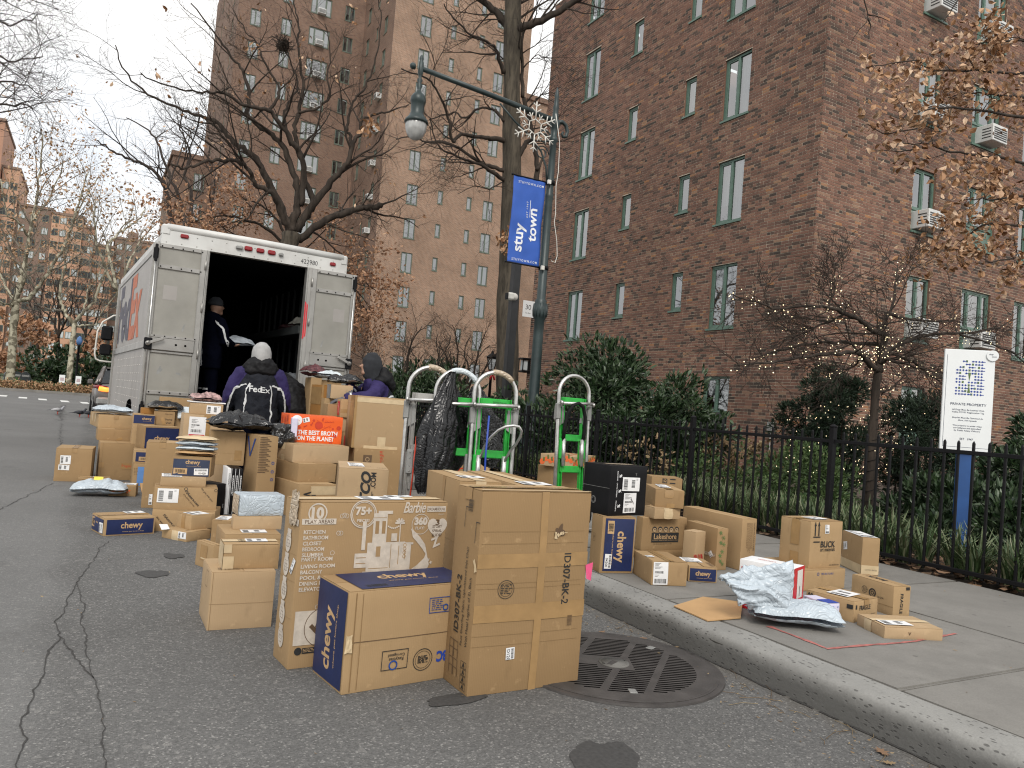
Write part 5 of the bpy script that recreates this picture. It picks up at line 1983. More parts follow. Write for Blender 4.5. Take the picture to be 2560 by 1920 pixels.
# white notice board on a blue post
SX, SY, SYAW, SW, SH = 6.70, 4.198, -.790, .402, .915
sg = thing('property_sign', 'white private property sign with site map on a blue post behind the fence', 'sign', (SX, SY, KZ), SYAW)
mb = MB()
z0 = 1.101 - KZ
mb.cbox(0, 0, z0, SW, .035, z0 + SH, .004)
mb.build('panel', MAT['signwhite'], sg)
M = Matrix.Translation((0, -.0015, z0)) @ Matrix.Rotation(R(90), 4, 'X')
fr = MB()
for (a, b, c, d) in ((.020, .04, .0225, SH - .05), (.02, .04, SW - .02, .0425)):
	fr.add([(a, b, 0), (c, b, 0), (c, d, 0), (a, d, 0)], [(0, 1, 2, 3)], 0, False, M)
for s, v, w, h, off in (('PRIVATE PROPERTY', .425, .285, .022, .01), ('All Dogs Must Be Leashed With', .373, .255, .0165, .008), ('Visible PCVST Registration Tag', .351, .255, .0165, .008), ('Bicycles Must Be Operated At', .302, .242, .0165, .008), ('Slow, Safe Speeds', .279, .145, .0165, .008),
						('This property is under video', .232, .232, .0165, .008), ('surveillance and patrolled', .210, .215, .0165, .008), ('by Public Safety Officers', .188, .205, .0165, .008), ('EST   1947', .115, .105, .0185, .01)):
	text_on(fr, s, M, w=w, h=h, center=(SW * .52, v), off=off)
fr.build('lettering', MAT['signink'], sg)
mp, mg = MB(), MB()
r_ = random.Random(5)
for i in range(9):
	for j in range(12):
		x, y = .105 + i * .0245, .515 + j * .0268
		if (i in (3, 4, 5) and j in (5, 6)) or (i < 2 and j > 9):
			continue
		if (i + 2 * j) % 5 == 0 and 0 < i < 8:
			mg.add([(x - .008, y - .008, .0005), (x + .008, y - .008, .0005), (x + .008, y + .010, .0005), (x - .008, y + .010, .0005)], [(0, 1, 2, 3)], 0, False, M)
			continue
		if r_.random() < .12:
			continue
		a, b = .0085, .0035
		for (p, q) in ((a, b), (b, a)):
			mp.add([(x - p, y - q, .0006), (x + p, y - q, .0006), (x + p, y + q, .0006), (x - p, y + q, .0006)], [(0, 1, 2, 3)], 0, False, M)
		if r_.random() < .6:
			mp.add([(x, y - .003, .0006), (x + .0245, y - .003, .0006), (x + .0245, y + .003, .0006), (x, y + .003, .0006)], [(0, 1, 2, 3)], 0, False, M)
for tip, bs in ((.63, .71), (.60, .53)):
	mg.add([(.205, tip, .0008), (.217 if bs > tip else .193, bs, .0008), (.193 if bs > tip else .217, bs, .0008)], [(0, 1, 2)], 0, False, M)
mp.build('map_blocks', MAT['blueprint'], sg)
mg.build('map_gardens', MAT['green_print'], sg)
mb = MB()
dm = Matrix.Translation((SW - .025, -.004, z0 + SH - .045)) @ Matrix.Rotation(R(90), 4, 'X')
mb.lathe([(.048, 0), (.048, .008)], n=28, smooth=False, M=dm)
bd = mb.build('badge', MAT['signwhite'], sg)
mb = MB()
text_on(mb, 'stuy', dm, w=.034, center=(-.012, .009), off=.02, lift=.0088)
text_on(mb, 'town', dm, w=.036, center=(.012, -.010), off=.02, lift=.0088)
mb.build('badge_lettering', MAT['signink'], bd)
mb = MB()
mb.cbox(SW * .42, .035, -.1, SW * .42 + .115, .15, z0 + .25, .006)
mb.cbox(SW * .42 - .02, .015, -.1, SW * .42 + .135, .17, .22, .006)
mb.cbox(SW * .42 - .012, .023, .22, SW * .42 + .127, .162, .25, .006)
mb.build('post', MAT['postblue'], sg)

# things on the far verge
mbx = None
for i, (px, lab) in enumerate(((22, 'dark mailbox leftmost, against the split plane trunk'), (42, 'dark mailbox in the middle of the group by the plane tree'), (62, 'dark mailbox at the lawn end of the group by the plane tree'))):
	p = atY(px, 950, 62)
	if mbx is None:
		t = thing('mailbox', lab, 'mailbox', (p.x, 62, .1), .15, 'mailboxes by the plane tree')
		m_ = MB()
		prof = [(-.3, .25), (-.3, .75)] + [(-.3 * math.cos(a), .75 + .3 * math.sin(a)) for a in [math.pi * k / 10 for k in range(1, 10)]] + [(.3, .75), (.3, .25)]
		V = [(x, y, z) for y in (-.3, .3) for x, z in prof]
		k = len(prof)
		m_.add(V, [tuple(range(k)), tuple(range(2 * k - 1, k - 1, -1))] + [(j, k + j, k + j + 1, j + 1) for j in range(k - 1)] + [(k - 1, 2 * k - 1, k, 0)])
		m_.build('body', pbr('dark_mailbox_paint', (.035, .042, .045), .4, .1, .15, 3), t)
		for sx in (-.24, .24):
			for sy in (-.24, .24):
				l_ = MB()
				l_.box(sx - .04, sy - .04, 0, sx + .04, sy + .04, .25)
				l_.build('leg', MAT['blackiron'], t)
		h = MB()
		h.cbox(-.22, -.325, .72, .22, -.302, .86, .01)
		h.build('hatch', MAT['plate'], t)
		mbx = t
	else:
		t = mbx.copy()
		COL.objects.link(t)
		t.location = (p.x, 62, .1)
		t['label'] = lab
		for ch in list(mbx.children):
			c = ch.copy()
			COL.objects.link(c)
			c.parent = t
for (px, lab) in ((154, 'small white park sign left of the forked plane trunk'), (195, 'small white park sign right of the forked plane trunk')):
	p = atY(px, 960, 55.5)
	t = thing('park_sign', lab, 'sign', (p.x, 55.5, .1), -.05, 'white park signs on the far verge')
	m_ = MB()
	m_.cbox(-.16, -.03, .55, .16, .0, 1.06, .01)
	m_.build('panel', MAT['signwhite'], t)
	m_ = MB()
	m_.box(-.10, -.034, .70, .10, -.0305, .90)
	m_.build('print', pbr('faded_sign_print', (.45, .36, .38), .6), t)
	m_ = MB()
	m_.box(-.05, 0, -.1, .05, .08, .6)
	m_.build('post', MAT['lampgreen'], t)
t = thing('path_lamp', 'slim dark path lamp right of the forked plane trunk', 'lamp', (*atY(190, 940, 60).xy, .1))
m_ = MB()
m_.lathe([(.12, 0), (.10, .4), (.07, .5), (.07, 3.1), (.14, 3.2)], n=8)
m_.build('post', MAT['blackiron'], t)
m_ = MB()
m_.lathe([(.13, 3.2), (.2, 3.45), (.12, 3.7), (.01, 3.8)], n=10)
m_.build('lamp_globe', MAT['lightblue'], t)

# pigeons
def pigeon(px, py, rz, label, cols):
	p = atZ(px, py, 0)
	t = thing('pigeon', label, 'pigeon', (p.x, p.y, .0), rz, 'pigeons on the road')
	b = MB()
	b.sweep([(-.17, 0, .125), (-.10, 0, .13), (-.03, 0, .135), (.05, 0, .14), (.10, 0, .155), (.125, 0, .185), (.135, 0, .215), (.15, 0, .235), (.17, 0, .235), (.182, 0, .228), (.205, 0, .222)],
			[.012, .03, .058, .062, .05, .036, .026, .028, .022, .008, .002], [.008, .022, .05, .058, .048, .036, .027, .028, .021, .007, .002], side=(0, 1, 0), n=10)
	o = b.build('body', cols[0], t)
	for s in (-1, 1):
		w = MB()
		w.sweep([(.07, s * .05, .155), (0, s * .064, .15), (-.09, s * .05, .14), (-.17, s * .018, .13)], [.03, .042, .03, .005], [.008, .012, .01, .003], side=(0, 0, 1), n=8)
		w.build('wing', cols[1], t)
		l = MB()
		l.sweep([(.01, s * .025, .09), (.005, s * .025, .04), (.0, s * .025, .006), (.03, s * .03, .004)], [.012, .006, .005, .003], n=5)
		l.build('leg', MAT['redor'], t)
	l = MB()
	l.sweep([(-.14, 0, .13), (-.22, 0, .12), (-.28, 0, .11)], [.02, .032, .036], [.01, .006, .003], side=(0, 1, 0), n=8)
	l.build('tail', cols[2], t)


pg = (pbr('grey_pigeon', (.30, .30, .32), .7), pbr('pale_pigeon_wing', (.42, .42, .43), .7), pbr('dark_pigeon', (.035, .037, .045), .65))
pigeon(143, 1036, .2, 'pale grey pigeon walking on the road', pg)
pigeon(198, 1043, .35, 'dark pigeon nearer the truck on the road', (pg[2], pg[2], pg[2]))
pigeon(220, 1044, .2, 'dark pigeon half hidden by the stacked boxes', (pg[2], pg[2], pg[2]))

# ------------------------------------------------------------------ delivery truck
TW, TLN = 2.42, 5.6
tk = thing('delivery_truck', 'white and silver delivery step van with its rear doors folded open', 'truck', (.60, 10.6, 0), R(3.0))
b = MB()
F0, ZR = .62, 2.93
b.box(0, .06, F0, .03, TLN, ZR)                     # left side skin
b.box(TW - .03, .06, F0, TW, TLN, ZR)
b.build('side_wall', MAT['trucksheet'], tk)
b = MB()                                            # roof
prof = [(0, ZR), (0, 3.02), (.05, 3.10), (.14, 3.145), (TW - .14, 3.145), (TW - .05, 3.10), (TW, 3.02), (TW, ZR)]
k = len(prof)
b.add([(x, y, z) for y in (.10, TLN) for x, z in prof], [(j, k + j, k + j + 1, j + 1) for j in range(k - 1)] + [tuple(range(k - 1, -1, -1)), tuple(range(k, 2 * k))])
b.build('roof', MAT['truckwhite'], tk)
b = MB()                                            # header over the doors, with its rolled cap
b.add([(x, y, z) for y in (-.035, .10) for x, z in ((-.0, 2.90), (TW, 2.90), (TW, 3.02), (TW - .045, 3.075), (.045, 3.075), (0, 3.02))],
	[(0, 1, 2, 3, 4, 5), (11, 10, 9, 8, 7, 6)] + [(j, 6 + j, 6 + (j + 1) % 6, (j + 1) % 6) for j in range(6)])
b.build('header', MAT['truckwhite'], tk)
b = MB()
b.sweep([(.06, .0, 3.115), (TW / 2, .0, 3.125), (TW - .06, .0, 3.115)], .055, .05, side=(0, 1, 0), n=14)
b.cbox(.05, -.03, 3.05, TW - .05, .12, 3.09, .01)
b.build('roof_cap', MAT['truckwhite'], tk)
for s, x in ((0, .0), (1, TW - .10)):
	b = MB()
	b.cbox(x - .005, -.045, 3.01, x + .105, .09, 3.15, .02)
	b.build('corner_cap', MAT['truckwhite'], tk)
b = MB()
for x in [.06 + .18 * i for i in range(14)]:
	for z in (2.925, 3.035):
		b.ball((x, -.036, z), .008, .005, .008, nu=6, nv=4)
b.build('rivets', MAT['alu'], tk)
b = MB()
M = Matrix.Translation((0, -.0365, 0)) @ Matrix.Rotation(R(90), 4, 'X')
text_on(b, '422980', M, w=.235, h=.062, center=(1.88, 2.975), off=.0)
b.build('fleet_number', MAT['ink'], tk)
for x, z, w in ((.265, 3.03, .10), (2.21, 3.0, .085)):
	b = MB()
	b.cbox(x - w / 2, -.06, z - .025, x + w / 2, -.034, z + .025, .02)
	b.build('marker_light', MAT['redlens'], tk)
for x in (1.055, 1.21, 1.36):
	b = MB()
	b.cbox(x - .052, -.065, 2.985, x + .052, -.034, 3.045, .024)
	b.build('marker_light', MAT['redlens'], tk)
for x in (.94, 1.485):
	b = MB()
	b.cbox(x - (.045 if x < 1 else .03), -.075, 2.985, x + (.045 if x < 1 else .03), -.034, 3.03, .012)
	b.build('plate_lamp', MAT['plate'], tk)
# opening frame posts
OX0, OX1 = .575, 1.875
b = MB()
for x0, x1 in ((.0, OX0), (OX1, TW)):
	b.box(x0, .0, .55, x1, .06, 2.90)
b.build('rear_wall', MAT['alupanel'], tk)
for x0, x1 in ((OX0 - .05, OX0 + .012), (OX1 - .012, OX1 + .075)):
	b = MB()
	b.cbox(x0, -.05, .70, x1, .08, 2.90, .008)
	b.cbox(x0 + .018, -.062, .70, x1 - .018, -.049, 2.90, .004)
	b.build('door_post', MAT['alu'], tk)
b = MB()
b.add([(OX1 - .012, -.056, 1.90), (OX1 + .03, -.066, 1.95), (OX1 + .03, -.066, 2.38), (OX1 - .012, -.056, 2.43)], [(0, 1, 2, 3)])
b.build('red_reflector', MAT['red'], tk)
b = MB()
b.cbox(.0, -.32, .52, TW, .02, .60, .015)
b.cbox(.0, -.33, .60, TW, -.29, .63, .01)
b.box(.1, -.28, .60, TW - .1, .02, .612)
b.build('bumper_step', MAT['alu'], tk)
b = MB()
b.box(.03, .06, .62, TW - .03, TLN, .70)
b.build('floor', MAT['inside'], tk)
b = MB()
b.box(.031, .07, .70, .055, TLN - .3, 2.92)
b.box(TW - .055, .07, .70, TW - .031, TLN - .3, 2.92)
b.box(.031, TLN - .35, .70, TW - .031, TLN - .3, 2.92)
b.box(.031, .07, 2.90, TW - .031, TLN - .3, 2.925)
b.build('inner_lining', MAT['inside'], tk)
b = MB()
for y in [.35 + .38 * i for i in range(12)]:
	for x_ in (TW - .085, .055):
		b = MB()
		b.box(x_, y, .72, x_ + .03, y + .035, 2.88)
		b.build('wall_rib', MAT['shelfmetal'], tk)
pass
for x0, x1 in ((TW - .52, TW - .09), (.09, .5)):
	for z in (1.25, 2.02):
		b = MB()
		y0 = .25 if x0 > 1 else 1.6
		b.box(x0, y0, z, x1, TLN - .4, z + .025)
		b.box(x0 - .012, y0, z - .02, x0 + .012, TLN - .4, z + .09) if x0 > 1 else b.box(x1 - .012, y0, z - .02, x1 + .012, TLN - .4, z + .09)
		b.box(x0, y0 - .012, z - .02, x1, y0 + .012, z + .09)
		b.build('shelf', MAT['shelfmetal'], tk)


def truck_door(x0, x1, outer_left):
	"""rear door folded flat against the rear wall; the free (latch) edge is the outer one"""
	d = obj('door', None, tk, (x0, -.075, 0))
	w = x1 - x0
	zl, zh = .62, 2.895
	b = MB()
	b.cbox(0, 0, zl, .075, .065, zh, .008)
	b.cbox(w - .07, 0, zl, w, .065, zh, .008)
	for z0, z1 in ((zl, zl + .06), (1.0, 1.05), (1.52, 1.555), (2.58, 2.635), (zh - .05, zh)):
		b.cbox(.075, .002, z0, w - .07, .06, z1, .006)
	b.build('door_frame', MAT['alu'], d)
	for z0, z1 in ((.68, 1.0), (1.05, 1.52), (1.74, 2.58), (2.635, 2.845)):
		b = MB()
		b.box(.075, .022, z0, w - .07, .05, z1)
		b.build('door_panel', MAT['alupanel'], d)
	b = MB()
	b.cbox(.06, -.018, 1.555, w - .055, .03, 1.72, .01)
	b.box(.06, -.022, 1.715, w - .055, .02, 1.745)
	b.build('latch_plate', MAT['alu'], d)
	b = MB()
	for x in (.10, .22, .34, .46, .57):
		for z in (1.03, 1.735, 2.605, 2.86):
			b.ball((x * w / .63, -.004 if z != 1.735 else -.022, z), .009, .006, .009, nu=6, nv=4)
	for x in (.36, .47):
		xx = x if outer_left else w - x
		b.lathe([(.014, 0), (.014, .003)], n=10, M=Matrix.Translation((xx, -.0185, 1.64)) @ Matrix.Rotation(R(90), 4, 'X'))
	b.build('bolt', MAT['ironhole'], d)
	xe = .035 if outer_left else w - .035
	b = MB()
	b.sweep([(xe, -.02, .72), (xe, -.02, 2.84)], .009, n=6)
	b.build('latch_rod', MAT['steel'], d)
	for z in (.80, 2.76):
		b = MB()
		b.cbox(xe - .03, -.035, z - .07, xe + .03, .0, z + .07, .01)
		b.cbox(xe - .018, -.05, z - .11, xe + .018, -.034, z + .11, .01)
		b.build('latch', MAT['blackiron'], d)
	b = MB()
	s = 1 if outer_left else -1
	b.cbox(xe - .045, -.04, 1.55, xe + .05, -.019, 1.70, .012, 1)
	b.lathe([(.03, 0), (.03, .03)], n=12, M=Matrix.Translation((xe, -.04, 1.63)) @ Matrix.Rotation(R(90), 4, 'X'))
	h = Matrix.Translation((xe, -.062, 1.63)) @ Matrix.Rotation(-s * R(24), 4, 'Y')
	b.cbox(-.03 if s > 0 else -.19, -.008, -.018, .19 if s > 0 else .03, .008, .018, .006, 0, h)
	b.build('handle', [MAT['alu'], MAT['blackiron']], d)
	b = MB()
	xs = .16 if outer_left else w - .30
	b.add([(xs, .0205, 2.2), (xs + .16, .0205, 2.2), (xs + .16, .0205, 2.38), (xs, .0205, 2.38)], [(0, 1, 2, 3)])
	b.build('sticker_ghost', MAT['trucksheet'], d)
	for (x, z, w_, h_) in ((.2, 1.3, .05, .10), (.42, 1.28, .06, .03), (.43, 1.86, .02, .12)):
		e = blob('scuff', (0, 0), w_ * .5, h_ * .5, 0, MAT['plate'], d, 0, x * 10, 18, .7)
		e.location = ((x if outer_left else w - x), .0195, z)
		e.rotation_euler = (R(90), .3, 0)
	hx = w - .008 if outer_left else .008
	for z in (.95, 1.55, 2.15, 2.7):
		b = MB()
		b.sweep([(hx, -.004, z - .06), (hx, -.004, z + .06)], .013, n=8)
		b.build('hinge', MAT['alu'], d)
	return d


truck_door(-.085, .55, True)
truck_door(1.925, 2.575, False)
# left side: trims, belt rail, lettering, rivets, wheel arch
b = MB()
for y0, y1, z0, z1, t in ((.05, .13, F0, ZR, .025), (.0, .05, F0, 2.9, .012), (TLN - .10, TLN, F0, ZR, .03), (.06, TLN, 1.60, 1.70, .018), (.06, TLN, 2.85, ZR, .012), (.06, TLN, F0, F0 + .06, .012)):
	b.cbox(-t, y0, z0, .004, y1, z1, .005)
b.build('side_trim', MAT['alu'], tk)
b = MB()
for y in [.5 + .28 * i for i in range(15)]:
	for z in [.80 + .115 * i for i in range(7)]:
		b.ball((-.002, y, z), .005, .008, .008, nu=5, nv=4)
b.build('rivets', MAT['offwhite'], tk)
M = Matrix.Translation((-.0035, 5.15, 1.76)) @ Matrix.Rotation(R(-90), 4, 'Z') @ Matrix.Rotation(R(90), 4, 'X')
b = MB()
text_on(b, 'Fed', M, w=1.95, h=1.02, center=(1.05, .53), off=.035)
b.build('lettering', MAT['purple'], tk)
b = MB()
text_on(b, 'Ex', M, w=1.50, h=1.02, center=(2.80, .53), off=.035)
b.build('lettering', MAT['exorange'], tk)
b = MB()
b.add([(-.005, y, z) for y, z in ((1.55, .60), (1.58, .74), (1.66, .84), (1.78, .88), (2.0, .88), (2.25, .84), (2.36, .74), (2.4, .60))], [tuple(range(8))])
b.build('wheel_arch', MAT['ironhole'], tk)


def wheel(parent, x, y, r, wd):
	o = obj('wheel', None, parent, (x, y, r))
	b = MB()
	b.sweep([(-wd / 2, 0, 0), (-wd / 2 + .03, 0, 0), (wd / 2 - .03, 0, 0), (wd / 2, 0, 0)], [r * .86, r, r, r * .86], side=(0, 0, 1), n=24)
	b.build('tyre', MAT['rubber'], o)
	b = MB()
	b.sweep([(-wd / 2 - .004, 0, 0), (wd / 2 + .004, 0, 0)], [r * .6, r * .6], side=(0, 0, 1), n=20)
	b.build('rim', MAT['plate'], o)


for x in (.14, TW - .14):
	wheel(tk, x, 1.98, .40, .26)
	wheel(tk, x, TLN + .35, .40, .24)
b = MB()                                            # cab and nose
prof = [(TLN, .55), (TLN, 2.93), (TLN + .25, 2.85), (TLN + .75, 1.72), (TLN + 1.15, 1.55), (TLN + 1.25, 1.1), (TLN + 1.25, .55)]
k = len(prof)
b.add([(x, y, z) for x in (.10, TW - .10) for y, z in prof], [tuple(range(k)), tuple(range(2 * k - 1, k - 1, -1))] + [(j, (j + 1) % k, k + (j + 1) % k, k + j) for j in range(k)])
b.build('cab', MAT['truckwhite'], tk)
b = MB()
b.box(-.004, TLN - .55, 1.72, .0, TLN - .12, 2.6)
b.build('cab_window', MAT['carglass'], tk)
mr = obj('mirror', None, tk, (0, TLN + .05, 0))
b = MB()
b.sweep([(.10, 0, 2.36), (-.06, 0, 2.34), (-.23, 0, 2.20), (-.30, 0, 2.02), (-.315, 0, 1.60), (-.29, 0, 1.50), (-.22, 0, 1.47), (.10, 0, 1.46)], .016, n=8)
b.build('mirror_arm', MAT['offwhite'], mr)
for z0, z1 in ((1.86, 2.13), (1.58, 1.79)):
	b = MB()
	b.cbox(-.24, -.05, z0, -.05, .05, z1, .03)
	b.build('mirror_head', MAT['blackiron'], mr)

# cargo inside the truck
def poly_pack(name, label, cat, loc, rz, w, d, t, mat, seed, group=None, rx=0.0, ry=0.0, crumple=1.0, label_on=False, corner=True):
	"""a soft mailer: pillow with flat sealed edges and creases"""
	NXp, NYp = 42, 34
	V, F = [], []
	sd = Vector((seed * 3.7, seed * 1.3, 0))
	for side in (1, -1):
		for j in range(NYp + 1):
			for i in range(NXp + 1):
				u, v = 2 * i / NXp - 1, 2 * j / NYp - 1
				e = max(0, 1 - abs(u) ** 2.6) ** .55 * max(0, 1 - abs(v) ** 2.6) ** .55
				n1 = crease(Vector((u * 1.5 * w / max(w, d) , v * 1.5 * d / max(w, d), side * .4)), seed, 6)
				n2 = mnoise.noise(Vector((u * 5, v * 5, side)) + sd)
				rad = math.sin(math.atan2(v, u) * 9 + seed) * (abs(u) ** 2 + abs(v) ** 2) * .10
				z = side * t * .5 * (.12 + .88 * e) * (1 + crumple * (.30 * n1 + .08 * n2 + rad * .5)) * (.55 if side < 0 else 1.15)
				pull = 1 - (.05 if crumple < 2 else .11) * crumple * mnoise.noise(Vector((u * 2.5, v * 2.5, 4)) + sd)
				sag = .02 * crumple * mnoise.noise(Vector((u * 1.5, v * 1.5, 9)) + sd)
				V.append((u * w / 2 * pull, v * d / 2 * pull, z + t * .5 + sag * (1 - e) + (.004 if side > 0 else 0)))
		b0 = 0 if side == 1 else (NXp + 1) * (NYp + 1)
		for j in range(NYp):
			for i in range(NXp):
				a = b0 + j * (NXp + 1) + i
				q = (a, a + 1, a + NXp + 2, a + NXp + 1)
				F.append(q if side == 1 else q[::-1])
	zmin = min(v[2] for v in V)
	b = MB()
	b.add([(x, y, max(0.001, z - zmin * .5)) for x, y, z in V], F, 0, True)
	o = b.build(name, mat, None, loc, (rx, ry, rz))
	tag(o, label, cat, group)
	if label_on:
		l = MB()
		label_art(l, Matrix.Translation((-.03, -.02, t * 1.06 - zmin * .3)), min(.12, w * .4), min(.09, d * .5))
		l.build('shipping_label', [MAT['white'], MAT['ink']], o)
	return o


def barcode(mb, M, w, h, m=1, seed=0, lift=.0006, vertical=False):
	r_ = random.Random(seed)
	x = 0
	L = h if vertical else w
	while x < L:
		a = r_.choice((.012, .02, .035)) * L
		if x + a > L:
			break
		q = [(x, 0), (x + a, 0), (x + a, h), (x, h)] if not vertical else [(0, x), (w, x), (w, x + a), (0, x + a)]
		mb.add([(p[0], p[1], lift) for p in q], [(0, 1, 2, 3)], m, False, M)
		x += a + r_.choice((.012, .02, .03)) * L


def paper(mb, w, h, m=0, M=None, n=6):
	V = [(w * i / n, h * j / n, 0) for j in range(n + 1) for i in range(n + 1)]
	mb.add(V, [(j * (n + 1) + i, j * (n + 1) + i + 1, (j + 1) * (n + 1) + i + 1, (j + 1) * (n + 1) + i) for j in range(n) for i in range(n)], m, False, M)


def label_art(mb, M, w, h, m0=0, m1=1, seed=1):
	"""shipping label: paper, address lines, barcodes; origin lower left"""
	r_ = random.Random(seed)
	paper(mb, w, h, m0, M)
	if h > w:
		barcode(mb, M @ Matrix.Translation((w * .1, h * .06, 0)), w * .8, h * .2, m1, seed)
		barcode(mb, M @ Matrix.Translation((w * .1, h * .5, 0)), w * .6, h * .1, m1, seed + 1)
		rows = [(.93, .4), (.89, .3), (.84, .25), (.78, .5), (.74, .4), (.70, .35), (.42, .3), (.36, .2)]
	else:
		barcode(mb, M @ Matrix.Translation((w * .07, h * .1, 0)), w * .22, h * .78, m1, seed, vertical=True)
		barcode(mb, M @ Matrix.Translation((w * .52, h * .25, 0)), w * .2, h * .6, m1, seed + 1, vertical=True)
		rows = [(.9, .1), (.84, .12), (.78, .1)]
	for v, l in rows:
		x = w * (.1 if h > w else .78)
		mb.add([(x, h * v, .0006), (x + w * l, h * v, .0006), (x + w * l, h * (v + .014), .0006), (x, h * (v + .014), .0006)], [(0, 1, 2, 3)], m1, False, M)


def in_truck(x, y, z):
	a = R(3.0)
	return (.60 + x * math.cos(a) - y * math.sin(a), 10.6 + x * math.sin(a) + y * math.cos(a), z)


poly_pack('mailer', 'dim grey mailer slumped on the upper shelf inside the truck', 'mailer', in_truck(TW - .33, .55, 2.05), .3, .42, .34, .20, pbr('olive_pouch', (.085, .085, .075), .6), 21, 'parcels on the truck shelves', crumple=1.4)
poly_pack('mailer', 'dark red mailer farther back on the upper shelf in the truck', 'mailer', in_truck(TW - .33, 1.25, 2.05), .8, .36, .3, .16, pbr('dark_red_pouch', (.055, .02, .022), .5), 22, 'parcels on the truck shelves', crumple=1.4)
for i, (x, y, z, l) in enumerate(((TW - .32, .7, 1.28, 'dim grey mailer near the door on the lower truck shelf'), (TW - .33, 1.4, 1.28, 'dim grey mailer second along the lower truck shelf'), (TW - .33, 2.1, 1.28, 'dim grey mailer third along the lower truck shelf'))):
	poly_pack('mailer', l, 'mailer', in_truck(x, y, z), i * .7, .4, .36, .16, pbr('dull_grey_pouch', (.10, .11, .12), .5), 23 + i, 'parcels on the truck shelves', crumple=1.3)

# ------------------------------------------------------------------ grey car beyond the truck
car = thing('parked_car', 'grey brown car with lit tail lamp parked beyond the truck', 'car', (.98, 24.4, 0), R(1.5))
b = MB()
W2 = .90
st = [(0.0, .42, .86, .78), (.08, .32, .98, .86), (.5, .28, 1.05, .90), (1.2, .27, 1.02, .91), (2.6, .27, .98, .91), (3.6, .30, .90, .88), (4.3, .36, .76, .80), (4.5, .45, .66, .7)]
V, F = [], []
n = 16
for (y, zl, zh, hw) in st:
	for j in range(n):
		a = 2 * math.pi * j / n + math.pi / n
		c, s = math.cos(a), math.sin(a)
		V.append((hw * math.copysign(abs(c) ** .35, c), y, (zl + zh) / 2 + (zh - zl) / 2 * math.copysign(abs(s) ** .5, s)))
for i in range(len(st) - 1):
	for j in range(n):
		F.append((i * n + j, (i + 1) * n + j, (i + 1) * n + (j + 1) % n, i * n + (j + 1) % n))
F += [tuple(range(n)), tuple(range(len(st) * n - 1, (len(st) - 1) * n - 1, -1))]
b.add(V, F, 0, True)
b.build('body', MAT['carpaint'], car)
b = MB()
rr = [(.25, .98, 1.02, .80), (.75, .98, 1.38, .70), (1.3, .98, 1.47, .66), (2.2, .98, 1.45, .66), (2.7, .96, 1.30, .70), (3.3, .94, .97, .78)]
V, F = [], []
for (y, zl, zh, hw) in rr:
	V += [(-hw - .08, y, zl), (-hw, y, zh), (hw, y, zh), (hw + .08, y, zl)]
for i in range(len(rr) - 1):
	for j in range(3):
		F.append((i * 4 + j, i * 4 + j + 1, (i + 1) * 4 + j + 1, (i + 1) * 4 + j))
F += [(3, 2, 1, 0), (20, 21, 22, 23)]
b.add(V, F, 0, False)
b.build('cabin_glass', MAT['carglass'], car)
b = MB()
for i in range(len(rr) - 1):
	for s in (1, 2):
		p, q = V[i * 4 + s], V[(i + 1) * 4 + s]
		b.sweep([(p[0], p[1], p[2] + .01), (q[0], q[1], q[2] + .01)], .045, n=6)
b.box(-.62, .9, 1.44, .62, 2.3, 1.49)
for s in (0, 3):
	p, q = V[s], V[4 + s - (1 if s else -1)]
	b.sweep([p, V[4 + (1 if s == 0 else 2)]], .05, n=6)
b.build('roof', MAT['carpaint'], car)
for s in (-1, 1):
	b = MB()
	b.sweep([(s * .80, -.01, .86), (s * .62, -.06, .84), (s * .44, -.07, .83)], [.07, .065, .04], [.06, .05, .03], side=(0, 0, 1), n=10)
	b.build('tail_lamp', MAT['taillight'], car)
	b = MB()
	b.sweep([(s * .92, .3, .90), (s * .80, .0, .91), (s * .6, -.055, .905)], [.05, .05, .03], [.03, .03, .02], side=(0, 0, 1), n=8)
	b.build('lamp_lens', MAT['redlens'], car)
	b = MB()
	b.cbox(s * .96 - .08, 2.75, .95, s * .96 + .08, 2.87, 1.10, .03)
	b.build('mirror', MAT['carpaint'], car)
	for y in (.85, 3.6):
		wheel(car, s * .80, y, .33, .22)
b = MB()
b.cbox(-.85, -.07, .40, .85, .10, .62, .05)
b.cbox(-.28, -.085, .68, .28, -.05, .80, .01)
b.build('bumper', MAT['plate'], car)

# ------------------------------------------------------------------ people
def solid(o, voxel=.016, smooth=6, fold=0.0, fscale=.14):
	r_ = o.modifiers.new('join', 'REMESH')
	r_.mode = 'VOXEL'
	r_.voxel_size = voxel
	r_.use_smooth_shade = True
	s = o.modifiers.new('relax', 'SMOOTH')
	s.factor = .5
	s.iterations = smooth
	if fold:
		tx = bpy.data.textures.new('cloth_folds', 'CLOUDS')
		tx.noise_scale = fscale
		tx.noise_depth = 3
		d = o.modifiers.new('folds', 'DISPLACE')
		d.texture = tx
		d.strength = fold
		d.mid_level = .5
	return o


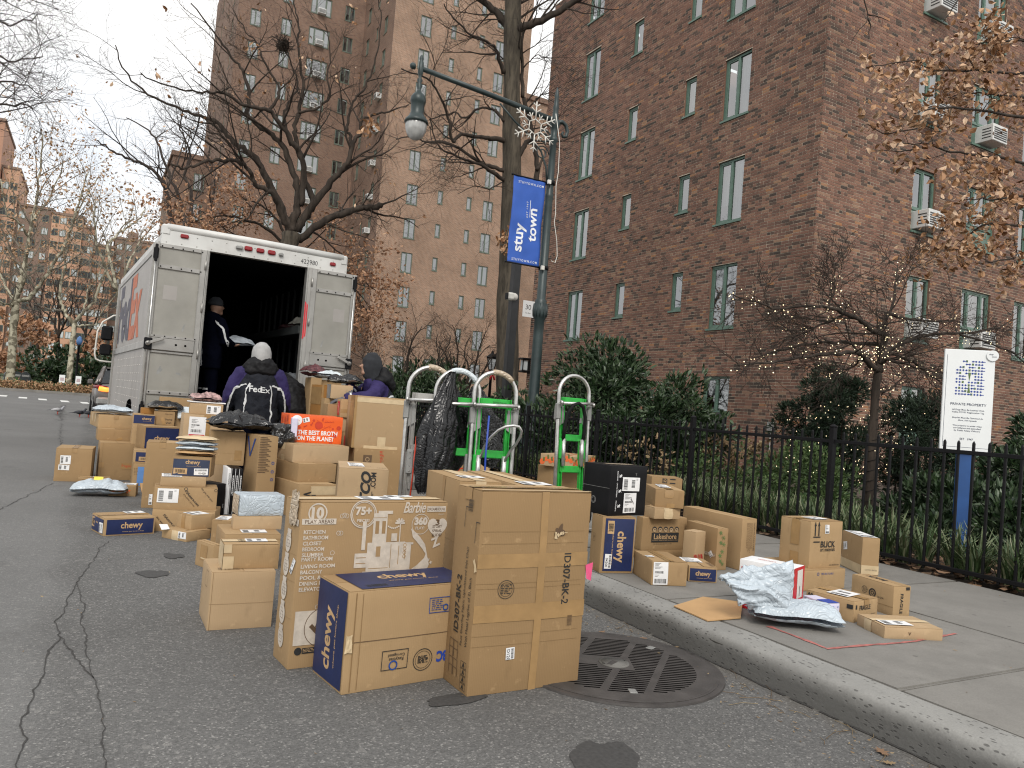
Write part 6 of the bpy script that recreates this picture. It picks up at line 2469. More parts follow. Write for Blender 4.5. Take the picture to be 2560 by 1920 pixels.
def hand(parent, wrist, direction, palm_up, curl, mat, s=1.0, thumb=1):
	"""a palm with four unequal bent fingers and a thumb from its side"""
	d = Vector(direction).normalized()
	u = Vector(palm_up)
	u = (u - d * u.dot(d)).normalized()
	sd = d.cross(u)
	w = Vector(wrist)
	b = MB()
	b.sweep([w - d * .03 * s, w + d * .02 * s, w + d * .055 * s, w + d * .092 * s], [.028 * s, .036 * s, .043 * s, .040 * s], [.022 * s, .02 * s, .018 * s, .014 * s], side=sd, n=12)
	for k, (off, L) in enumerate(((-.030, .070), (-.010, .080), (.010, .075), (.030, .060))):
		p = w + d * .085 * s + sd * off * s
		pts = [p]
		a = 0.0
		for q in range(3):
			a += curl * (.8 + .1 * k)
			p = p + (d * math.cos(a) - u * math.sin(a)) * (L * s / 3)
			pts.append(p)
		b.sweep([pts[0] - d * .012 * s, *pts], [.0105 * s, .0105 * s, .0098 * s, .009 * s, .0065 * s], n=8)
	p = w + d * .028 * s + sd * thumb * -.034 * s
	t1 = p + (d * .62 + sd * thumb * -.7 - u * .25).normalized() * .036 * s
	t2 = t1 + (d * .9 + sd * thumb * -.25 - u * .4).normalized() * .03 * s
	b.sweep([p - sd * thumb * -.012 * s, t1, t2], [.014 * s, .012 * s, .009 * s], n=8)
	o = b.build('hand' if mat is MAT['skin'] else 'glove', mat, parent)
	sb = o.modifiers.new('round', 'SUBSURF')
	sb.levels = sb.render_levels = 1
	return o


def ribbon_on(parent, target, pts, w, name='reflective_stripe', off=.006, normal=(0, -1, 0)):
	P = [Vector(p) for p in pts]
	Q = []
	for a, c in zip(P, P[1:]):
		for i in range(8):
			Q.append(a.lerp(c, i / 8))
	Q.append(P[-1])
	V, F = [], []
	N = Vector(normal)
	for i, p in enumerate(Q):
		t = (Q[min(i + 1, len(Q) - 1)] - Q[max(0, i - 1)]).normalized()
		s = t.cross(N).normalized()
		V += [p - s * w / 2, p + s * w / 2]
		if i:
			F.append((2 * i - 2, 2 * i - 1, 2 * i + 1, 2 * i))
	b = MB()
	b.add(V, F)
	o = b.build(name, MAT['stripe'], parent)
	sw = o.modifiers.new('wrap', 'SHRINKWRAP')
	sw.target = target
	sw.wrap_method = 'NEAREST_SURFACEPOINT'
	sw.wrap_mode = 'ABOVE_SURFACE'
	sw.offset = off
	so = o.modifiers.new('thick', 'SOLIDIFY')
	so.thickness = .002
	return o


def body_parts(b, hip, sh, head, arms, legs, s=1.0):
	"""the continuous figure under the clothes"""
	hip, sh, head = Vector(hip), Vector(sh), Vector(head)
	b.sweep([hip - (sh - hip).normalized() * .06, hip, hip.lerp(sh, .35), hip.lerp(sh, .8), sh], [.14, .165, .15, .175, .12], [.10, .115, .10, .115, .08], side=(1, 0, 0), n=14)
	b.sweep([sh - (head - sh) * .1, sh.lerp(head, .5), head], [.06, .055, .055], n=10)
	b.ball(head, .075, .095, .115)
	for a in arms:
		b.sweep(a, [.055, .045, .04, .032][:len(a)] if len(a) > 3 else [.055, .042, .032], n=10)
	for l in legs:
		b.sweep(l, [.085, .06, .05, .04][:len(l)] if len(l) > 3 else [.085, .06, .04], n=10)


def jacket_logo(parent, target, center, width, tilt=0.0, M=None):
	tmp = MB()
	Mm = M or (Matrix.Translation(center) @ Matrix.Rotation(R(90), 4, 'X'))
	return tmp, Mm


# --- courier standing with his back to us
c1 = thing('person', 'courier seen from behind in purple and black jacket with light grey hood', 'person', (1.72, 9.38, 0), R(-6))
b = MB()
body_parts(b, (0, 0, .92), (0, .02, 1.40), (0, .03, 1.58), [[(-.17, 0, 1.37), (-.30, .03, 1.10), (-.32, .16, .87)], [(.17, 0, 1.37), (.29, .03, 1.10), (.30, .17, .88)]],
		[[(-.09, 0, .90), (-.10, .02, .48), (-.10, 0, .07)], [(.09, 0, .90), (.10, .02, .48), (.10, 0, .07)]])
b.sweep([(0, .12, 1.57), (0, .145, 1.545)], [.014, .017], n=8)
solid(b.build('body', MAT['skin'], c1), .018, 5)
for s in (-1, 1):
	hand(c1, (s * .315, .17, .855), (-s * .05, .5, -.8), (s, .2, 0), .35, MAT['glove'], 1, s)
b = MB()
b.sweep([(0, 0, .93), (0, 0, .82)], [.18, .19], [.135, .135], side=(1, 0, 0), n=14)
for s in (-1, 1):
	b.sweep([(s * .09, 0, .88), (s * .10, .02, .48), (s * .10, 0, .06)], [.105, .085, .075], n=12)
solid(b.build('trousers', MAT['trouser'], c1), .018, 4, .02)
for s in (-1, 1):
	b = MB()
	b.sweep([(s * .10, -.09, .045), (s * .10, .02, .055), (s * .105, .15, .04), (s * .105, .19, .03)], [.042, .05, .05, .03], [.045, .05, .035, .022], side=(1, 0, 0), n=10)
	b.build('shoe', MAT['rubber'], c1)
b = MB()
b.sweep([(0, 0, .74), (0, 0, .80), (0, 0, 1.0), (0, .0, 1.18), (0, .0, 1.30), (0, .015, 1.39), (0, .02, 1.45)], [.235, .245, .24, .245, .235, .175, .10], [.165, .17, .165, .165, .15, .12, .10], side=(1, 0, 0), n=20)
for s in (-1, 1):
	b.sweep([(s * .10, .01, 1.385), (s * .20, .0, 1.335), (s * .255, .01, 1.24), (s * .305, .03, 1.08), (s * .325, .09, .95), (s * .325, .16, .83)], [.075, .098, .095, .085, .075, .06], n=14)
jk = solid(b.build('jacket', MAT['jacket'], c1), .014, 7, .035, .11)
b = MB()
b.sweep([(0, -.08, 1.30), (0, -.10, 1.35), (0, -.06, 1.42), (0, .0, 1.47), (0, .02, 1.50)], [.10, .17, .20, .165, .12], [.03, .06, .11, .13, .11], side=(1, 0, 0), n=18)
b.ball((-.12, -.02, 1.41), .09, .09, .05)
b.ball((.12, -.02, 1.41), .09, .09, .05)
solid(b.build('jacket_hood', MAT['puffer'], c1), .012, 5, .035, .07)
b = MB()
b.sweep([(0, .0, 1.40), (0, .0, 1.47), (0, .005, 1.54), (0, .01, 1.60), (0, .02, 1.66), (0, .03, 1.705), (0, .035, 1.72)], [.10, .108, .114, .112, .098, .06, .02], [.11, .122, .13, .13, .115, .075, .02], side=(1, 0, 0), n=18)
solid(b.build('hood', MAT['hoodgrey'], c1), .011, 4, .012, .09)
for s in (-1, 1):
	ribbon_on(c1, jk, [(s * .125, -.2, 1.235), (s * .165, -.2, 1.17), (s * .175, -.2, 1.0), (s * .185, -.2, .78)], .022)
	ribbon_on(c1, jk, [(s * .16, -.19, 1.225), (s * .215, -.12, 1.20), (s * .268, -.10, 1.15), (s * .30, -.07, 1.06), (s * .322, -.01, .95), (s * .325, .07, .85)], .022)
tmp = MB()
text_on(tmp, 'Fed', Matrix.Translation((-.045, -.19, 1.165)) @ Matrix.Rotation(R(90), 4, 'X'), w=.135, h=.072, off=.022)
text_on(tmp, 'Ex', Matrix.Translation((.068, -.19, 1.160)) @ Matrix.Rotation(R(90), 4, 'X'), w=.105, h=.066, off=.012)
lo = tmp.build('lettering', MAT['stripe'], c1)
sw = lo.modifiers.new('wrap', 'SHRINKWRAP')
sw.target = jk
sw.wrap_method = 'PROJECT'
sw.use_project_y = True
sw.use_positive_direction = True
sw.use_negative_direction = False
sw.offset = .006
sw.wrap_mode = 'ABOVE_SURFACE'

# --- courier in the truck doorway, in profile, holding a mailer
fx, fy, fz = in_truck(.80, .75, .70)
c2 = thing('person', 'courier in dark clothes standing inside the truck holding a grey mailer', 'person', (fx, fy, fz), R(-62))
b = MB()
body_parts(b, (0, 0, .92), (0, .03, 1.40), (0, .08, 1.58), [[(-.17, .02, 1.37), (-.24, .06, 1.12), (-.10, .30, 1.08)], [(.17, .02, 1.37), (.24, .05, 1.12), (.12, .30, 1.06)]],
		[[(-.09, 0, .90), (-.10, .02, .48), (-.10, 0, .07)], [(.09, 0, .90), (.10, .02, .48), (.10, 0, .07)]])
b.sweep([(0, .165, 1.60), (0, .20, 1.565), (0, .18, 1.55)], [.012, .018, .012], n=8)
b.ball((0, .16, 1.525), .035, .022, .012)
b.ball((0, .145, 1.49), .045, .04, .03)
solid(b.build('body', MAT['skin'], c2), .013, 3)
for s in (-1, 1):
	b = MB()
	b.ball((s * .032, .168, 1.595), .012, .008, .006, nu=8, nv=6)
	b.sweep([(s * .05, .155, 1.622), (s * .03, .172, 1.626), (s * .012, .172, 1.62)], .006, n=5)
	b.build('eye', MAT['hooddark'], c2)
	hand(c2, (s * .11, .31, 1.06), (-s * .15, 1, .05), (0, 0, -1), .3, MAT['skin'], 1, s)
b = MB()
b.sweep([(0, .01, 1.70), (0, .03, 1.66), (0, .06, 1.62), (0, .06, 1.585)], [.03, .085, .098, .10], [.03, .10, .112, .108], side=(1, 0, 0), n=16)
solid(b.build('beanie', MAT['hooddark'], c2), .012, 3)
b = MB()
b.sweep([(0, 0, .70), (0, 0, .95), (0, .0, 1.18), (0, .01, 1.32), (0, .03, 1.42), (0, .04, 1.48)], [.23, .235, .23, .22, .15, .085], [.165, .17, .165, .15, .12, .09], side=(1, 0, 0), n=18)
for s in (-1, 1):
	b.sweep([(s * .10, .02, 1.39), (s * .20, .02, 1.34), (s * .25, .04, 1.22), (s * .255, .07, 1.10), (s * .19, .19, 1.07), (s * .12, .29, 1.065)], [.07, .09, .085, .08, .07, .055], n=12)
j2 = solid(b.build('jacket', MAT['trouser'], c2), .016, 6, .03, .11)
ribbon_on(c2, j2, [(.20, -.05, 1.36), (.30, .0, 1.25), (.32, .04, 1.12), (.26, .15, 1.0)], .024, normal=(1, 0, 0))
ribbon_on(c2, j2, [(.05, -.2, 1.25), (.10, -.2, 1.0), (.12, -.2, .72)], .024)
b = MB()
b.sweep([(0, 0, .93), (0, 0, .82)], [.19, .195], [.14, .14], side=(1, 0, 0), n=14)
for s in (-1, 1):
	b.sweep([(s * .09, 0, .88), (s * .10, .02, .48), (s * .10, 0, .05)], [.115, .10, .09], n=12)
t2 = solid(b.build('trousers', MAT['trouser'], c2), .018, 4, .02)
ribbon_on(c2, t2, [(-.22, -.12, .42), (0, -.16, .42), (.22, -.12, .42)], .02)
for s in (-1, 1):
	b = MB()
	b.sweep([(s * .10, -.09, .045), (s * .10, .02, .055), (s * .105, .15, .04), (s * .105, .19, .03)], [.042, .05, .05, .03], [.045, .05, .035, .022], side=(1, 0, 0), n=10)
	b.build('shoe', MAT['rubber'], c2)
a = R(-62)
mxp = (fx + .02 * math.cos(a) - .46 * math.sin(a), fy + .02 * math.sin(a) + .46 * math.cos(a), fz + 1.06)
poly_pack('mailer', 'crumpled grey mailer held by the courier inside the truck', 'mailer', mxp, R(20), .40, .30, .12, pbr('grey_mailer_dim', (.36, .40, .44), .4), 31, None, .15, -.05, 1.5)

# --- courier at the right, leaning on the boxes with folded arms
PX, PY = 3.04, 8.85
c3 = thing('person', 'courier with charcoal hood and grey gloves leaning his arms on the boxes', 'person', (PX, PY, 0), R(86))
# local +y is where he faces (to our left and away); local x to his right
b = MB()
HIP, SHD, HD = (0, -.10, .93), (0, .10, 1.33), (0, .15, 1.545)
armR = [(.17, .08, 1.32), (.22, .25, 1.20), (.02, .37, 1.265), (-.06, .40, 1.275)]
armL = [(-.17, .08, 1.30), (-.29, .22, 1.16), (-.25, .50, 1.13)]
legs = [[(-.09, -.10, .90), (-.10, -.02, .48), (-.10, -.06, .07)], [(.09, -.10, .90), (.11, .02, .48), (.11, -.02, .07)]]
body_parts(b, HIP, SHD, HD, [armR, armL], legs)
b.sweep([(0, .245, 1.56), (0, .278, 1.53), (0, .255, 1.515)], [.012, .018, .012], n=8)
b.ball((0, .235, 1.495), .033, .02, .012)
b.ball((0, .22, 1.46), .045, .04, .03)
for s in (-1, 1):
	b.ball((s * .078, .15, 1.545), .012, .02, .03)
solid(b.build('body', MAT['skin'], c3), .013, 3)
b = MB()
b.sweep([(0, .02, 1.30), (0, .06, 1.37), (0, .11, 1.46), (0, .125, 1.54), (0, .13, 1.62), (0, .12, 1.685), (0, .11, 1.715)], [.12, .105, .112, .116, .105, .065, .02], [.13, .115, .122, .125, .118, .08, .02], side=(1, 0, 0), n=18)
solid(b.build('hood', MAT['hooddark'], c3), .011, 4, .015, .09)
b = MB()
b.sweep([(0, -.16, .78), (0, -.12, .90), (0, -.03, 1.08), (0, .05, 1.24), (0, .09, 1.34), (0, .10, 1.41)], [.23, .24, .24, .24, .19, .11], [.17, .175, .17, .16, .13, .11], side=(1, 0, 0), n=20)
b.sweep([(.10, .08, 1.33), (.20, .08, 1.29), (.25, .15, 1.24), (.22, .25, 1.20), (.09, .34, 1.25), (-.01, .385, 1.27)], [.08, .10, .095, .085, .072, .06], n=14)
b.sweep([(-.10, .08, 1.33), (-.20, .08, 1.29), (-.28, .15, 1.20), (-.29, .24, 1.155), (-.26, .38, 1.145), (-.245, .48, 1.135)], [.08, .10, .095, .085, .072, .06], n=14)
j3 = solid(b.build('jacket', MAT['jacket2'], c3), .014, 7, .035, .11)
b = MB()
b.sweep([(0, -.10, 1.24), (0, -.10, 1.31), (0, -.04, 1.39), (0, .03, 1.44), (0, .07, 1.46)], [.09, .16, .19, .16, .12], [.03, .07, .11, .13, .11], side=(1, 0, 0), n=18)
b.ball((.12, .03, 1.38), .10, .10, .06)
b.ball((-.12, .03, 1.38), .10, .10, .06)
solid(b.build('jacket_hood', MAT['puffer'], c3), .012, 5, .03, .07)
hand(c3, (-.03, .39, 1.275), (-.85, .25, -.42), (-.4, .3, .85), .32, MAT['glove'], 1.3, 1)
hand(c3, (-.24, .50, 1.13), (-.05, .85, -.30), (0, .35, .9), .42, MAT['glove'], 1.3, -1)
for s in (-1, 1):
	ribbon_on(c3, j3, [(s * .11, -.2, 1.22), (s * .155, -.24, 1.12), (s * .17, -.28, .96), (s * .18, -.34, .82)], .026)
	ribbon_on(c3, j3, [(s * .13, -.16, 1.22), (s * .22, -.06, 1.20), (s * .28, .06, 1.10), (s * .27, .2, 1.0)], .028)
ribbon_on(c3, j3, [(.04, .40, 1.34), (.06, .36, 1.36), (.08, .30, 1.33)], .024, normal=(0, .5, 1))
ribbon_on(c3, j3, [(-.34, .42, 1.12), (-.255, .42, 1.22), (-.17, .42, 1.12)], .024, normal=(0, 0, 1))
b = MB()
b.sweep([(0, -.10, .95), (0, -.10, .84)], [.18, .19], [.135, .135], side=(1, 0, 0), n=14)
for l in legs:
	b.sweep(l, [.105, .085, .075], n=12)
solid(b.build('trousers', MAT['trouser'], c3), .018, 4, .02)
for s in (-1, 1):
	b = MB()
	y = -.06 if s < 0 else -.02
	b.sweep([(s * .105, y - .09, .045), (s * .105, y + .02, .055), (s * .11, y + .15, .04), (s * .11, y + .19, .03)], [.042, .05, .05, .03], [.045, .05, .035, .022], side=(1, 0, 0), n=10)
	b.build('shoe', MAT['rubber'], c3)

# --- someone in a black puffer jacket bent into the truck behind the first courier
c4 = thing('person', 'person in black puffer jacket bent into the truck behind the standing courier', 'person', (2.26, 9.95, 0), R(8))
b = MB()
body_parts(b, (0, 0, .92), (0, .30, 1.22), (0, .44, 1.30), [[(-.17, .28, 1.2), (-.22, .44, .98), (-.15, .58, .86)], [(.17, .28, 1.2), (.22, .44, .98), (.15, .58, .86)]],
		[[(-.09, 0, .90), (-.10, .02, .48), (-.10, 0, .07)], [(.09, 0, .90), (.10, .02, .48), (.10, 0, .07)]])
solid(b.build('body', MAT['skin'], c4), .018, 4)
b = MB()
seg = [(0, -.06, .74), (0, -.04, .84), (0, .0, .95), (0, .08, 1.05), (0, .17, 1.13), (0, .25, 1.20), (0, .32, 1.25)]
pts, rx, ry = [], [], []
for i, (p, q) in enumerate(zip(seg, seg[1:])):
	for k in range(4):
		f = k / 4
		pts.append(Vector(p).lerp(Vector(q), f))
		puff = .022 * math.sin(math.pi * f)
		rx.append(.225 + puff - (.06 if i > 4 else 0))
		ry.append(.165 + puff - (.03 if i > 4 else 0))
b.sweep(pts, rx, ry, side=(1, 0, 0), n=20)
for s in (-1, 1):
	P = [(s * .14, .26, 1.22), (s * .24, .30, 1.14), (s * .27, .40, 1.0), (s * .22, .50, .92), (s * .17, .56, .87)]
	b.sweep(P, [.09, .10, .09, .08, .065], n=14)
solid(b.build('jacket', MAT['puffer'], c4), .014, 4, .03, .06)
b = MB()
b.ball((0, .46, 1.31), .11, .12, .12)
b.sweep([(0, .26, 1.24), (0, .36, 1.28), (0, .44, 1.30)], [.14, .13, .11], n=12)
solid(b.build('hood', MAT['puffer'], c4), .012, 4, .02, .07)
b = MB()
b.sweep([(0, 0, .93), (0, 0, .82)], [.18, .19], [.135, .135], side=(1, 0, 0), n=14)
for s in (-1, 1):
	b.sweep([(s * .09, 0, .88), (s * .10, .02, .48), (s * .10, 0, .05)], [.105, .085, .075], n=12)
solid(b.build('trousers', MAT['trouser'], c4), .018, 4, .02)
for s in (-1, 1):
	hand(c4, (s * .15, .58, .85), (0, .8, -.5), (0, .5, .8), .3, MAT['glove'], 1, s)
	b = MB()
	b.sweep([(s * .10, -.09, .045), (s * .10, .02, .055), (s * .105, .15, .04)], [.042, .05, .04], [.045, .05, .03], side=(1, 0, 0), n=10)
	b.build('shoe', MAT['rubber'], c4)

# ------------------------------------------------------------------ hand trucks
def hand_truck(loc, rz, lean, label, painted, loop, bar_side, H=1.44, group='convertible hand trucks'):
	t = thing('hand_truck', label, 'hand truck', loc, rz, group)
	t.rotation_euler = (lean, 0, rz)
	G = MAT['green'] if painted > 1 else MAT['plate']
	w = .165
	b = MB()                                        # outer hoop
	arc = [(w * math.cos(a), 0, H - w + w * math.sin(a) * 1.0) for a in [math.pi * i / 14 for i in range(15)]]
	b.sweep([(w, 0, .16), (w, 0, .7), *arc, (-w, 0, .7), (-w, 0, .16)], .0165, n=12)
	b.build('hoop', MAT['steel'], t)
	for s in (-1, 1):                               # inner channel rails
		b = MB()
		x = s * .115
		b.cbox(x - .019, .022, .12, x + .019, .034, H - .20, .003)
		b.cbox(x - .019, -.004, .12, x - .012, .022, H - .20, .002)
		b.cbox(x + .012, -.004, .12, x + .019, .022, H - .20, .002)
		b.build('rail', MAT['green'] if painted else MAT['alu'], t)
		b = MB()
		b.cbox(s * (w + .004) - .022, -.022, H - .40, s * (w + .004) + .022, .022, H - .26, .008)
		b.add([(s * .11, .0, H - .28), (s * .185, .0, H - .28), (s * .19, .0, H - .40), (s * .15, .0, H - .46), (s * .09, .0, H - .42),
			(s * .11, .03, H - .28), (s * .185, .03, H - .28), (s * .19, .03, H - .40), (s * .15, .03, H - .46), (s * .09, .03, H - .42)],
			[(0, 1, 2, 3, 4), (9, 8, 7, 6, 5)] + [(j, 5 + j, 5 + (j + 1) % 5, (j + 1) % 5) for j in range(5)])
		b.build('clamp_bracket', MAT['plate'], t)
		b = MB()
		b.cbox(s * .115 - .026, -.014, .62, s * .115 + .026, .04, .80, .006)
		for z in (.64, .68, .74, .78):
			b.ball((s * .115, -.015, z), .006, .004, .006, nu=6, nv=4, m=1)
		b.build('sleeve', [MAT['green'] if painted > 1 else MAT['plate'], MAT['plate']], t)
	for z0, z1 in ((H - .27, H - .20), (.78, .84), (.50, .56), (.2, .26)):
		b = MB()
		b.cbox(-.115, .0, z0, .115, .026, z1, .006)
		b.build('crossbar', MAT['green'] if painted else MAT['alu'], t)
	b = MB()
	b.sweep([(-.17, -.06, H - .26), (.17, -.06, H - .245)], .0135, n=10)
	for s in (-1, 1):
		b.lathe([(.019, -.008), (.019, .008)], n=12, M=Matrix.Translation((s * .172, -.06, H - .255)) @ Matrix.Rotation(R(90), 4, 'Y'))
		b.sweep([(s * .15, -.055, H - .255), (s * .15, .0, H - .30)], .009, n=6)
	b.build('handle_bar', MAT['steel'], t)
	if loop:
		b = MB()
		if loop == 'rubber':
			P = [(-.105, -.01, .78), (-.11, -.03, .90), (-.10, -.05, 1.02), (-.055, -.07, 1.10), (0, -.075, 1.12), (.055, -.07, 1.09), (.095, -.05, 1.0), (.11, -.03, .88), (.105, -.01, .76)]
			b.sweep(P, .0165, n=10)
			b.build('rubber_loop', MAT['rubber'], t)
		else:
			P = [(-.09, -.02, .78), (-.075, -.06, .86), (-.045, -.12, .94), (.0, -.155, .995), (.05, -.18, 1.025), (.10, -.19, 1.035), (.145, -.188, 1.03), (.172, -.175, 1.0), (.172, -.15, .955), (.155, -.11, .90), (.125, -.06, .84), (.10, -.02, .76)]
			b.sweep(P, .011, n=10)
			b.build('steel_loop', MAT['steel'], t)
		for s in (-1, 1):
			b = MB()
			b.sweep([(s * .10, -.012, .56), (s * .10, -.012, .80)], .02, n=10)
			b.build('loop_socket', MAT['steel'], t)
	b = MB()
	b.cbox(-.18, -.20, .02, .18, .02, .032, .004)
	b.cbox(-.18, .005, .02, .18, .02, .16, .004)
	b.build('toe_plate', MAT['alu'], t)
	b = MB()
	b.sweep([(-.24, .10, .12), (.24, .10, .12)], .012, n=8)
	for s in (-1, 1):
		b.sweep([(s * .14, .02, .3), (s * .16, .10, .12)], .014, n=6)
	b.build('axle', MAT['plate'], t)
	for s in (-1, 1):
		wheel(t, s * .225, .10, .12, .05)
	for s in (-1, 1):
		wh = obj('caster', None, t, (s * .14, .06, .30))
		b = MB()
		b.sweep([(-.018, 0, 0), (.018, 0, 0)], .05, side=(0, 0, 1), n=14)
		b.build('caster_wheel', MAT['rubber'], wh)
		b = MB()
		b.cbox(-.026, -.03, -.005, .026, .012, .07, .008)
		b.build('caster_fork', MAT['plate'], wh)
	return t


def tape_wrap(t, pts, mat, label, name='tape_wrap'):
	b = MB()
	b.sweep(pts, [.020 + .004 * rng.random() for _ in pts], n=10)
	b.build(name, MAT[mat], t)


h3 = hand_truck((2.67, 5.12, 0), R(-12), R(-2), 'green hand truck with steel loop, third of the three standing together', 2, 'steel', 1, 1.43)
tape_wrap(h3, [(.165 * math.cos(a), 0, 1.43 - .165 + .165 * math.sin(a)) for a in [R(100 - 10 * i) for i in range(7)]], 'clear', '')
b = MB()
M = Matrix.Translation((.04, -.0015, 1.195)) @ Matrix.Rotation(R(90), 4, 'X')
text_on(b, 'BROADWAY', M, w=.105, h=.026, rot=-.03)
b.build('marker_scrawl', MAT['ink'], h3)
h2 = hand_truck((2.40, 5.22, 0), R(-16), R(-2), 'hand truck with one green rail between the other two, black bag behind it', 1, None, 1, 1.42)
tape_wrap(h2, [(.165 * math.cos(a), 0, 1.42 - .165 + .165 * math.sin(a)) for a in [R(110 - 11 * i) for i in range(8)]], 'polywhite', '')
b = MB()
M = Matrix.Translation((-.0, -.0015, .53)) @ Matrix.Rotation(R(90), 4, 'X')
text_on(b, 'Noah Sunland 9', M, w=.16, h=.02)
b.build('marker_scrawl', MAT['ink'], h2)
h1 = hand_truck((2.23, 5.35, 0), R(-18), R(-2), 'bare metal hand truck with taped hoop at the boxes end of the trio', 0, None, 1, 1.43)
tape_wrap(h1, [(.165 * math.cos(a), 0, 1.43 - .165 + .165 * math.sin(a)) for a in [R(100 - 10 * i) for i in range(8)]], 'clear', '')
b = MB()
b.sweep([(-.10, -.03, .25), (-.085, -.03, .6), (-.08, -.03, .9)], .006, n=6)
b.build('red_strap', MAT['redor'], h1)
h4 = hand_truck((3.80, 5.72, KZ), R(2), R(-3), 'lone green hand truck with black rubber loop standing on the pavement', 2, 'rubber', -1, 1.37)
b = MB()
b.sweep([(-.07, -.035, 1.10), (-.075, -.04, .8), (-.06, -.035, .5), (-.05, -.03, .3)], .008, n=6)
tag(b.build('bungee_cord', MAT['blueprint'], None, (2.66, 5.10, 0)), 'blue elastic cord hanging down the green hand truck', 'cord')


def hanging_bag(label, top, bottom, w, d, seed, mat, rz=0.0):
	top, bottom = Vector(top), Vector(bottom)
	NA_, NZ_ = 72, 60
	V, F = [], []
	sd = Vector((seed * 2.7, seed, 0))
	for j in range(NZ_ + 1):
		t = j / NZ_
		c = top.lerp(bottom, t)
		f = (.16 + .84 * min(1, (t / .42)) ** .85) * (1 - .62 * max(0, (t - .72) / .28) ** 1.6)
		for i in range(NA_):
			a = 2 * math.pi * i / NA_
			ca, sa = math.cos(a), math.sin(a)
			fold = crease(Vector((ca * 1.7, sa * 1.7, t * .9)) + sd, seed, 6)
			fine = mnoise.noise(Vector((ca * 6, sa * 6, t * 7)) + sd)
			r_ = f * (1 + .30 * fold + .05 * fine)
			V.append((c.x + ca * w * r_ + .03 * fine, c.y + sa * d * r_, c.z + .02 * fine))
	for j in range(NZ_):
		for i in range(NA_):
			a = j * NA_ + i
			F.append((a, j * NA_ + (i + 1) % NA_, (j + 1) * NA_ + (i + 1) % NA_, a + NA_))
	F.append(tuple(range(NA_)))
	F.append(tuple(NZ_ * NA_ + i for i in range(NA_ - 1, -1, -1)))
	b = MB()
	b.add(V, F, 0, True)
	o = b.build('garbage_bag', mat)
	return tag(o, label, 'bag', 'black bags hung on the hand trucks')


hanging_bag('black plastic bag hanging from the taped hoop of the bare metal hand truck', (2.34, 5.25, 1.40), (2.20, 5.22, .50), .125, .08, 3, MAT['polyblack'])
hanging_bag('black plastic bag hanging between the middle and the bare hand truck', (2.42, 5.42, 1.33), (2.46, 5.46, .62), .15, .10, 5, MAT['polyblack'])
hanging_bag('grey black thin plastic bag hanging behind the green hand truck loop', (2.60, 5.35, 1.32), (2.76, 5.32, .70), .12, .06, 8, poly('thin_black_poly', (.035, .035, .037), .3, .7))

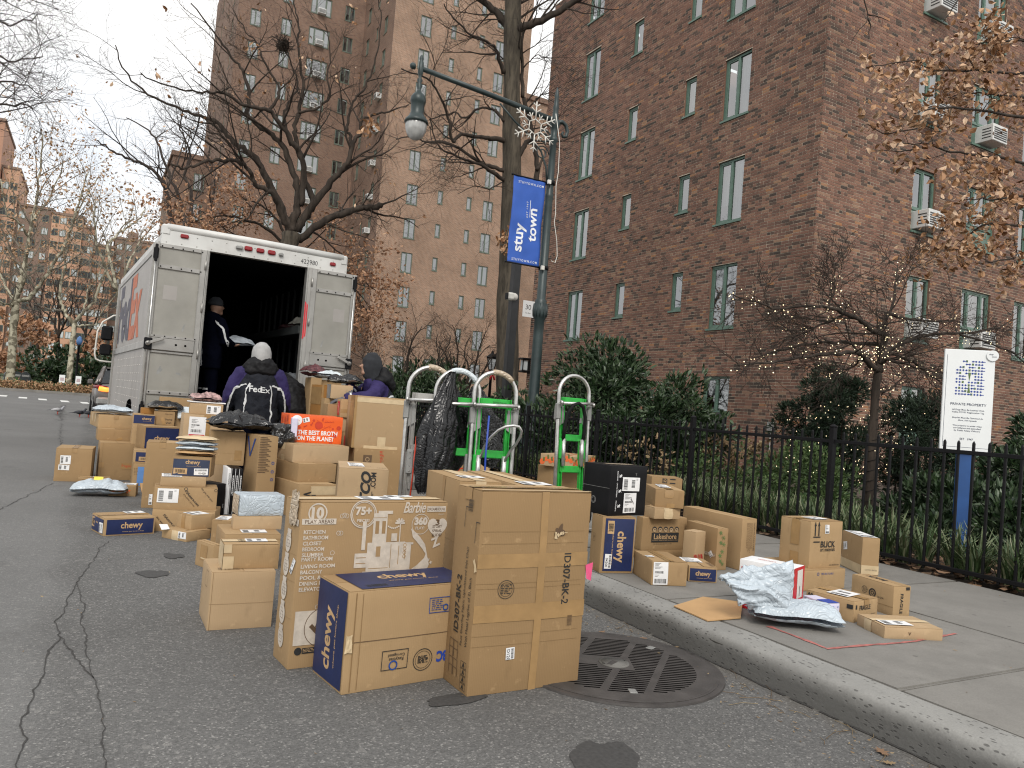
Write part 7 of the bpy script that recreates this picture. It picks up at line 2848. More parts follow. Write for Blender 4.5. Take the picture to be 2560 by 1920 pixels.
BOX = {'b1': (0.068, 9.627, 1.501, 0.348, 0.471, 0.362, 0),
	'b2': (0.141, 9.878, 0.044, 0.389, 0.346, 0.423, 0),
	'b3': (0.104, 10.228, 0.034, 0.395, 0.37, 0.139, 0.423),
	'b4': (0.103, 10.353, 0.12, 0.749, 0.372, 0.159, 0.562),
	'b6': (0.253, 9.372, 1.534, 0.299, 0.22, 0.068, 0),
	'b7': (0.472, 8.501, 1.436, 0.24, 0.232, 0.109, 0),
	'b12': (0.469, 9.3, -0, 0.35, 0.45, 0.257, 0),
	'b23': (0.751, 7.736, 1.473, 0.269, 0.346, 0.603, 0),
	'b29': (0.167, 6.338, 0.278, 0.291, 0.356, 0.129, 0),
	'b28': (0.937, 6.432, 1.304, 0.46, 0.3, 0.171, 0),
	'b27': (0.952, 6.512, 1.483, 0.461, 0.25, 0.173, 0.171),
	'b26': (0.864, 6.567, 1.457, 0.332, 0.287, 0.069, 0.345),
	'b25': (0.901, 6.646, 1.317, 0.294, 0.247, 0.161, 0.414),
	'b31': (0.701, 6.077, 0.636, 0.253, 0.228, 0.07, 0),
	'b30': (0.737, 6.179, 0.499, 0.177, 0.202, 0.106, 0.07),
	'b39': (0.571, 3.862, -0.007, 0.317, 0.298, 0.275, 0),
	'b38': (0.625, 3.916, -0.024, 0.163, 0.261, 0.121, 0.275),
	'b40': (0.754, 5.114, 0.36, 0.216, 0.06, 0.158, 0),
	'b37': (0.815, 5.118, -0.011, 0.384, 0.347, 0.228, 0),
	'b36': (0.989, 5.994, 1.198, 0.135, 0.231, 0.169, 0),
	'b35': (0.888, 5.293, -0.039, 0.102, 0.312, 0.087, 0.228),
	'b34': (0.917, 5.29, 0.067, 0.185, 0.297, 0.141, 0.315),
	'b44': (1.744, 7.105, 0.186, 0.623, 0.37, 0.321, 0),
	'b43': (1.763, 7.283, 0.221, 0.598, 0.394, 0.175, 0.321),
	'b42': (1.729, 7.41, 0.163, 0.492, 0.578, 0.169, 0.496),
	'b41': (1.748, 7.773, -0.055, 0.497, 0.537, 0.275, 0.665),
	'b45': (2.225, 6.1, 1.307, 0.406, 0.661, 0.575, 0),
	'b47': (2.418, 7.7, -0.164, 0.397, 0.524, 0.639, 0),
	'b46': (2.398, 7.762, -0.109, 0.4, 0.58, 0.544, 0.639),
	'b33': (1.333, 7.683, 1.47, 0.318, 0.4, 0.32, 0.42),
	'bV': (1.403, 7.357, 0.131, 0.401, 0.175, 0.732, 0),
	'b50': (0.81, 3.242, 0.096, 0.195, 0.706, 0.698, 0),
	'b51': (0.944, 2.912, 0.135, 0.289, 0.594, 0.399, 0),
	'b52': (1.406, 2.75, 0.023, 0.224, 0.539, 0.821, 0),
	'b53': (1.61, 3.4, -0.085, 0.52, 0.22, 0.79, 0),
	'b56': (2.995, 4.108, -0.198, 0.173, 0.24, 0.368, 0.14),
	'b55': (3.039, 4.12, 0.127, 0.26, 0.342, 0.332, 0.508),
	'b60': (3.622, 4.468, -0.051, 0.3, 0.401, 0.065, 0.14),
	'b59': (3.62, 4.473, -0.034, 0.078, 0.412, 0.239, 0.205),
	'b58': (3.672, 4.41, -0.047, 0.125, 0.232, 0.082, 0.444),
	'b57': (3.71, 4.46, -0.479, 0.418, 0.214, 0.132, 0.526),
	'b62': (3.138, 3.754, -0.318, 0.336, 0.233, 0.149, 0.14),
	'b63': (3.48, 3.799, -0.431, 0.291, 0.188, 0.1, 0.14),
	'b64': (3.8, 4.1, 0.288, 0.1, 0.13, 0.26, 0.14),
	'b65': (4.145, 4.32, 0.518, 0.107, 0.15, 0.068, 0.14),
	'b66': (3.962, 4.06, -0.091, 0.36, 0.094, 0.293, 0.14),
	'b67': (4.159, 4.024, -0.007, 0.63, 0.142, 0.368, 0.14),
	'b61': (5.019, 6.106, -0.474, 0.306, 0.311, 0.458, 0.14),
	'b69': (4.11, 3.424, 0.011, 0.4, 0.408, 0.132, 0.14),
	'b68': (4.21, 3.473, 0.018, 0.246, 0.319, 0.307, 0.272),
	'b70': (5.115, 3.75, -0.507, 0.355, 0.13, 0.276, 0.14),
	'b71': (4.145, 2.816, -0.13, 0.313, 0.13, 0.175, 0.14),
	'b72': (3.751, 2.776, 0.159, 0.288, 0.26, 0.116, 0.14),
	'b73': (3.586, 2.822, -0.144, 0.181, 0.088, 0.102, 0.14),
	'b74': (3.648, 2.517, -0.371, 0.244, 0.325, 0.061, 0.14),
	'b75': (3.418, 2.912, 0.41, 0.302, 0.181, 0.275, 0.14),
	'b78': (4.57, 7.27, 0.283, 0.23, 0.47, 0.43, 0.14),
	'b54': (1.85, 3.19, -0.08, 0.77, 0.23, 0.79, 0),
	'b13': (0.68, 9.9, 1.57, 0.23, 0.3, 0.77, 0),
	'b14': (0.532, 10.007, 0, 0.2, 0.141, 0.071, 0.77),
	'b19': (0.862, 8.6, -0.01, 0.35, 0.433, 0.852, 0),
	'b20': (1.242, 8.651, 1.498, 0.327, 0.22, 0.116, 0.853),
	'b17': (0.738, 10.3, -0.001, 0.1, 0.385, 0.982, 0),
	'b18': (0.9, 10, -0, 0.3, 0.101, 0.821, 0),
	'b48a': (2.358, 8.95, 0.108, 0.337, 0.075, 1.276, 0),
	'b48b': (2.408, 8.75, -0.069, 0.24, 0.255, 0.162, 1.128),
	'b48d': (2.399, 8.35, 1.5, 0.114, 0.3, 1.066, 0),
	'b48e': (2.367, 8.15, -0.129, 0.283, 0.134, 0.199, 0.934),
	'b48g': (2.413, 8.15, -0.001, 0.35, 0.087, 0.777, 0),
	'b48h': (2.396, 9.65, -0.056, 0.395, 0.132, 1.37, 0),
	'bblk': (1.067, 7.311, 0.425, 0.25, 0.079, 0.286, 0),
	'bboard': (1.151, 7.4, -0.003, 0.3, 0.134, 0.418, 0),
	'bst': (3.429, 7.4, -0.002, 0.3, 0.102, 0.734, 0),
	'bst2': (3.57, 7.2, 0.001, 0.3, 0.169, 0.588, 0),
	'b11': (0.461, 9.325, -0.034, 0.348, 0.45, 0.138, 0.257),
	'b10': (0.563, 9.589, 0.285, 0.25, 0.393, 0.258, 0.395),
	'b15': (0.892, 9.917, 1.478, 0.229, 0.2, 0.164, 0.653),
	'b77': (4.67, 7.03, 0.57, 0.4, 0.62, 0.133, 0.57),
	'b48f': (2.4, 8.17, 0, 0.3, 0.1, 0.155, 0.778),
	'b48c': (2.36, 8.8, 0, 0.15, 0.14, 1.126, 0)}

# ------------------------------------------------------------------ parcels
class Box:
	"""a carton: origin at its near lower corner, x along its right-hand face, y along its left-hand face"""

	def __init__(self, key, label, mat='card', cat='box', name='cardboard_box', bulge=.004, flaps=True, group=None, front='R', bev=.003):
		x, y, yaw, wl, wr, h, z0 = BOX[key]
		self.wl, self.wr, self.h, self.bulge, self.front = wl, wr, h, bulge, front
		self.seed = sum(ord(c) for c in key)
		bm = bmesh.new()
		bmesh.ops.create_cube(bm, size=1)
		bmesh.ops.subdivide_edges(bm, edges=bm.edges[:], cuts=5, use_grid_fill=True)
		ht = h - (.003 if flaps else 0)
		for v in bm.verts:
			u = v.co + Vector((.5, .5, .5))
			p = Vector((u.x * wr, u.y * wl, u.z * ht))
			d = Vector((0, 0, 0))
			if abs(v.co.x) > .499:
				d.x = math.copysign(self.bl(u.y, u.z), v.co.x)
			if abs(v.co.y) > .499:
				d.y = math.copysign(self.bl(u.x, u.z), v.co.y)
			q = Vector((x + p.x, y + p.y, z0 + p.z)) * 5.0
			if u.z > .01:
				d += mnoise.noise_vector(q) * .0018
			if d.z > 0 and u.z > .99 and flaps:
				d.z = 0
			v.co = p + d
		corner = [e for e in bm.edges if len(e.link_faces) == 2 and e.calc_face_angle(0) > 1.0]
		bmesh.ops.bevel(bm, geom=corner, offset=min(bev, wl * .1, wr * .1, h * .1), segments=2, affect='EDGES', profile=.6)
		me = bpy.data.meshes.new('carton')
		bm.to_mesh(me)
		bm.free()
		me.materials.append(MAT[mat])
		me.polygons.foreach_set('use_smooth', [True] * len(me.polygons))
		me.set_sharp_from_angle(angle=R(38))
		self.o = tag(obj(name, me, None, (x, y, z0), yaw), label, cat, group)
		self.M = {'R': Matrix(((1, 0, 0, 0), (0, 0, -1, 0), (0, 1, 0, 0), (0, 0, 0, 1))),
				'L': Matrix(((0, 0, -1, 0), (-1, 0, 0, wl), (0, 1, 0, 0), (0, 0, 0, 1))),
				'T': Matrix(((1, 0, 0, 0), (0, 1, 0, 0), (0, 0, 1, h), (0, 0, 0, 1))),
				'TL': Matrix(((0, 1, 0, 0), (-1, 0, 0, wl), (0, 0, 1, h), (0, 0, 0, 1)))}
		self.parts = []
		if flaps:
			self.flap(mat)

	def bl(self, u, v):
		return self.bulge * (1 - (2 * u - 1) ** 2) * (1 - (2 * v - 1) ** 2)

	def size(self, f):
		return {'R': (self.wr, self.h), 'L': (self.wl, self.h), 'T': (self.wr, self.wl), 'TL': (self.wl, self.wr)}[f]

	def P(self, f, u, v, lift=0.0):
		w, h = self.size(f)
		b = self.bl(u, v) if f in 'RL' else 0.0
		eps = .0022 if f in 'RL' else .0026
		return self.M[f] @ Vector((u * w, v * h, b + eps + lift))

	def flap(self, mat):
		r_ = random.Random(self.seed)
		along_x = self.wr >= self.wl
		for s in (0, 1):
			b = MB()
			g = .0025
			if along_x:
				y0, y1 = (.002, self.wl / 2 - g) if s == 0 else (self.wl / 2 + g, self.wl - .002)
				x0, x1 = .002, self.wr - .002
			else:
				x0, x1 = (.002, self.wr / 2 - g) if s == 0 else (self.wr / 2 + g, self.wr - .002)
				y0, y1 = .002, self.wl - .002
			lift = r_.uniform(.0, .0022)
			V = []
			for z in (self.h - .0028, self.h):
				for (xx, yy) in ((x0, y0), (x1, y0), (x1, y1), (x0, y1)):
					inner = (yy == (y1 if s == 0 else y0)) if along_x else (xx == (x1 if s == 0 else x0))
					V.append((xx, yy, z + (lift if inner else 0)))
			b.add(V, [(0, 3, 2, 1), (4, 5, 6, 7), (0, 1, 5, 4), (1, 2, 6, 5), (2, 3, 7, 6), (3, 0, 4, 7)])
			b.build('flap', MAT[mat], self.o)

	def rect(self, f, u0, v0, u1, v1, mat, name='print', lift=0.0, n=5, rot=0.0, jag=0.0):
		b = MB()
		V, F = [], []
		w, h = self.size(f)
		cu, cv = (u0 + u1) / 2, (v0 + v1) / 2
		c, s = math.cos(rot), math.sin(rot)
		r_ = random.Random(self.seed + int(u0 * 100))
		for j in range(n + 1):
			for i in range(n + 1):
				x = (u0 + (u1 - u0) * i / n - cu) * w
				y = (v0 + (v1 - v0) * j / n - cv) * h
				if jag and (i in (0, n) or j in (0, n)):
					x += r_.uniform(-jag, jag)
					y += r_.uniform(-jag, jag)
				V.append(self.P(f, cu + (c * x - s * y) / w, cv + (s * x + c * y) / h, lift))
		for j in range(n):
			for i in range(n):
				a = j * (n + 1) + i
				F.append((a, a + 1, a + n + 2, a + n + 1))
		b.add(V, F, 0, False)
		return b.build(name, MAT[mat], self.o)

	def put(self, tmp, f, uc, vc, mat, name='lettering', lift=.0006):
		"""a flat MB in metres, centred on 0,0 -> laid on the face"""
		w, h = self.size(f)
		b = MB()
		b.add([self.P(f, uc + p[0] / w, vc + p[1] / h, lift + p[2]) for p in tmp.v], tmp.f)
		b.m = list(tmp.m)
		mats = [MAT[m_] for m_ in mat] if isinstance(mat, (list, tuple)) else MAT[mat]
		return b.build(name, mats, self.o)

	def text(self, f, s, uc, vc, mat='ink', w=None, h=None, rot=0, off=0.0, sp=1.0, shear=0.0, name='lettering'):
		tmp = MB()
		text_on(tmp, s, Matrix.Identity(4), w=w, h=h, rot=R(rot), off=off, spacing=sp, shear=shear)
		return self.put(tmp, f, uc, vc, mat, name)

	def lines(self, f, u0, v0, u1, v1, n, mat='ink', t=.0022, seed=1, vertical=False):
		"""rows of small print too fine to read"""
		tmp = MB()
		r_ = random.Random(seed)
		w, h = self.size(f)
		W_, H_ = (u1 - u0) * w, (v1 - v0) * h
		for i in range(n):
			k = (i + .5) / n
			if vertical:
				x = -W_ / 2 + W_ * k
				y = H_ / 2
				e = -H_ / 2 * r_.uniform(.5, 1)
				while y > e:
					l = r_.uniform(.006, .02)
					tmp.add([(x, y, 0), (x + t, y, 0), (x + t, y - l, 0), (x, y - l, 0)], [(0, 3, 2, 1)])
					y -= l + .004
			else:
				y = -H_ / 2 + H_ * k
				x = -W_ / 2
				e = W_ / 2 * r_.uniform(.5, 1)
				while x < e:
					l = r_.uniform(.006, .02)
					tmp.add([(x, y, 0), (x + l, y, 0), (x + l, y + t, 0), (x, y + t, 0)], [(0, 1, 2, 3)])
					x += l + .004
		self.put(tmp, f, (u0 + u1) / 2, (v0 + v1) / 2, mat, 'small_print')

	def label(self, f, u0, v0, u1, v1, rot=0, seed=1, code=None, tall=None, lift=.0004):
		w, h = self.size(f)
		W_, H_ = (u1 - u0) * w, (v1 - v0) * h
		tmp = MB()
		if code:
			paper(tmp, W_, H_)
			if W_ > H_:
				barcode(tmp, Matrix.Translation((W_ * .08, H_ * .6, 0)), W_ * .84, H_ * .28, 1, seed)
				text_on(tmp, code, Matrix.Identity(4), h=H_ * .30, center=(W_ * .58, H_ * .26), off=.01, m=1, lift=.0006)
			else:
				barcode(tmp, Matrix.Translation((W_ * .6, H_ * .08, 0)), W_ * .28, H_ * .84, 1, seed, vertical=True)
				text_on(tmp, code, Matrix.Identity(4), h=W_ * .36, center=(W_ * .28, H_ * .42), rot=R(-90), off=.01, m=1, lift=.0006)
		else:
			label_art(tmp, Matrix.Identity(4), W_, H_, seed=seed)
		rot += random.Random(self.seed + seed).uniform(-3.5, 3.5)
		c, s = math.cos(R(rot)), math.sin(R(rot))
		tmp.v = [(c * (p[0] - W_ / 2) - s * (p[1] - H_ / 2), s * (p[0] - W_ / 2) + c * (p[1] - H_ / 2), p[2]) for p in tmp.v]
		self.put(tmp, f, (u0 + u1) / 2, (v0 + v1) / 2, ('white', 'ink'), 'shipping_label', lift)

	def bars(self, f, u0, v0, u1, v1, mat='ink', back=None, vertical=False, seed=2):
		w, h = self.size(f)
		if back:
			self.rect(f, u0, v0, u1, v1, back, 'barcode_patch', .0005, 2)
			du, dv = (u1 - u0) * .14, (v1 - v0) * .2
			u0, u1, v0, v1 = u0 + du, u1 - du, v0 + dv, v1 - dv
		tmp = MB()
		W_, H_ = (u1 - u0) * w, (v1 - v0) * h
		barcode(tmp, Matrix.Translation((-W_ / 2, -H_ / 2, 0)), W_, H_, 0, seed, vertical=vertical)
		self.put(tmp, f, (u0 + u1) / 2, (v0 + v1) / 2, mat, 'barcode', .0008)

	def tape(self, mat='tape', over=.05, w=.055, ends=True):
		"""strip along the flap seam and down both ends"""
		if self.wr >= self.wl:
			d = w / 2 / self.wl
			self.rect('T', 0, .5 - d, 1, .5 + d, mat, 'tape', .0014)
			if ends:
				self.rect('L', .5 - d, 1 - over / self.h, .5 + d, 1.0, mat, 'tape', .0002)
		else:
			d = w / 2 / self.wr
			self.rect('T', .5 - d, 0, .5 + d, 1, mat, 'tape', .0014)
			if ends:
				self.rect('R', .5 - d, 1 - over / self.h, .5 + d, 1.0, mat, 'tape', .0002)

	def ring(self, f, uc, vc, r, mat='ink', t=.003, n=28, fill=False):
		tmp = MB()
		if fill:
			tmp.add([(0, 0, 0)] + [(r * math.cos(6.2832 * i / n), r * math.sin(6.2832 * i / n), 0) for i in range(n)], [(0, 1 + i, 1 + (i + 1) % n) for i in range(n)])
		else:
			V = []
			for i in range(n):
				a = 6.2832 * i / n
				V += [(r * math.cos(a), r * math.sin(a), 0), ((r - t) * math.cos(a), (r - t) * math.sin(a), 0)]
			tmp.add(V, [(2 * i, (2 * i + 2) % (2 * n), (2 * i + 3) % (2 * n), 2 * i + 1) for i in range(n)])
		self.put(tmp, f, uc, vc, mat, 'print')

	def frame(self, f, u0, v0, u1, v1, mat='ink', t=.002):
		w, h = self.size(f)
		a, b = t / w, t / h
		tmp = MB()
		W_, H_ = (u1 - u0) * w / 2, (v1 - v0) * h / 2
		for (x0, y0, x1, y1) in ((-W_, -H_, W_, -H_ + t), (-W_, H_ - t, W_, H_), (-W_, -H_ + t, -W_ + t, H_ - t), (W_ - t, -H_ + t, W_, H_ - t)):
			tmp.add([(x0, y0, 0), (x1, y0, 0), (x1, y1, 0), (x0, y1, 0)], [(0, 1, 2, 3)])
		self.put(tmp, f, (u0 + u1) / 2, (v0 + v1) / 2, mat, 'print')

	def chewy(self, f, uc, vc, w, rot=0, tag_line=True):
		tmp = MB()
		text_on(tmp, 'chewy', Matrix.Identity(4), w=w, h=w * .40, rot=R(rot), off=.026, spacing=1.0)
		if tag_line:
			c, s = math.cos(R(rot)), math.sin(R(rot))
			d = -.265 * w
			text_on(tmp, 'where pet lovers shop', Matrix.Identity(4), w=w * 1.0, h=w * .062, center=(-s * d + c * w * .08, c * d + s * w * .08), rot=R(rot), off=.01)
		self.put(tmp, f, uc, vc, 'tan', 'logo_lettering', .0010)

	def seam(self, f, u0, v0, u1, v1, t=.0016, mat='crease'):
		w, h = self.size(f)
		if abs(u1 - u0) > abs(v1 - v0):
			self.rect(f, u0, v0 - t / h / 2, u1, v0 + t / h / 2, mat, 'crease', .0002, 4)
		else:
			self.rect(f, u0 - t / w / 2, v0, u0 + t / w / 2, v1, mat, 'crease', .0002, 4)


G1 = 'parcels piled by the truck'
G2 = 'parcels on the pavement'
# --- pile nearest the truck
b = Box('b1', 'tall carton with two white labels standing alone on the road at the pile edge', group=G1, front='L')
b.label('L', .13, .52, .42, .78, -2, 3); b.label('L', .10, .34, .40, .50, -2, 4); b.tape()
b = Box('b2', 'upright tan carton with red printed tape, bottom of the stack under the silver mailer', group=G1)
b.rect('R', .66, .30, .99, .46, 'tape', 'tape'); b.text('R', 'fragile', .82, .38, 'redor', w=.10, rot=-2); b.rect('R', .0, .32, .15, .47, 'tape', 'tape'); b.seam('R', .08, .0, .08, 1)
b = Box('b3', 'plain flat carton second from the top of the stack under the silver mailer', group=G1)
b.rect('R', .55, .05, .72, .25, 'tape', 'tape', rot=.4)
b = Box('b4', 'long plain carton right under the puffy silver mailer', group=G1)
b.rect('L', .30, .35, .38, 1, 'papertape', 'tape'); b.rect('L', .62, .35, .70, 1, 'papertape', 'tape'); b.tape()
b = Box('b6', 'low taped carton on the road behind the flat silver mailer', group=G1, front='L')
b.rect('L', .36, .0, .62, 1, 'tape', 'tape'); b.frame('L', .12, .2, .32, .8, 'faint'); b.frame('L', .68, .2, .88, .8, 'faint'); b.tape(); b.label('TL', .36, .45, .7, .8, 0, 5)
b = Box('b7', 'small carton printed with orange arrows beside the flat silver mailer', mat='card', group=G1, front='L')
for u in (.08, .35, .62):
	b.text('L', '>>', u + .1, .45, 'peach', w=.045, rot=40, off=.03)
b.label('TL', .5, .2, .95, .8, 0, 6); b.seam('L', .66, 0, .66, 1)
b = Box('b12', 'carton with a light blue panel low behind the tallest plain carton', group=G1)
b.rect('R', .10, .05, .40, .85, 'lightblue', 'printed_panel', .0004); b.lines('R', .02, .5, .1, .8, 5)
b = Box('b11', 'navy printed carton with barcode patch, lowest navy one by the tallest plain carton', group=G1)
b.rect('R', .05, .12, .96, .86, 'navy', 'printed_panel', .0004); b.bars('R', .12, .18, .42, .5, back='tan')
b = Box('b10', 'large navy fronted carton with tan logo under the black mailer box', group=G1)
b.rect('R', .03, .03, .97, .93, 'navy', 'printed_panel', .0004); b.chewy('R', .5, .45, .17)
b = Box('b15', 'small brown carton with black handwriting under the shiny black mailer', group=G1, front='L')
b.text('L', 'Stamp', .72, .42, 'ink', w=.075); b.text('L', 'Vlen', .72, .2, 'ink', w=.06, rot=8); b.text('L', '(Superior)', .7, .82, 'faint', w=.08); b.rect('L', .38, .05, .55, .6, 'tape', 'tape', rot=.35)
b = Box('b13', 'navy fronted carton peeking out right of the long plain carton', group=G1, front='L')
b.rect('L', .02, .86, .98, .985, 'navy', 'printed_panel', .0004); b.chewy('L', .62, .93, .10)
b = Box('b14', 'very small carton lying on top of the peeking navy carton', mat='card3', group=G1)
b = Box('b17', 'wide thin carton standing against the open truck door', group=G1)
b = Box('b18', 'narrow brown carton between the handwritten box and the customs box', group=G1)
b = Box('b19', 'big carton with customs pouch and red stripe under the small labelled carton', mat='card2', group=G1)
b.rect('R', .12, .72, .5, .97, 'white', 'document_pouch', .0004); b.rect('R', .13, .725, .49, .755, 'red', 'print', .001); b.label('R', .14, .77, .46, .95, 0, 8, lift=.0012); b.rect('R', .45, .5, .60, 1.0, 'tape', 'tape', .0002)
b = Box('b20', 'small carton with a white barcode label on top of the customs box', mat='card2', group=G1, front='L')
b.label('L', .50, .08, .93, .85, 0, 9)
b = Box('b23', 'tallest plain tan carton with a white label low by its base', group=G1, front='L', bulge=.006)
b.label('L', .22, .05, .33, .21, 0, 10); b.tape()
b = Box('b29', 'navy sided carton lying on the road apart from the pile, label and tape on top', group=G1)
b.rect('R', .04, .08, .965, .92, 'navy', 'printed_panel', .0004); b.chewy('R', .53, .53, .155)
b.rect('L', .05, .10, .93, .90, 'navy', 'printed_panel', .0004); b.bars('L', .06, .3, .28, .85, back='tan'); b.label('L', .66, .12, .92, .7, 0, 11); b.text('L', 'chewy', .47, .62, 'tan', w=.05, off=.03)
b.tape(); b.label('T', .58, .62, .97, .95, 0, 12, lift=.002)
b = Box('b28', 'lower of two cartons with slanted black web address print', group=G1, front='L')
b.text('L', 'FSAstore.com', .30, .45, 'ink', w=.15, rot=-45, off=.01); b.text('L', 'We want you', .16, .4, 'ink', w=.12, rot=-45); b.text('L', 'A smarter way', .8, .5, 'ink', w=.1, rot=-45)
b = Box('b27', 'upper carton with slanted black web address print and big barcode label', group=G1, front='L')
b.text('L', 'FSAstore.com', .60, .52, 'ink', w=.155, rot=-48, off=.012); b.text('L', 'A healthier journey', .55, .42, 'faint', w=.13, rot=-48); b.text('L', 'We give with your', .83, .68, 'ink', w=.14, rot=-48); b.ring('L', .49, .93, .013); b.ring('L', .97, .9, .012)
b.label('L', .05, .30, .38, .93, -3, 13, lift=.001)
b = Box('b26', 'flat carton under the slate blue carton with the number label', mat='card2', group=G1, front='L')
b.label('TL', .0, .1, .45, .9, 0, 14)
b = Box('b25', 'slate blue fronted carton with the 01428 barcode label', group=G1, front='L')
b.rect('L', .03, .03, .965, .86, 'navyslate', 'printed_panel', .0004); b.chewy('L', .53, .70, .11); b.bars('L', .05, .11, .40, .40, back='tan'); b.label('L', .58, .10, .94, .43, 0, 15, code='01428', lift=.0008)
b = Box('b31', 'flat carton with pale tape band and barcode label on the road', group=G1)
b.rect('L', .42, .0, .70, 1, 'papertape', 'tape'); b.label('L', .68, .28, .99, .98, 0, 16, lift=.0008); b.rect('T', .25, .25, .75, .32, 'tape', 'tape')
o = MB(); o.add([(-.03, -.02, 0), (.035, -.022, 0), (.04, .02, .03), (-.025, .024, .035)], [(0, 1, 2, 3)])
tag(o.build('envelope', MAT['white'], None, (.555, 6.22, .072), .5), 'small white card envelope on the flat taped carton', 'envelope')
b = Box('b30', 'small plain carton with a white label on its lid, on the flat taped carton', group=G1)
b.label('T', .15, .15, .85, .9, 0, 17); b.rect('L', .35, 0, .6, 1, 'tape', 'tape')
b = Box('b39', 'big plain carton on the road in front with torn flap edge and printed barcode', mat='card2', group=G1, bulge=.005)
b.bars('T', .12, .12, .45, .26, 'faint'); b.seam('R', .03, .0, .03, 1.0); b.seam('R', .0, .45, 1, .45, .001); b.frame('L', .55, .68, .75, .95, 'faint'); b.lines('L', .12, .2, .25, .6, 4, 'faint')
b = Box('b38', 'long carton with a broad pale tape end on the big plain carton', mat='card', group=G1, bev=.008)
b.rect('R', .0, .66, .14, 1, 'papertape', 'tape'); b.rect('R', .0, .0, .19, .52, 'papertape', 'tape'); b.rect('L', .15, .0, 1, 1, 'papertape', 'tape'); b.tape('papertape'); b.label('T', .42, .3, .82, .75, 0, 18, lift=.002); b.bars('T', .28, .3, .40, .7, 'faint')
b = Box('b40', 'small upright carton low on the road beside the big plain one', mat='card', group=G1)
b.rect('L', .3, .3, .7, .9, 'tape', 'tape'); b.rect('L', .35, .35, .6, .4, 'papertape', 'tape')
b = Box('b37', 'wide carton with a label on its lid behind the pale taped carton', mat='card', group=G1)
b.label('T', .32, .12, .78, .40, 0, 19); b.seam('R', .0, .86, 1, .86)
b = Box('b36', 'carton with white label lid peeking out left of the wrapped parcel stack', mat='card', group=G1, front='L')
b.label('TL', .12, .1, .8, .85, 0, 20)
b = Box('b35', 'plain carton directly under the silver wrapped parcel', mat='card2', group=G1)
b = Box('b34', 'box shaped parcel wrapped in crinkled silver plastic', mat='poly', group=G1, name='wrapped_parcel', cat='parcel', flaps=False, bulge=.009, bev=.012)
b.rect('L', .05, .05, .95, .95, 'clear', 'plastic_fold', .001)
b = Box('bblk', 'black carton standing in the dark gap by the web address boxes', mat='black', group=G1, flaps=False)
b.text('R', 'NORMAN', .8, .3, 'white', w=.035, rot=90)
# board boxes under the blue V box
x, y, yaw, wl, wr, h, z0 = BOX['bboard']
for i, (m_, lab) in enumerate((('white', 'thin white board box standing at the end of the black ones'), ('black', 'thin black board box next to the white one'), ('black', 'middle thin black board box under the carton'), ('black', 'thin black board box next to the blue V carton'))):
	BOX['k%d' % i] = (x + i * wr / 4 + .002, y, yaw, wl, wr / 4 - .004, h, 0)
	bb = Box('k%d' % i, lab, mat=m_, flaps=False, group='board boxes standing in a row', bulge=.001, bev=.001, name='board_box')
	if m_ == 'black':
		bb.rect('R', .0, .0, .12, 1, 'white', 'edge_strip', .0003, 2)
		bb.lines('R', .4, .35, .8, .85, 2, 'white', .004, i, True)
	else:
		bb.lines('R', .3, .6, .8, .9, 2, 'ink', .003, 4, True)
b = Box('b33', 'plain square carton propped on the board boxes left of the blue V', mat='card', group=G1, front='L', bulge=.006)
b.seam('L', .0, .35, .95, .35, .001); b.rect('L', .72, .15, .92, .45, 'tape', 'tape')
b = Box('bV', 'tall carton with a blue hand drawn V and a crumpled corner', mat='card', group=G1, bulge=.006)
tmp = MB()
for p in ([(-.125, .085), (-.085, .085), (.012, -.085), (-.012, -.10)], [(.085, .075), (.13, .078), (.012, -.10), (-.012, -.095)]):
	tmp.add([(x_, y_, 0) for x_, y_ in p], [(0, 3, 2, 1)])
b.put(tmp, 'L', .44, .85, 'marker', 'drawn_mark')
for i in range(22):
	v = .98 - i * .021
	b.rect('R', .02, v - .004, .42 + .3 * (i % 3) / 3, v + .004, 'faint', 'crease', .0003, 3, jag=.003)
for v in (.66, .55, .45):
	b.ring('R', .80, v, .014, 'marker', .005)
b = Box('b44', 'lowest carton of the broth box stack, with a black arrow', mat='card', group=G1)
b.text('R', '<-', .28, .72, 'ink', w=.12, h=.05, off=.03); b.bars('L', .85, .6, .95, .8, 'ink'); b.seam('R', .32, .6, .32, 1); b.rect('R', .3, .70, 1, .95, 'papertape', 'tape', .0002)
b = Box('b43', 'second carton up in the stack below the orange broth box', mat='card', group=G1)
b = Box('b42', 'carton with two pale tape ends directly under the orange broth box', mat='card2', group=G1)
b.rect('L', .42, .62, .62, 1, 'papertape', 'tape'); b.rect('L', .42, .0, .62, .32, 'papertape', 'tape')
b = Box('b41', 'bright orange carton reading the best broth on the planet', mat='orange', group=G1, bulge=.002, flaps=False)
b.ring('R', .14, .80, .052, 'white', fill=True); b.text('R', 'kettle', .14, .80, 'redor', w=.055)
b.label('R', .25, .75, .37, .92, 14, 21)
b.text('R', 'THE BEST BROTH', .54, .38, 'white', w=.40, h=.046, off=.03); b.text('R', 'ON THE PLANET', .51, .17, 'white', w=.37, h=.046, off=.03)
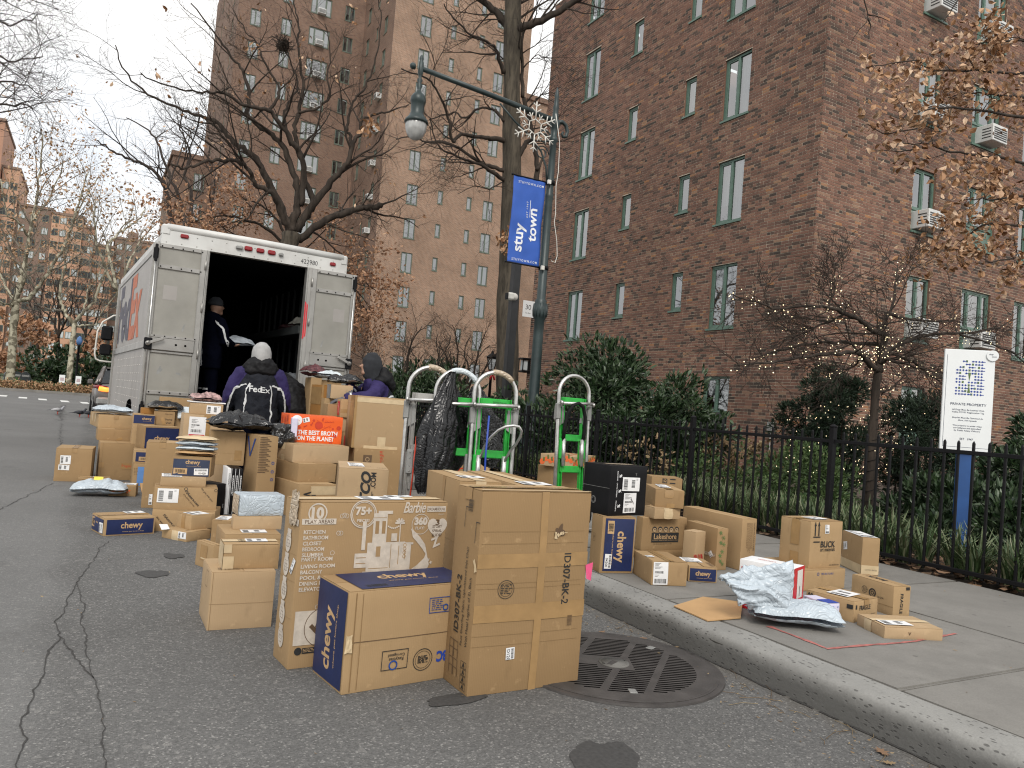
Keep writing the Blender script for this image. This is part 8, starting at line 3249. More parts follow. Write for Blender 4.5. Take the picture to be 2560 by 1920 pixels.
for (u, v, s_, r_, k) in ((.55, .66, .040, 0, 'o'), (.45, .83, .012, 0, 'o'), (.30, .60, .03, .6, 'l'), (.42, .70, .03, .9, 'l'), (.74, .80, .05, .1, 'b'), (.70, .60, .05, .5, 'b'), (.93, .60, .022, 0, 'o'), (.86, .30, .02, 0, 'o'), (.08, .5, .03, 1.2, 'l'), (.62, .88, .03, 1.3, 'l'), (.2, .55, .01, 0, 'o'), (.82, .56, .01, 0, 'o'), (.35, .05, .035, .3, 'l'), (.8, .05, .03, .2, 'l')):
	if k == 'o':
		b.ring('R', u, v, s_, 'redor', fill=True)
		if s_ > .03:
			b.rect('R', u - .028, v + .10, u - .018, v + .2, 'redor', 'print', .0006, 2, .35)
	elif k == 'l':
		b.rect('R', u - .03, v - .02, u + .03, v + .02, 'redor', 'print', .0006, 3, r_, .004)
	else:
		b.rect('R', u - .09, v - .006, u + .09, v + .006, 'redor', 'print', .0006, 3, r_)
		for q in range(6):
			b.rect('R', u - .08 + .03 * q, v - .01 + .02 * (q % 2), u - .065 + .03 * q, v + .012 + .02 * (q % 2), 'redor', 'print', .0006, 2, .7)
for (u, v, s_) in ((.2, .8, .03), (.55, .75, .035), (.35, .45, .03), (.7, .4, .04), (.25, .2, .03), (.8, .85, .02), (.6, .15, .02)):
	b.rect('L', u - .06, v - .10, u + .06, v + .10, 'redor', 'print', .0006, 3, s_ * 20, .008)
b.text('L', 'THE BEST', .3, .06, 'white', w=.06); b.text('L', 'broth', .7, .06, 'white', w=.05)
b = Box('b45', 'carton printed with black warehouse store lettering turned on its side', mat='card2', group=G1, front='L')
b.text('L', 'COSTCO', .55, .53, 'ink', w=.50, h=.085, rot=90, off=.045, shear=.25); b.text('L', '.COM', .70, .84, 'ink', w=.13, h=.045, rot=90, off=.03)
for k in range(3):
	b.rect('L', .685 + .022 * k, .1, .698 + .022 * k, .68 - .03 * k, 'ink', 'print', .0006, 3)
b.label('TL', .2, .25, .52, .75, 0, 22); b.text('TL', 'I+I', .6, .3, 'ink', w=.04); b.text('TL', 'N-N', .86, .18, 'ink', w=.07)
b = Box('b47', 'carton with a recycling mark under the big pale square carton', mat='card', group=G1)
b.rect('R', .18, .76, .35, .90, 'faint', 'print', .0004); b.ring('R', .265, .83, .022, 'card2', .006); b.text('R', 'infini.d', .55, .86, 'redor', w=.15, rot=-84)
b = Box('b46', 'big pale square carton with a T of tape, in front of the leaning courier', mat='card2', group=G1, bulge=.008)
b.rect('R', .46, .03, .61, .23, 'papertape', 'tape', .0006); b.rect('R', .22, .0, .84, .055, 'papertape', 'tape'); b.rect('R', .04, .88, 1.0, .97, 'papertape', 'tape', .0003); b.rect('R', .0, .0, .045, 1, 'tape', 'tape', .0002)
b.rect('L', .5, 0, 1, 1, 'tape', 'tape')
for k_, lab, m_ in (('b48a', 'orange brown glossy taped carton right of the black puffer jacket', 'card3'), ('b48b', 'tan carton with a grey edge under the courier forearm', 'card2'), ('b48c', 'narrow tan carton below the glossy taped one', 'card'), ('b48d', 'tan carton under the courier gloved fingers', 'card'),
					('b48e', 'small carton with a red and white printed edge at the courier elbow', 'card'), ('b48f', 'small plain carton between the red edged and the red striped ones', 'card2'), ('b48g', 'carton with two red stripes behind the orange broth box', 'card'), ('b48h', 'tall carton against the right truck door under plaid packages', 'card')):
	b = Box(k_, lab, mat=m_, group=G1)
	if k_ == 'b48e':
		b.rect('L', .3, .1, .8, .85, 'red', 'print', .0006); b.text('L', 'FRAGILE', .55, .48, 'white', w=.11, rot=90, off=.02); b.rect('R', 0, .25, 1, .45, 'tape', 'tape')
	if k_ == 'b48g':
		for u in (.2, .48):
			b.rect('R', u, .72, u + .16, .95, 'red', 'print', .0006)
		b.rect('T', 0, 0, 1, 1, 'tape', 'tape', .001)
	if k_ == 'b48a':
		b.rect('R', .0, .55, .3, 1, 'tape', 'tape', .0006); b.rect('L', 0, .82, 1, .98, 'tape', 'tape', .0006)
	if k_ == 'b48b':
		b.rect('L', 0, 0, 1, 1, 'plate', 'edge_strip', .0005)
for k_, lab in (('bst', 'carton with red and black prints seen between the hand truck rails'), ('bst2', 'carton with a hand hole seen through the green hand truck')):
	b = Box(k_, lab, group=G2)
	b.ring('R', .8, .62, .05, 'redor', .012); b.frame('R', .2, .7, .5, .85, 'faint')
	b.lines('R', .1, .3, .6, .5, 3, 'ink')

# --- the big four in front
G3 = 'big cartons standing in front'
b = Box('b50', 'tall toy carton covered in white line art of a doll house', mat='card', group=G3, bulge=.008, bev=.005)
W_ = 'whiteprint'
b.ring('R', .105, .935, .042, W_, .006); b.text('R', '10', .105, .935, W_, w=.055, off=.05)
b.rect('R', .012, .865, .225, .90, W_, 'print', .0004); b.text('R', 'PLAY AREAS!', .12, .882, 'faint', w=.125, h=.017, off=.012)
for i, s_ in enumerate(('KITCHEN', 'BATHROOM', 'CLOSET', 'BEDROOM', 'SLUMBER', 'PARTY ROOM', 'LIVING ROOM', 'BALCONY', 'POOL & SLIDE', 'DINING ROOM', 'ELEVATOR')):
	v = .82 - .0345 * i + (.008 if i == 5 else 0)
	w_ = .0135 * len(s_)
	b.text('R', s_, .028 + w_ / 2 / .706, v, W_, w=w_, h=.0165, off=.028)
b.ring('R', .40, .925, .062, W_, .005); b.ring('R', .40, .925, .054, W_, .003); b.text('R', '75+', .40, .945, W_, w=.075, off=.045); b.text('R', 'PIECES!', .40, .885, W_, w=.058, h=.014, off=.02)
b.text('R', 'Barbie', .755, .965, W_, w=.115, h=.05, off=.012, shear=.35, sp=.9)
b.rect('R', .845, .935, .985, .972, W_, 'print', .0004); b.text('R', 'DREAMHOUSE', .915, .953, 'faint', w=.092, h=.013, off=.015)
b.text('R', 'PLAYSET', .955, .918, W_, w=.03)
b.ring('R', .805, .855, .047, W_, .003); b.text('R', '360', .805, .875, W_, w=.068, off=.06); b.text('R', 'PLAY!', .80, .83, W_, w=.045, off=.02)
tmp = MB()
hp = [(.052 * 16 * math.sin(t_) ** 3 / 16, .05 * (13 * math.cos(t_) - 5 * math.cos(2 * t_) - 2 * math.cos(3 * t_) - math.cos(4 * t_)) / 14, 0) for t_ in [6.2832 * i / 30 for i in range(30)]]
tmp.add([(0, 0, 0)] + hp, [(0, 1 + (i + 1) % 30, 1 + i) for i in range(30)])
b.put(tmp, 'R', .93, .83, W_, 'print', .0004)
for i, s_ in enumerate(('3', 'STORY', 'SPIRAL', 'SLIDE!')):
	b.text('R', s_, .93, .865 - .028 * i, 'faint', w=(.022 if i == 0 else .052), h=(.026 if i == 0 else .013), off=.02)
b.text('R', 'Z', .925, .735, W_, w=.045, off=.04, rot=20)
# line-drawn house: white slabs with brown openings
for (u0, v0, u1, v1) in ((.47, .74, .565, .93), (.50, .925, .60, .945), (.40, .70, .425, .88), (.44, .56, .72, .735), (.36, .59, .44, .68), (.42, .43, .70, .555), (.72, .56, .745, .74), (.65, .725, .76, .738), (.68, .60, .70, .72), (.44, .735, .70, .745), (.42, .555, .75, .565), (.775, .52, .79, .56), (.60, .75, .64, .80)):
	b.rect('R', u0, v0, u1, v1, W_, 'print', .0004, 4)
for (u0, v0, u1, v1) in ((.485, .80, .51, .88), (.53, .80, .555, .88), (.50, .655, .53, .72), (.455, .58, .59, .584), (.60, .58, .604, .73), (.45, .45, .52, .52), (.57, .44, .60, .53), (.63, .44, .66, .50), (.37, .615, .435, .62), (.37, .65, .435, .655), (.47, .90, .56, .903), (.655, .60, .66, .72), (.70, .63, .705, .70)):
	b.rect('R', u0, v0, u1, v1, 'card', 'print', .0009, 3)
b.rect('R', .682, .64, .72, .74, W_, 'print', .0006, 3)
for k in range(4):
	b.ring('R', .70, .65 + .024 * k, .009, 'card', .003, 12)
sl = [(.745, .80), (.78, .77), (.82, .73), (.86, .68), (.875, .63), (.86, .59), (.81, .55), (.75, .52), (.66, .49)]
tmp = MB()
V = []
for i, (u, v) in enumerate(sl):
	wd = .020 + .010 * math.sin(i * .4)
	V += [((u - .77) * .706 - wd * .3, (v - .65) * .698 + wd, 0), ((u - .77) * .706 + wd * .3, (v - .65) * .698 - wd, 0)]
tmp.add(V, [(2 * i, 2 * i + 1, 2 * i + 3, 2 * i + 2) for i in range(len(sl) - 1)])
b.put(tmp, 'R', .77, .65, W_, 'print', .0005)
b.rect('R', .655, .74, .662, .86, W_, 'print', .0004, 3)
for a_ in (0, .6, 1.2, 1.9, 2.5, 3.1):
	b.rect('R', .655 + .016 * math.cos(a_) - .018, .865 + .014 * math.sin(a_) - .006, .655 + .016 * math.cos(a_) + .018, .865 + .014 * math.sin(a_) + .006, W_, 'print', .0005, 2, a_)
for k in range(7):
	b.ring('R', .575 + .012 * k, .845 - .012 * math.sin(math.pi * k / 6), .004, W_, fill=True, n=8)
for (u, v) in ((.26, .915), (.275, .92), (.29, .915), (.215, .69), (.245, .81), (.26, .81), (.15, .365), (.19, .37)):
	b.ring('R', u, v, .010, W_, .002)
for (u, v) in ((.88, .62), (.93, .55), (.90, .52), (.23, .535), (.27, .53), (.31, .535), (.90, .60)):
	b.text('R', '+', u, v, W_, w=.016, off=.02, rot=20)
b.rect('R', .02, .14, .25, .345, W_, 'print', .0004); b.ring('R', .20, .24, .085, 'faint', .003); b.rect('R', .10, .20, .22, .225, 'faint', 'print', .001, 3, -.8); b.rect('R', .11, .255, .20, .262, 'faint', 'print', .001, 3, 1.2)
b.ring('R', .055, .105, .016, 'ink', fill=True); b.rect('R', .08, .088, .18, .122, 'ink', 'print', .0004); b.lines('R', .085, .093, .165, .117, 3, 'tan'); b.bars('R', .21, .03, .25, .085, 'ink', vertical=True)
for i in range(5):
	v = .74 - .145 * i
	tmp = MB()
	tmp.add([(0, 0, 0)] + [(.034 * math.cos(6.2832 * j / 22), .044 * math.sin(6.2832 * j / 22), 0) for j in range(22)], [(0, 1 + j, 1 + (j + 1) % 22) for j in range(22)])
	b.put(tmp, 'L', .50, v, W_, 'print', .0004)
	b.rect('L', .38, v + .055, .62, v + .078, W_, 'print', .0005, 2)
	b.lines('L', .40, v - .04, .62, v + .04, 4, 'faint', .0014, i)
	b.ring('L', .5, v - .01, .016, 'faint', .0014, 16)
b.rect('L', .45, .86, .98, .90, W_, 'print', .0005, rot=-.12); b.rect('L', .60, .868, .80, .875, 'ink', 'print', .001, 2, -.12)
b.label('L', .80, .56, .92, .66, -25, 24)
tmp = MB()
for i in range(9):
	for j in range(9):
		tmp.v.append((-.05 + .1 * i / 8 + rng.uniform(-.006, .006), -.06 + .12 * j / 8 + rng.uniform(-.006, .006), .002 + .005 * rng.random()))
tmp.f = [(j * 9 + i, j * 9 + i + 1, j * 9 + i + 10, j * 9 + i + 9) for j in range(8) for i in range(8)]
tmp.m = [0] * 64
tmp.s = [False] * 64
tmp.v = [(p[1] * .9, p[0] * 1.2, p[2]) for p in [(q[1], q[0], q[2]) for q in tmp.v]]
b.put(tmp, 'L', .68, .955, 'clear', 'loose_tape', .001)
b.tape('papertape'); b.label('T', .42, .28, .72, .8, 0, 25, lift=.002); b.label('T', .65, .72, .84, .99, 0, 26, lift=.002)
for v in (.3, .52, .68):
	b.seam('L', .02, v, .98, v, .001)

b = Box('b51', 'navy ended carton with tan logos standing in front of the toy carton', mat='card', group=G3, bulge=.007, bev=.005)
b.rect('L', .02, .03, .97, .985, 'navy', 'printed_panel', .0004, 8); b.rect('T', .10, .04, 1.0, .96, 'navy', 'printed_panel', .0006, 6)
b.chewy('L', .50, .46, .25, 90); b.chewy('T', .55, .60, .24, 0); b.bars('T', .13, .08, .35, .28, back='tan')
b.rect('R', .0, .495, 1, .502, 'faint', 'crease', .0003, 6); b.rect('R', .05, .02, .057, .98, 'crease', 'crease', .0002, 6); b.rect('R', .10, .03, .104, .97, 'crease', 'crease', .0002, 6)
b.frame('R', .61, .71, .78, .87, 'marker', .003); b.lines('R', .63, .73, .72, .85, 6, 'marker', .003, 3); b.ring('R', .745, .76, .014, 'marker', .005)
b.frame('R', .27, .18, .47, .38, 'ink', .003); b.text('R', 'Corrugated', .38, .33, 'ink', w=.075, rot=180, off=.01); b.text('R', 'Recycles', .38, .29, 'ink', w=.065, rot=180, off=.01); b.ring('R', .36, .225, .020, 'marker', .006)
b.ring('R', .59, .24, .046, 'ink', .003); b.ring('R', .59, .24, .036, 'ink', .0015); b.lines('R', .55, .20, .63, .28, 7, 'ink', .003, 6)
b.text('R', 'MC97BC', .84, .25, 'blueprint', w=.165, h=.048, rot=180, off=.045); b.text('R', '24 X 17 X 11', .88, .345, 'ink', w=.105, rot=180, off=.01)
tmp = MB()
for i in range(5):
	for j in range(5):
		tmp.v.append((-.014 + .028 * i / 4 + rng.uniform(-.003, .003), -.035 + .07 * j / 4 + rng.uniform(-.003, .003), .001 + .004 * rng.random()))
tmp.f = [(j * 5 + i, j * 5 + i + 1, j * 5 + i + 6, j * 5 + i + 5) for j in range(4) for i in range(4)]
tmp.m, tmp.s = [0] * 16, [False] * 16
b.put(tmp, 'R', .02, .49, 'papertape', 'torn_tape')

b = Box('b52', 'tallest double chair carton with model lettering and a small white D120 label', mat='card', group=G3, bulge=.009, bev=.006)
b.rect('R', .525, .0, .59, 1, 'tape', 'tape', .0003, 8); b.rect('R', 0, .355, 1, .44, 'tape', 'tape', .0002, 8); b.rect('R', 0, .62, 1, .69, 'tape', 'tape', .0001, 8); b.seam('R', .55, 0, .55, 1, .0022)
for v in (.52, .545, .29, .74, .80, .24):
	b.seam('R', .0 if v < .6 else .02, v, .95, v, .0011)
b.text('R', 'ID307-BK-2', .80, .555, 'ink', w=.215, h=.036, rot=-90, off=.014)
b.ring('R', .255, .515, .038, 'ink', .0022); b.ring('R', .255, .515, .029, 'ink', .0014); b.lines('R', .21, .49, .30, .54, 6, 'ink', .003, 9)
b.label('R', .30, .165, .375, .225, 0, 27, code='D120'); b.bars('R', .84, .31, .885, .365, 'faint', vertical=True)
e = blob('torn_hole', (0, 0), .022, .026, 0, MAT['faint'], b.o, 0, 4, 26, .9)
e.location = b.P('R', .70, .795, .0006); e.rotation_euler = (R(90), 0, 0)
for k in range(5):
	b.rect('R', .66 + .02 * k, .765 + .008 * k, .685 + .02 * k, .795, 'papertape', 'torn_flap', .003 + .002 * k, 2, k * .8, .004)
b.text('L', 'ID307-BK-2', .45, .42, 'ink', w=.235, h=.042, rot=90, off=.016)
b.text('L', 'Faux Shearling Fabric Upholstered Side Chair', .68, .47, 'ink', w=.40, h=.021, rot=90); b.text('L', 'With Metal Leg(Set of 2), Black', .86, .40, 'ink', w=.28, h=.021, rot=90)
b.bars('L', .55, .885, .72, .945, 'ink', vertical=True)
for (u, v) in ((.22, .19), (.22, .10)):
	for q in range(2):
		b.frame('L', u + .16 * q, v, u + .16 * q + .2, v + .045, 'faint', .003)
		b.rect('L', u + .16 * q, v - .04, u + .16 * q + .02, v, 'faint', 'print', .0006, 2); b.rect('L', u + .16 * q + .18, v - .04, u + .16 * q + .2, v, 'faint', 'print', .0006, 2)
for v in (.02, .055, .09, .125):
	b.frame('L', .72, v, .92, v + .032, 'ink', .0016); b.text('L', '^', .82, v + .016, 'ink', w=.02, off=.04)
for (u, v) in ((.45, .80), (.88, .74)):
	b.rect('L', u, v, u + .012, v + .10, 'ink', 'print', .0006, 2); b.rect('L', u, v + .10, u + .12, v + .104, 'ink', 'print', .0006, 2)
b.tape('tape'); b.rect('T', 0, .0, 1, .08, 'papertape', 'tape', .0018, 8, 0, .004)
b.rect('L', .93, .60, 1.0, .66, 'papertape', 'torn_flap', .003, 2, .4, .006)
tmp = MB(); pm_ = b.P('R', .985, .62)
tmp.add([(pm_.x, pm_.y - .001, pm_.z), (pm_.x + .055, pm_.y + .02, pm_.z + .005), (pm_.x + .05, pm_.y + .02, pm_.z - .075), (pm_.x + .01, pm_.y, pm_.z - .06)], [(0, 3, 2, 1)])
tmp.build('pink_sticker', MAT['pink'], b.o)
b = Box('b53', 'tall carton behind the tallest one, on the toy carton side, labels on its lid', mat='card', group=G3, bulge=.007)
b.rect('L', .52, 0, .60, 1, 'tape', 'tape', .0003); b.seam('L', 0, .62, 1, .62, .001); b.tape('papertape'); b.label('T', .25, .25, .85, .45, 0, 28, lift=.002); b.rect('L', 0, .3, 1, .36, 'tape', 'tape', .0002)
b = Box('b54', 'tall carton behind the tallest one, on the pavement side, label on its lid', mat='card', group=G3, bulge=.006)
b.tape('papertape'); b.label('T', .2, .12, .9, .30, 0, 29, lift=.002)

# --- stacks on the pavement
b = Box('b56', 'upright navy faced carton with sideways logo at the kerb edge', mat='card', group=G2, bulge=.005)
b.rect('R', .085, .04, .955, .97, 'navy', 'printed_panel', .0004, 8); b.chewy('R', .55, .47, .205, -90); b.bars('R', .16, .70, .35, .93, back='tan', vertical=True); b.label('R', .13, .08, .33, .34, 0, 30, code='04300', lift=.0008)
b.frame('L', .30, .52, .50, .66, 'faint', .0016); b.text('L', 'F', .4, .59, 'faint', w=.012)
b = Box('b55', 'shiny black carton with two white labels on the navy faced one', mat='black', group=G2, flaps=False, bulge=.005)
b.label('R', .32, .50, .79, .775, 0, 31, lift=.0006); b.label('R', .38, .06, .72, .46, 0, 32, lift=.0006)
tmp = MB()
for k in range(6):
	tmp.add([(-.012 + .006 * k, .034 - .008 * k, 0), (-.008 + .006 * k, .034 - .008 * k, 0), (-.008 + .006 * k, -.002 - .006 * k + .02, 0), (-.012 + .006 * k, -.002 - .006 * k + .02, 0)], [(0, 3, 2, 1)])
b.put(tmp, 'R', .6, .27, 'ink', 'print', .0022)
b.text('R', 'RANCHING', .18, .80, 'white', w=.065, rot=-90, off=.01); b.text('R', 'CATTLE FEEDING', .18, .52, 'white', w=.095, rot=-90, off=.01); b.text('R', 'PROCESSING', .18, .2, 'white', w=.07, rot=-90, off=.01); b.text('R', 'T', .68, .83, 'plate', w=.014)
for v in (.80, .5, .2):
	b.text('R', '%', .26, v, 'white', w=.022, rot=-90, off=.03)
b.ring('L', .45, .28, .024, 'plate', .003); b.ring('L', .45, .28, .016, 'plate', .002); b.seam('L', 0, .55, 1, .55, .002, 'plate'); b.rect('T', .2, .35, .9, .6, 'clear', 'tape', .0008)
b = Box('b60', 'flat carton at the very bottom of the children faces carton', mat='card', group=G2)
b = Box('b59', 'carton with a black and white children faces logo panel', mat='card', group=G2)
b.rect('R', .21, .24, .82, .54, 'ink', 'printed_panel', .0005); b.text('R', 'Lakeshore', .515, .42, 'tan', w=.21, h=.04, off=.01); b.text('R', 'products designed with learning in mind', .515, .305, 'tan', w=.23, h=.009)
for k in range(5):
	u = .265 + .125 * k
	b.ring('R', u, .64, .021, 'ink', fill=True, n=18); b.ring('R', u, .62, .016, 'card2', fill=True, n=16)
	b.rect('R', u - .02, .615, u - .01, .625, 'ink', 'print', .0024, 2); b.rect('R', u + .01, .615, u + .02, .625, 'ink', 'print', .0024, 2)
b.lines('R', .26, .17, .78, .20, 1, 'ink', .003)
b = Box('b58', 'small carton with a pale torn tape patch above the children faces carton', mat='card2', group=G2)
b.rect('R', .36, .02, .70, .95, 'papertape', 'tape', .0003, 4, 0, .005)
b = Box('b57', 'carton topping the stack right of the shiny black carton', mat='card', group=G2)
b.rect('R', .32, .55, .6, 1, 'tape', 'tape', .0003); b.rect('R', .4, 0, .68, .25, 'tape', 'tape', .0003); b.label('T', .3, .3, .7, .9, 0, 33, lift=.002); b.tape()
b = Box('b61', 'carton behind the black one showing big numbers 23 and 11', mat='card', group=G2)
b.text('R', '23', .42, .93, 'ink', w=.05, rot=-90, off=.02); b.text('R', '11', .68, .93, 'ink', w=.05, rot=-90, off=.02); b.frame('R', .34, .88, .50, .98, 'ink', .003)
b = Box('b62', 'carton with a long white shipping label on its end at the kerb joint', mat='card', group=G2)
b.label('R', .04, .03, .45, .97, 0, 34); b.rect('T', .38, .0, .62, 1, 'tape', 'tape', .002); b.rect('T', .48, 0, .49, 1, 'ink', 'print', .0026); b.label('T', .02, .32, .24, .48, 0, 35, lift=.002)
b = Box('b63', 'small navy ended carton with a label lid beside the long labelled one', mat='card', group=G2)
b.rect('R', .04, .08, .96, .86, 'navy', 'printed_panel', .0004); b.chewy('R', .5, .52, .10); b.label('T', .05, .45, .72, .95, 0, 36, lift=.001); b.bars('T', .8, .05, .95, .5, 'faint')
b = Box('b64', 'narrow upright carton with red scribbled marks', mat='card2', group=G2)
for k in range(14):
	b.rect('R', .05 + .06 * k, .05, .06 + .06 * k, .42, 'red', 'print', .0006, 2, .5, .003)
b = Box('b65', 'small carton with white label lid wedged behind the red scribbled one', mat='card2', group=G2)
b.label('T', .1, .1, .9, .9, 0, 37); b.rect('R', .3, .1, .6, 1, 'papertape', 'tape')
b = Box('b66', 'flat upright carton with green plant prints on its narrow end', mat='card', group=G2)
for (u, v, s_) in ((.3, .9, .02), (.55, .78, .024), (.35, .66, .02), (.6, .62, .015), (.4, .22, .024), (.6, .15, .018), (.5, .45, .012), (.35, .35, .01)):
	for a_ in (0, 1.1, 2.2):
		b.rect('R', u - .18, v - .008, u + .18, v + .008, 'green_print', 'print', .0005, 2, a_, .002)
b.label('L', .80, .28, .90, .42, 35, 38)
b.rect('L', .3, .30, .98, .38, 'clear', 'tape', .0002)
b = Box('b67', 'longest tan carton lying on edge along the pavement, fine print on its end', mat='card', group=G2)
b.lines('R', .30, .30, .72, .92, 7, 'faint', .0022, 8, True); b.text('R', 'NORTHLAND LABS', .84, .65, 'faint', w=.2, h=.012, rot=-90, off=.01)
b = Box('b69', 'carton with small recycling print under the art supplies carton', mat='card', group=G2)
b.ring('R', .33, .80, .010, 'marker', .003); b.text('R', '100% RECYCLABLE', .55, .80, 'marker', w=.12, h=.012)
b = Box('b68', 'square art supplies carton with two up arrows', mat='card', group=G2)
b.text('R', 'BLICK', .54, .51, 'ink', w=.145, h=.042, off=.02); b.text('R', 'art materials', .54, .40, 'ink', w=.145, h=.026, off=.008)
for u in (.13, .24):
	tmp = MB(); tmp.add([(-.005, -.045, 0), (.005, -.045, 0), (.005, .02, 0), (-.005, .02, 0), (-.011, .02, 0), (.011, .02, 0), (0, .05, 0)], [(0, 1, 2, 3), (4, 5, 6)])
	b.put(tmp, 'R', u, .84, 'ink', 'print')
b.rect('R', .08, .655, .29, .68, 'ink', 'print', .0006, 2); b.rect('R', .09, .55, .28, .575, 'ink', 'print', .0006, 2); b.label('R', .43, .74, .56, .93, 0, 39); b.text('R', 'www.dickblick.com', .78, .06, 'ink', w=.1, h=.011)
b.rect('L', .38, .45, .66, .96, 'tape', 'tape', .0003); b.rect('L', .38, .0, .66, .3, 'tape', 'tape', .0003); b.label('T', .32, .25, .8, .7, 0, 40, lift=.003); b.tape()
b = Box('b70', 'carton with a white label covering its lid behind the art supplies carton', mat='card', group=G2)
b.label('T', .02, .05, .98, .95, 0, 41); b.rect('R', 0, .02, 1, .26, 'papertape', 'tape', .0003); b.rect('L', 0, .02, 1, .26, 'papertape', 'tape', .0003); b.text('R', 'CAUTION FRAGILE', .55, .14, 'ink', w=.09, h=.01); b.label('L', .12, .5, .32, .72, 8, 42)
b = Box('b71', 'long carton with FRAGILE turned sideways on its end', mat='card', group=G2)
b.text('R', 'FRAGILE', .45, .42, 'ink', w=.115, h=.022, rot=-90, off=.016); b.rect('R', .70, .86, .92, .96, 'ink', 'print', .0005, 2)
b.ring('L', .34, .62, .021, 'ink', .0022); b.lines('L', .30, .54, .38, .7, 5, 'ink', .002, 4); b.ring('L', .53, .58, .026, 'ink', .008); b.ring('L', .53, .58, .012, 'ink', .005); b.text('L', '27-27A', .72, .5, 'ink', w=.045, off=.01); b.text('T', 'BLICK', .5, .6, 'ink', w=.14, rot=90, off=.02); b.seam('L', 0, .30, 1, .30, .0022)
b = Box('b72', 'long low carton with FRAGILE on its end and a label on its lid', mat='card', group=G2)
b.text('R', 'FRAGILE', .42, .66, 'ink', w=.115, h=.026, off=.02); b.rect('R', .05, .62, .10, .82, 'ink', 'print', .0005, 2); b.rect('L', .86, .62, .98, .82, 'ink', 'print', .0005, 2); b.label('T', .18, .25, .80, .68, 0, 43, lift=.003); b.tape(); b.text('R', 'blickart.com', .78, .3, 'ink', w=.05)
b.text('L', '^^', .1, .85, 'ink', w=.035, off=.03)
b = Box('b73', 'small pale violet and blue formula carton', mat='lav', group=G2, flaps=False, bulge=.002)
b.rect('L', .52, .50, 1.0, .99, 'blueprint', 'printed_panel', .0004); b.rect('L', .62, .0, 1, .50, 'blueprint', 'printed_panel', .0004); b.text('L', 'Similac', .80, .76, 'white', w=.05, off=.02); b.bars('L', .08, .4, .24, .95, 'ink', vertical=True); b.bars('L', .32, .55, .46, .95, 'ink', vertical=True); b.label('L', .40, .12, .72, .48, -28, 44, lift=.001)
b.text('R', 'Similac', .55, .48, 'blueprint', w=.062, off=.02)
for k in range(9):
	b.ring('R', .15 + .35 * (k % 3), .16 + .33 * (k // 3), .004, 'lightblue', fill=True, n=8)
b.rect('T', .0, .0, 1, .45, 'blueprint', 'printed_panel', .0004)
b = Box('b74', 'flat shallow carton with a white label lying nearest on the pavement', mat='card2', group=G2)
b.rect('L', .30, 0, .56, 1, 'papertape', 'tape', .0004); b.rect('T', 0, .42, 1, .60, 'papertape', 'tape', .001); b.label('T', .06, .10, .55, .44, 0, 45, lift=.003); b.text('T', 'TO OPEN', .72, .55, 'tan', w=.07); b.text('R', 'v', .42, .5, 'faint', w=.016)
b = Box('b75', 'red and white lantern carton behind the torn silver bag', mat='white', group=G2, flaps=False, bulge=.003)
b.rect('R', 0, 0, 1, 1, 'red', 'printed_panel', .0004); b.rect('R', .30, .38, .82, .94, 'offwhite', 'printed_panel', .0009, 4); b.ring('R', .56, .74, .020, 'ink', .004); b.rect('R', .50, .42, .58, .62, 'plate', 'print', .0016, 2); b.rect('L', .04, .02, .80, .86, 'red', 'printed_panel', .0004); b.text('L', 'DAKOTA', .4, .76, 'white', w=.15, off=.03)
b.text('T', 'LANTERN', .5, .6, 'redor', w=.10, off=.02, rot=90)
for v in (.28, .18):
	b.ring('R', .25, v - .1, .018, 'white', .004); b.ring('R', .62, v - .1, .018, 'white', .004)
	b.text('R', '= =', .3, v, 'white', w=.06)
b = Box('b78', 'tan carton under the orange fruit patterned carton by the fence', mat='card', group=G2)
b.frame('R', .12, .55, .26, .75, 'ink', .004); b.text('R', 'a', .19, .65, 'ink', w=.02)
b = Box('b77', 'carton patterned with orange fruit and green leaves by the fence', mat='card2', group=G2, flaps=False)
r_ = random.Random(3)
for f_, n_ in (('R', 13), ('L', 8), ('T', 16)):
	w_, h_ = b.size(f_)
	for k in range(n_):
		u, v = (k + .5) / n_ if f_ != 'T' else r_.random() * .9 + .05, r_.uniform(.22, .78)
		b.ring(f_, u, v, .030 * r_.uniform(.8, 1.1), 'peach', fill=True, n=16)
		b.rect(f_, u + .02, v + .02, u + .02 + .022 / w_, v + .02 + .045 / h_, 'leafprint', 'print', .001, 2, r_.uniform(-.8, .8), .002)

# --- soft parcels on the road and on the boxes
def top_of(key, u, v, dz=0.004):
	x, y, yaw, wl, wr, h, z0 = BOX[key]
	c, s = math.cos(yaw), math.sin(yaw)
	return (x + c * u * wr - s * v * wl, y + s * u * wr + c * v * wl, z0 + h + dz)


poly_pack('mailer', 'puffy silver mailer lying on the long plain carton', 'mailer', top_of('b4', .45, .25), .10, .42, .34, .10, MAT['poly'], 41, crumple=.9)
poly_pack('mailer', 'shiny black mailer on the small handwritten carton', 'mailer', top_of('b15', .5, .5), .05, .38, .26, .11, MAT['polyblack'], 42, crumple=1.1)
poly_pack('mailer', 'flat silver mailer with a yellow sticker lying on the road', 'mailer', (.16, 8.55, .005), -.16, .48, .30, .15, MAT['poly'], 43, crumple=1.0)
o = MB(); o.add([(-.04, 0, 0), (.04, 0, 0), (.04, .02, .03), (-.04, .02, .03)], [(0, 1, 2, 3)])
y_ = o.build('yellow_sticker', pbr('yellow_sticker', (.78, .62, .05), .5))
y_.parent = [q for q in scene.objects if q.get('label', '').startswith('flat silver mailer with')][0]
y_.location = (-.02, -.05, .152)
poly_pack('mailer', 'white plaid mailer on the small labelled carton near the truck door', 'mailer', top_of('b20', .5, .55), .1, .30, .22, .10, pbr('plaid_mailer', (.30, .19, .18), .5, 0, .9, 30), 44, crumple=1.4)
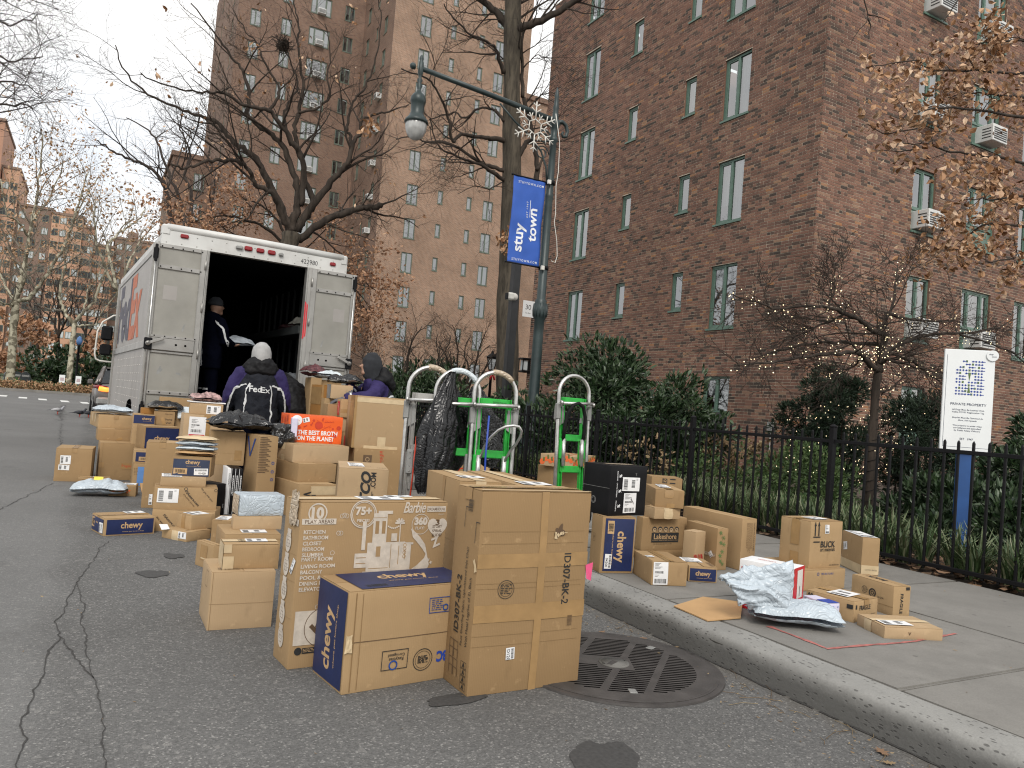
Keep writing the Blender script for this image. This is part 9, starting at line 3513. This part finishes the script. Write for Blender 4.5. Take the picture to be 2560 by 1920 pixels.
b_ = MB(); b_.cbox(-.18, -.10, 0, .18, .10, .014, .005)
tag(b_.build('flat_envelope', MAT['white'], None, top_of('b20', .55, .5), .08), 'flat white envelope under the plaid mailer', 'envelope')
poly_pack('mailer', 'white labelled mailer leaning between the black mailer and the customs box', 'mailer', (1.02, 10.02, .80), .1, .20, .16, .06, MAT['polywhite'], 45, rx=R(60), crumple=.7)
for i, (lab, m_, dz) in enumerate((('brown padded envelope lowest of the mailers on the slate blue carton', 'kraftpaper', .0), ('white mailer second up on the slate blue carton', 'polywhite', .035), ('silver mailer third up on the slate blue carton', 'poly', .075), ('pale padded envelope topmost on the slate blue carton', 'papertape', .115))):
	poly_pack('mailer', lab, 'mailer', top_of('b25', .5, .45, dz + .003), R(75) + rng.uniform(-.1, .1) + R(90), .30, .20, .042, MAT[m_], 50 + i, 'mailers stacked on the slate blue carton', crumple=.5)
poly_pack('mailer', 'crumpled black plastic parcel on the blue V carton pair', 'mailer', (1.28, 7.72, .742), .10, .56, .36, .15, MAT['polyblack'], 46, crumple=2.3)
poly_pack('mailer', 'dark clear wrapped parcel standing against the orange broth box', 'mailer', (1.70, 7.82, .70), .1, .24, .24, .16, pbr('dark_wrapped_parcel', (.035, .034, .034), .15, 0, .6, 9, .8, 14), 47, rx=R(72), crumple=1.3)
b_ = MB(); b_.cbox(-.03, -.06, 0, .03, .06, .19, .006)
tag(b_.build('pouch', MAT['lav'], None, (1.79, 7.74, .72), -.1), 'white and violet pouch squeezed beside the orange broth box', 'pouch')
poly_pack('mailer', 'brown padded envelope leaning by the small arrow carton', 'mailer', (.62, 8.45, .01), .5, .22, .28, .03, MAT['kraftpaper'], 48, rx=R(62), crumple=.4)
poly_pack('mailer', 'dark red plaid package on the tall carton by the truck door', 'mailer', top_of('b48h', .3, .3), .1, .26, .3, .14, pbr('dark_red_plaid', (.085, .022, .026), .6, 0, .8, 40), 49, crumple=1.5)
poly_pack('mailer', 'white wrapped package on the tall carton by the truck door', 'mailer', (2.62, 9.75, 1.36), .1, .36, .26, .11, MAT['polywhite'], 60, crumple=1.2)
poly_pack('mailer', 'black bag lying over the cartons before the leaning courier', 'mailer', (2.62, 8.93, 1.295), -.12, .40, .26, .12, MAT['polyblack'], 61, crumple=1.3)
Box_b = BOX
BOX['b48i'] = (2.50, 9.70, 0.0, .3, .30, 1.35, 0.0)
Box('b48i', 'brown carton behind the glossy taped one holding the white package', mat='card', group=G1)
BOX['b48j'] = (2.68, 8.99, 0.0, .2, .16, 1.1, 0.0)
Box('b48j', 'tan carton under the black bag before the leaning courier', mat='card2', group=G1)

# torn silver bag standing before the red carton, a filled mailer lying at its foot
poly_pack('mailer', 'filled silver mailer lying flat at the foot of the torn silver bag', 'mailer', (3.345, 2.835, KZ + .002), -.60, .46, .25, .13, MAT['poly'], 62, crumple=1.0)
GZ = Z(1660, 1240, 2.989)
NXp, NYp = 60, 50
V, F = [], []
bl_, br_, tl_, tr_ = atY(*GZ(575, 800), 2.90), atY(*GZ(1000, 900), 2.80), atY(*GZ(425, 585), 2.98), atY(*GZ(945, 472), 2.84)
for j in range(NYp + 1):
	for i in range(NXp + 1):
		u, v = i / NXp, j / NYp
		p = bl_.lerp(br_, u).lerp(tl_.lerp(tr_, u), v)
		e = math.sin(math.pi * u) ** .6 * math.sin(math.pi * min(1, .12 + .88 * v)) ** .6
		p.y -= .045 * e + .030 * crease(Vector((u * 2.1, v * 1.8, 1.7)), 12, 6)
		p.z += .022 * mnoise.noise(Vector((u * 4, 0, 4))) * v + .010 * mnoise.noise(Vector((u * 13, 0, 4))) * v ** 3
		p.x += .012 * mnoise.noise(Vector((0, v * 6, 8 + round(u))))
		V.append(tuple(p))
for j in range(NYp):
	for i in range(NXp):
		a = j * (NXp + 1) + i
		F.append((a, a + 1, a + NXp + 2, a + NXp + 1))
mb = MB()
mb.add(V, F, 0, True)
o = tag(mb.build('plastic_bag', MAT['poly']), 'large crumpled silver plastic bag standing before the red lantern carton', 'bag')
so = o.modifiers.new('thick', 'SOLIDIFY')
so.thickness = .03
so.offset = -1
# kraft envelope overhanging the kerb
b_ = MB()
q = [(2.90, 3.265, .148), (2.885, 2.985, .146), (3.12, 2.985, .147), (3.34, 3.19, .165), (3.20, 3.36, .160)]
b_.add(q + [(x_, y_, z_ - .006) for x_, y_, z_ in q], [(0, 1, 2, 3, 4), (9, 8, 7, 6, 5)] + [(j, 5 + j, 5 + (j + 1) % 5, (j + 1) % 5) for j in range(5)])
tag(b_.build('paper_envelope', MAT['kraftpaper'], None, (0, 0, .004)), 'flat brown paper envelope lying over the kerb edge by the silver bag', 'envelope')
b_ = MB()
b_.cbox(-.05, -.03, 0, .05, .03, .004, .001)
tag(b_.build('card_scrap', MAT['polywhite'], None, (2.66, 3.92, .003), .5), 'grey plastic scrap in the gutter beside the tallest carton', 'scrap')
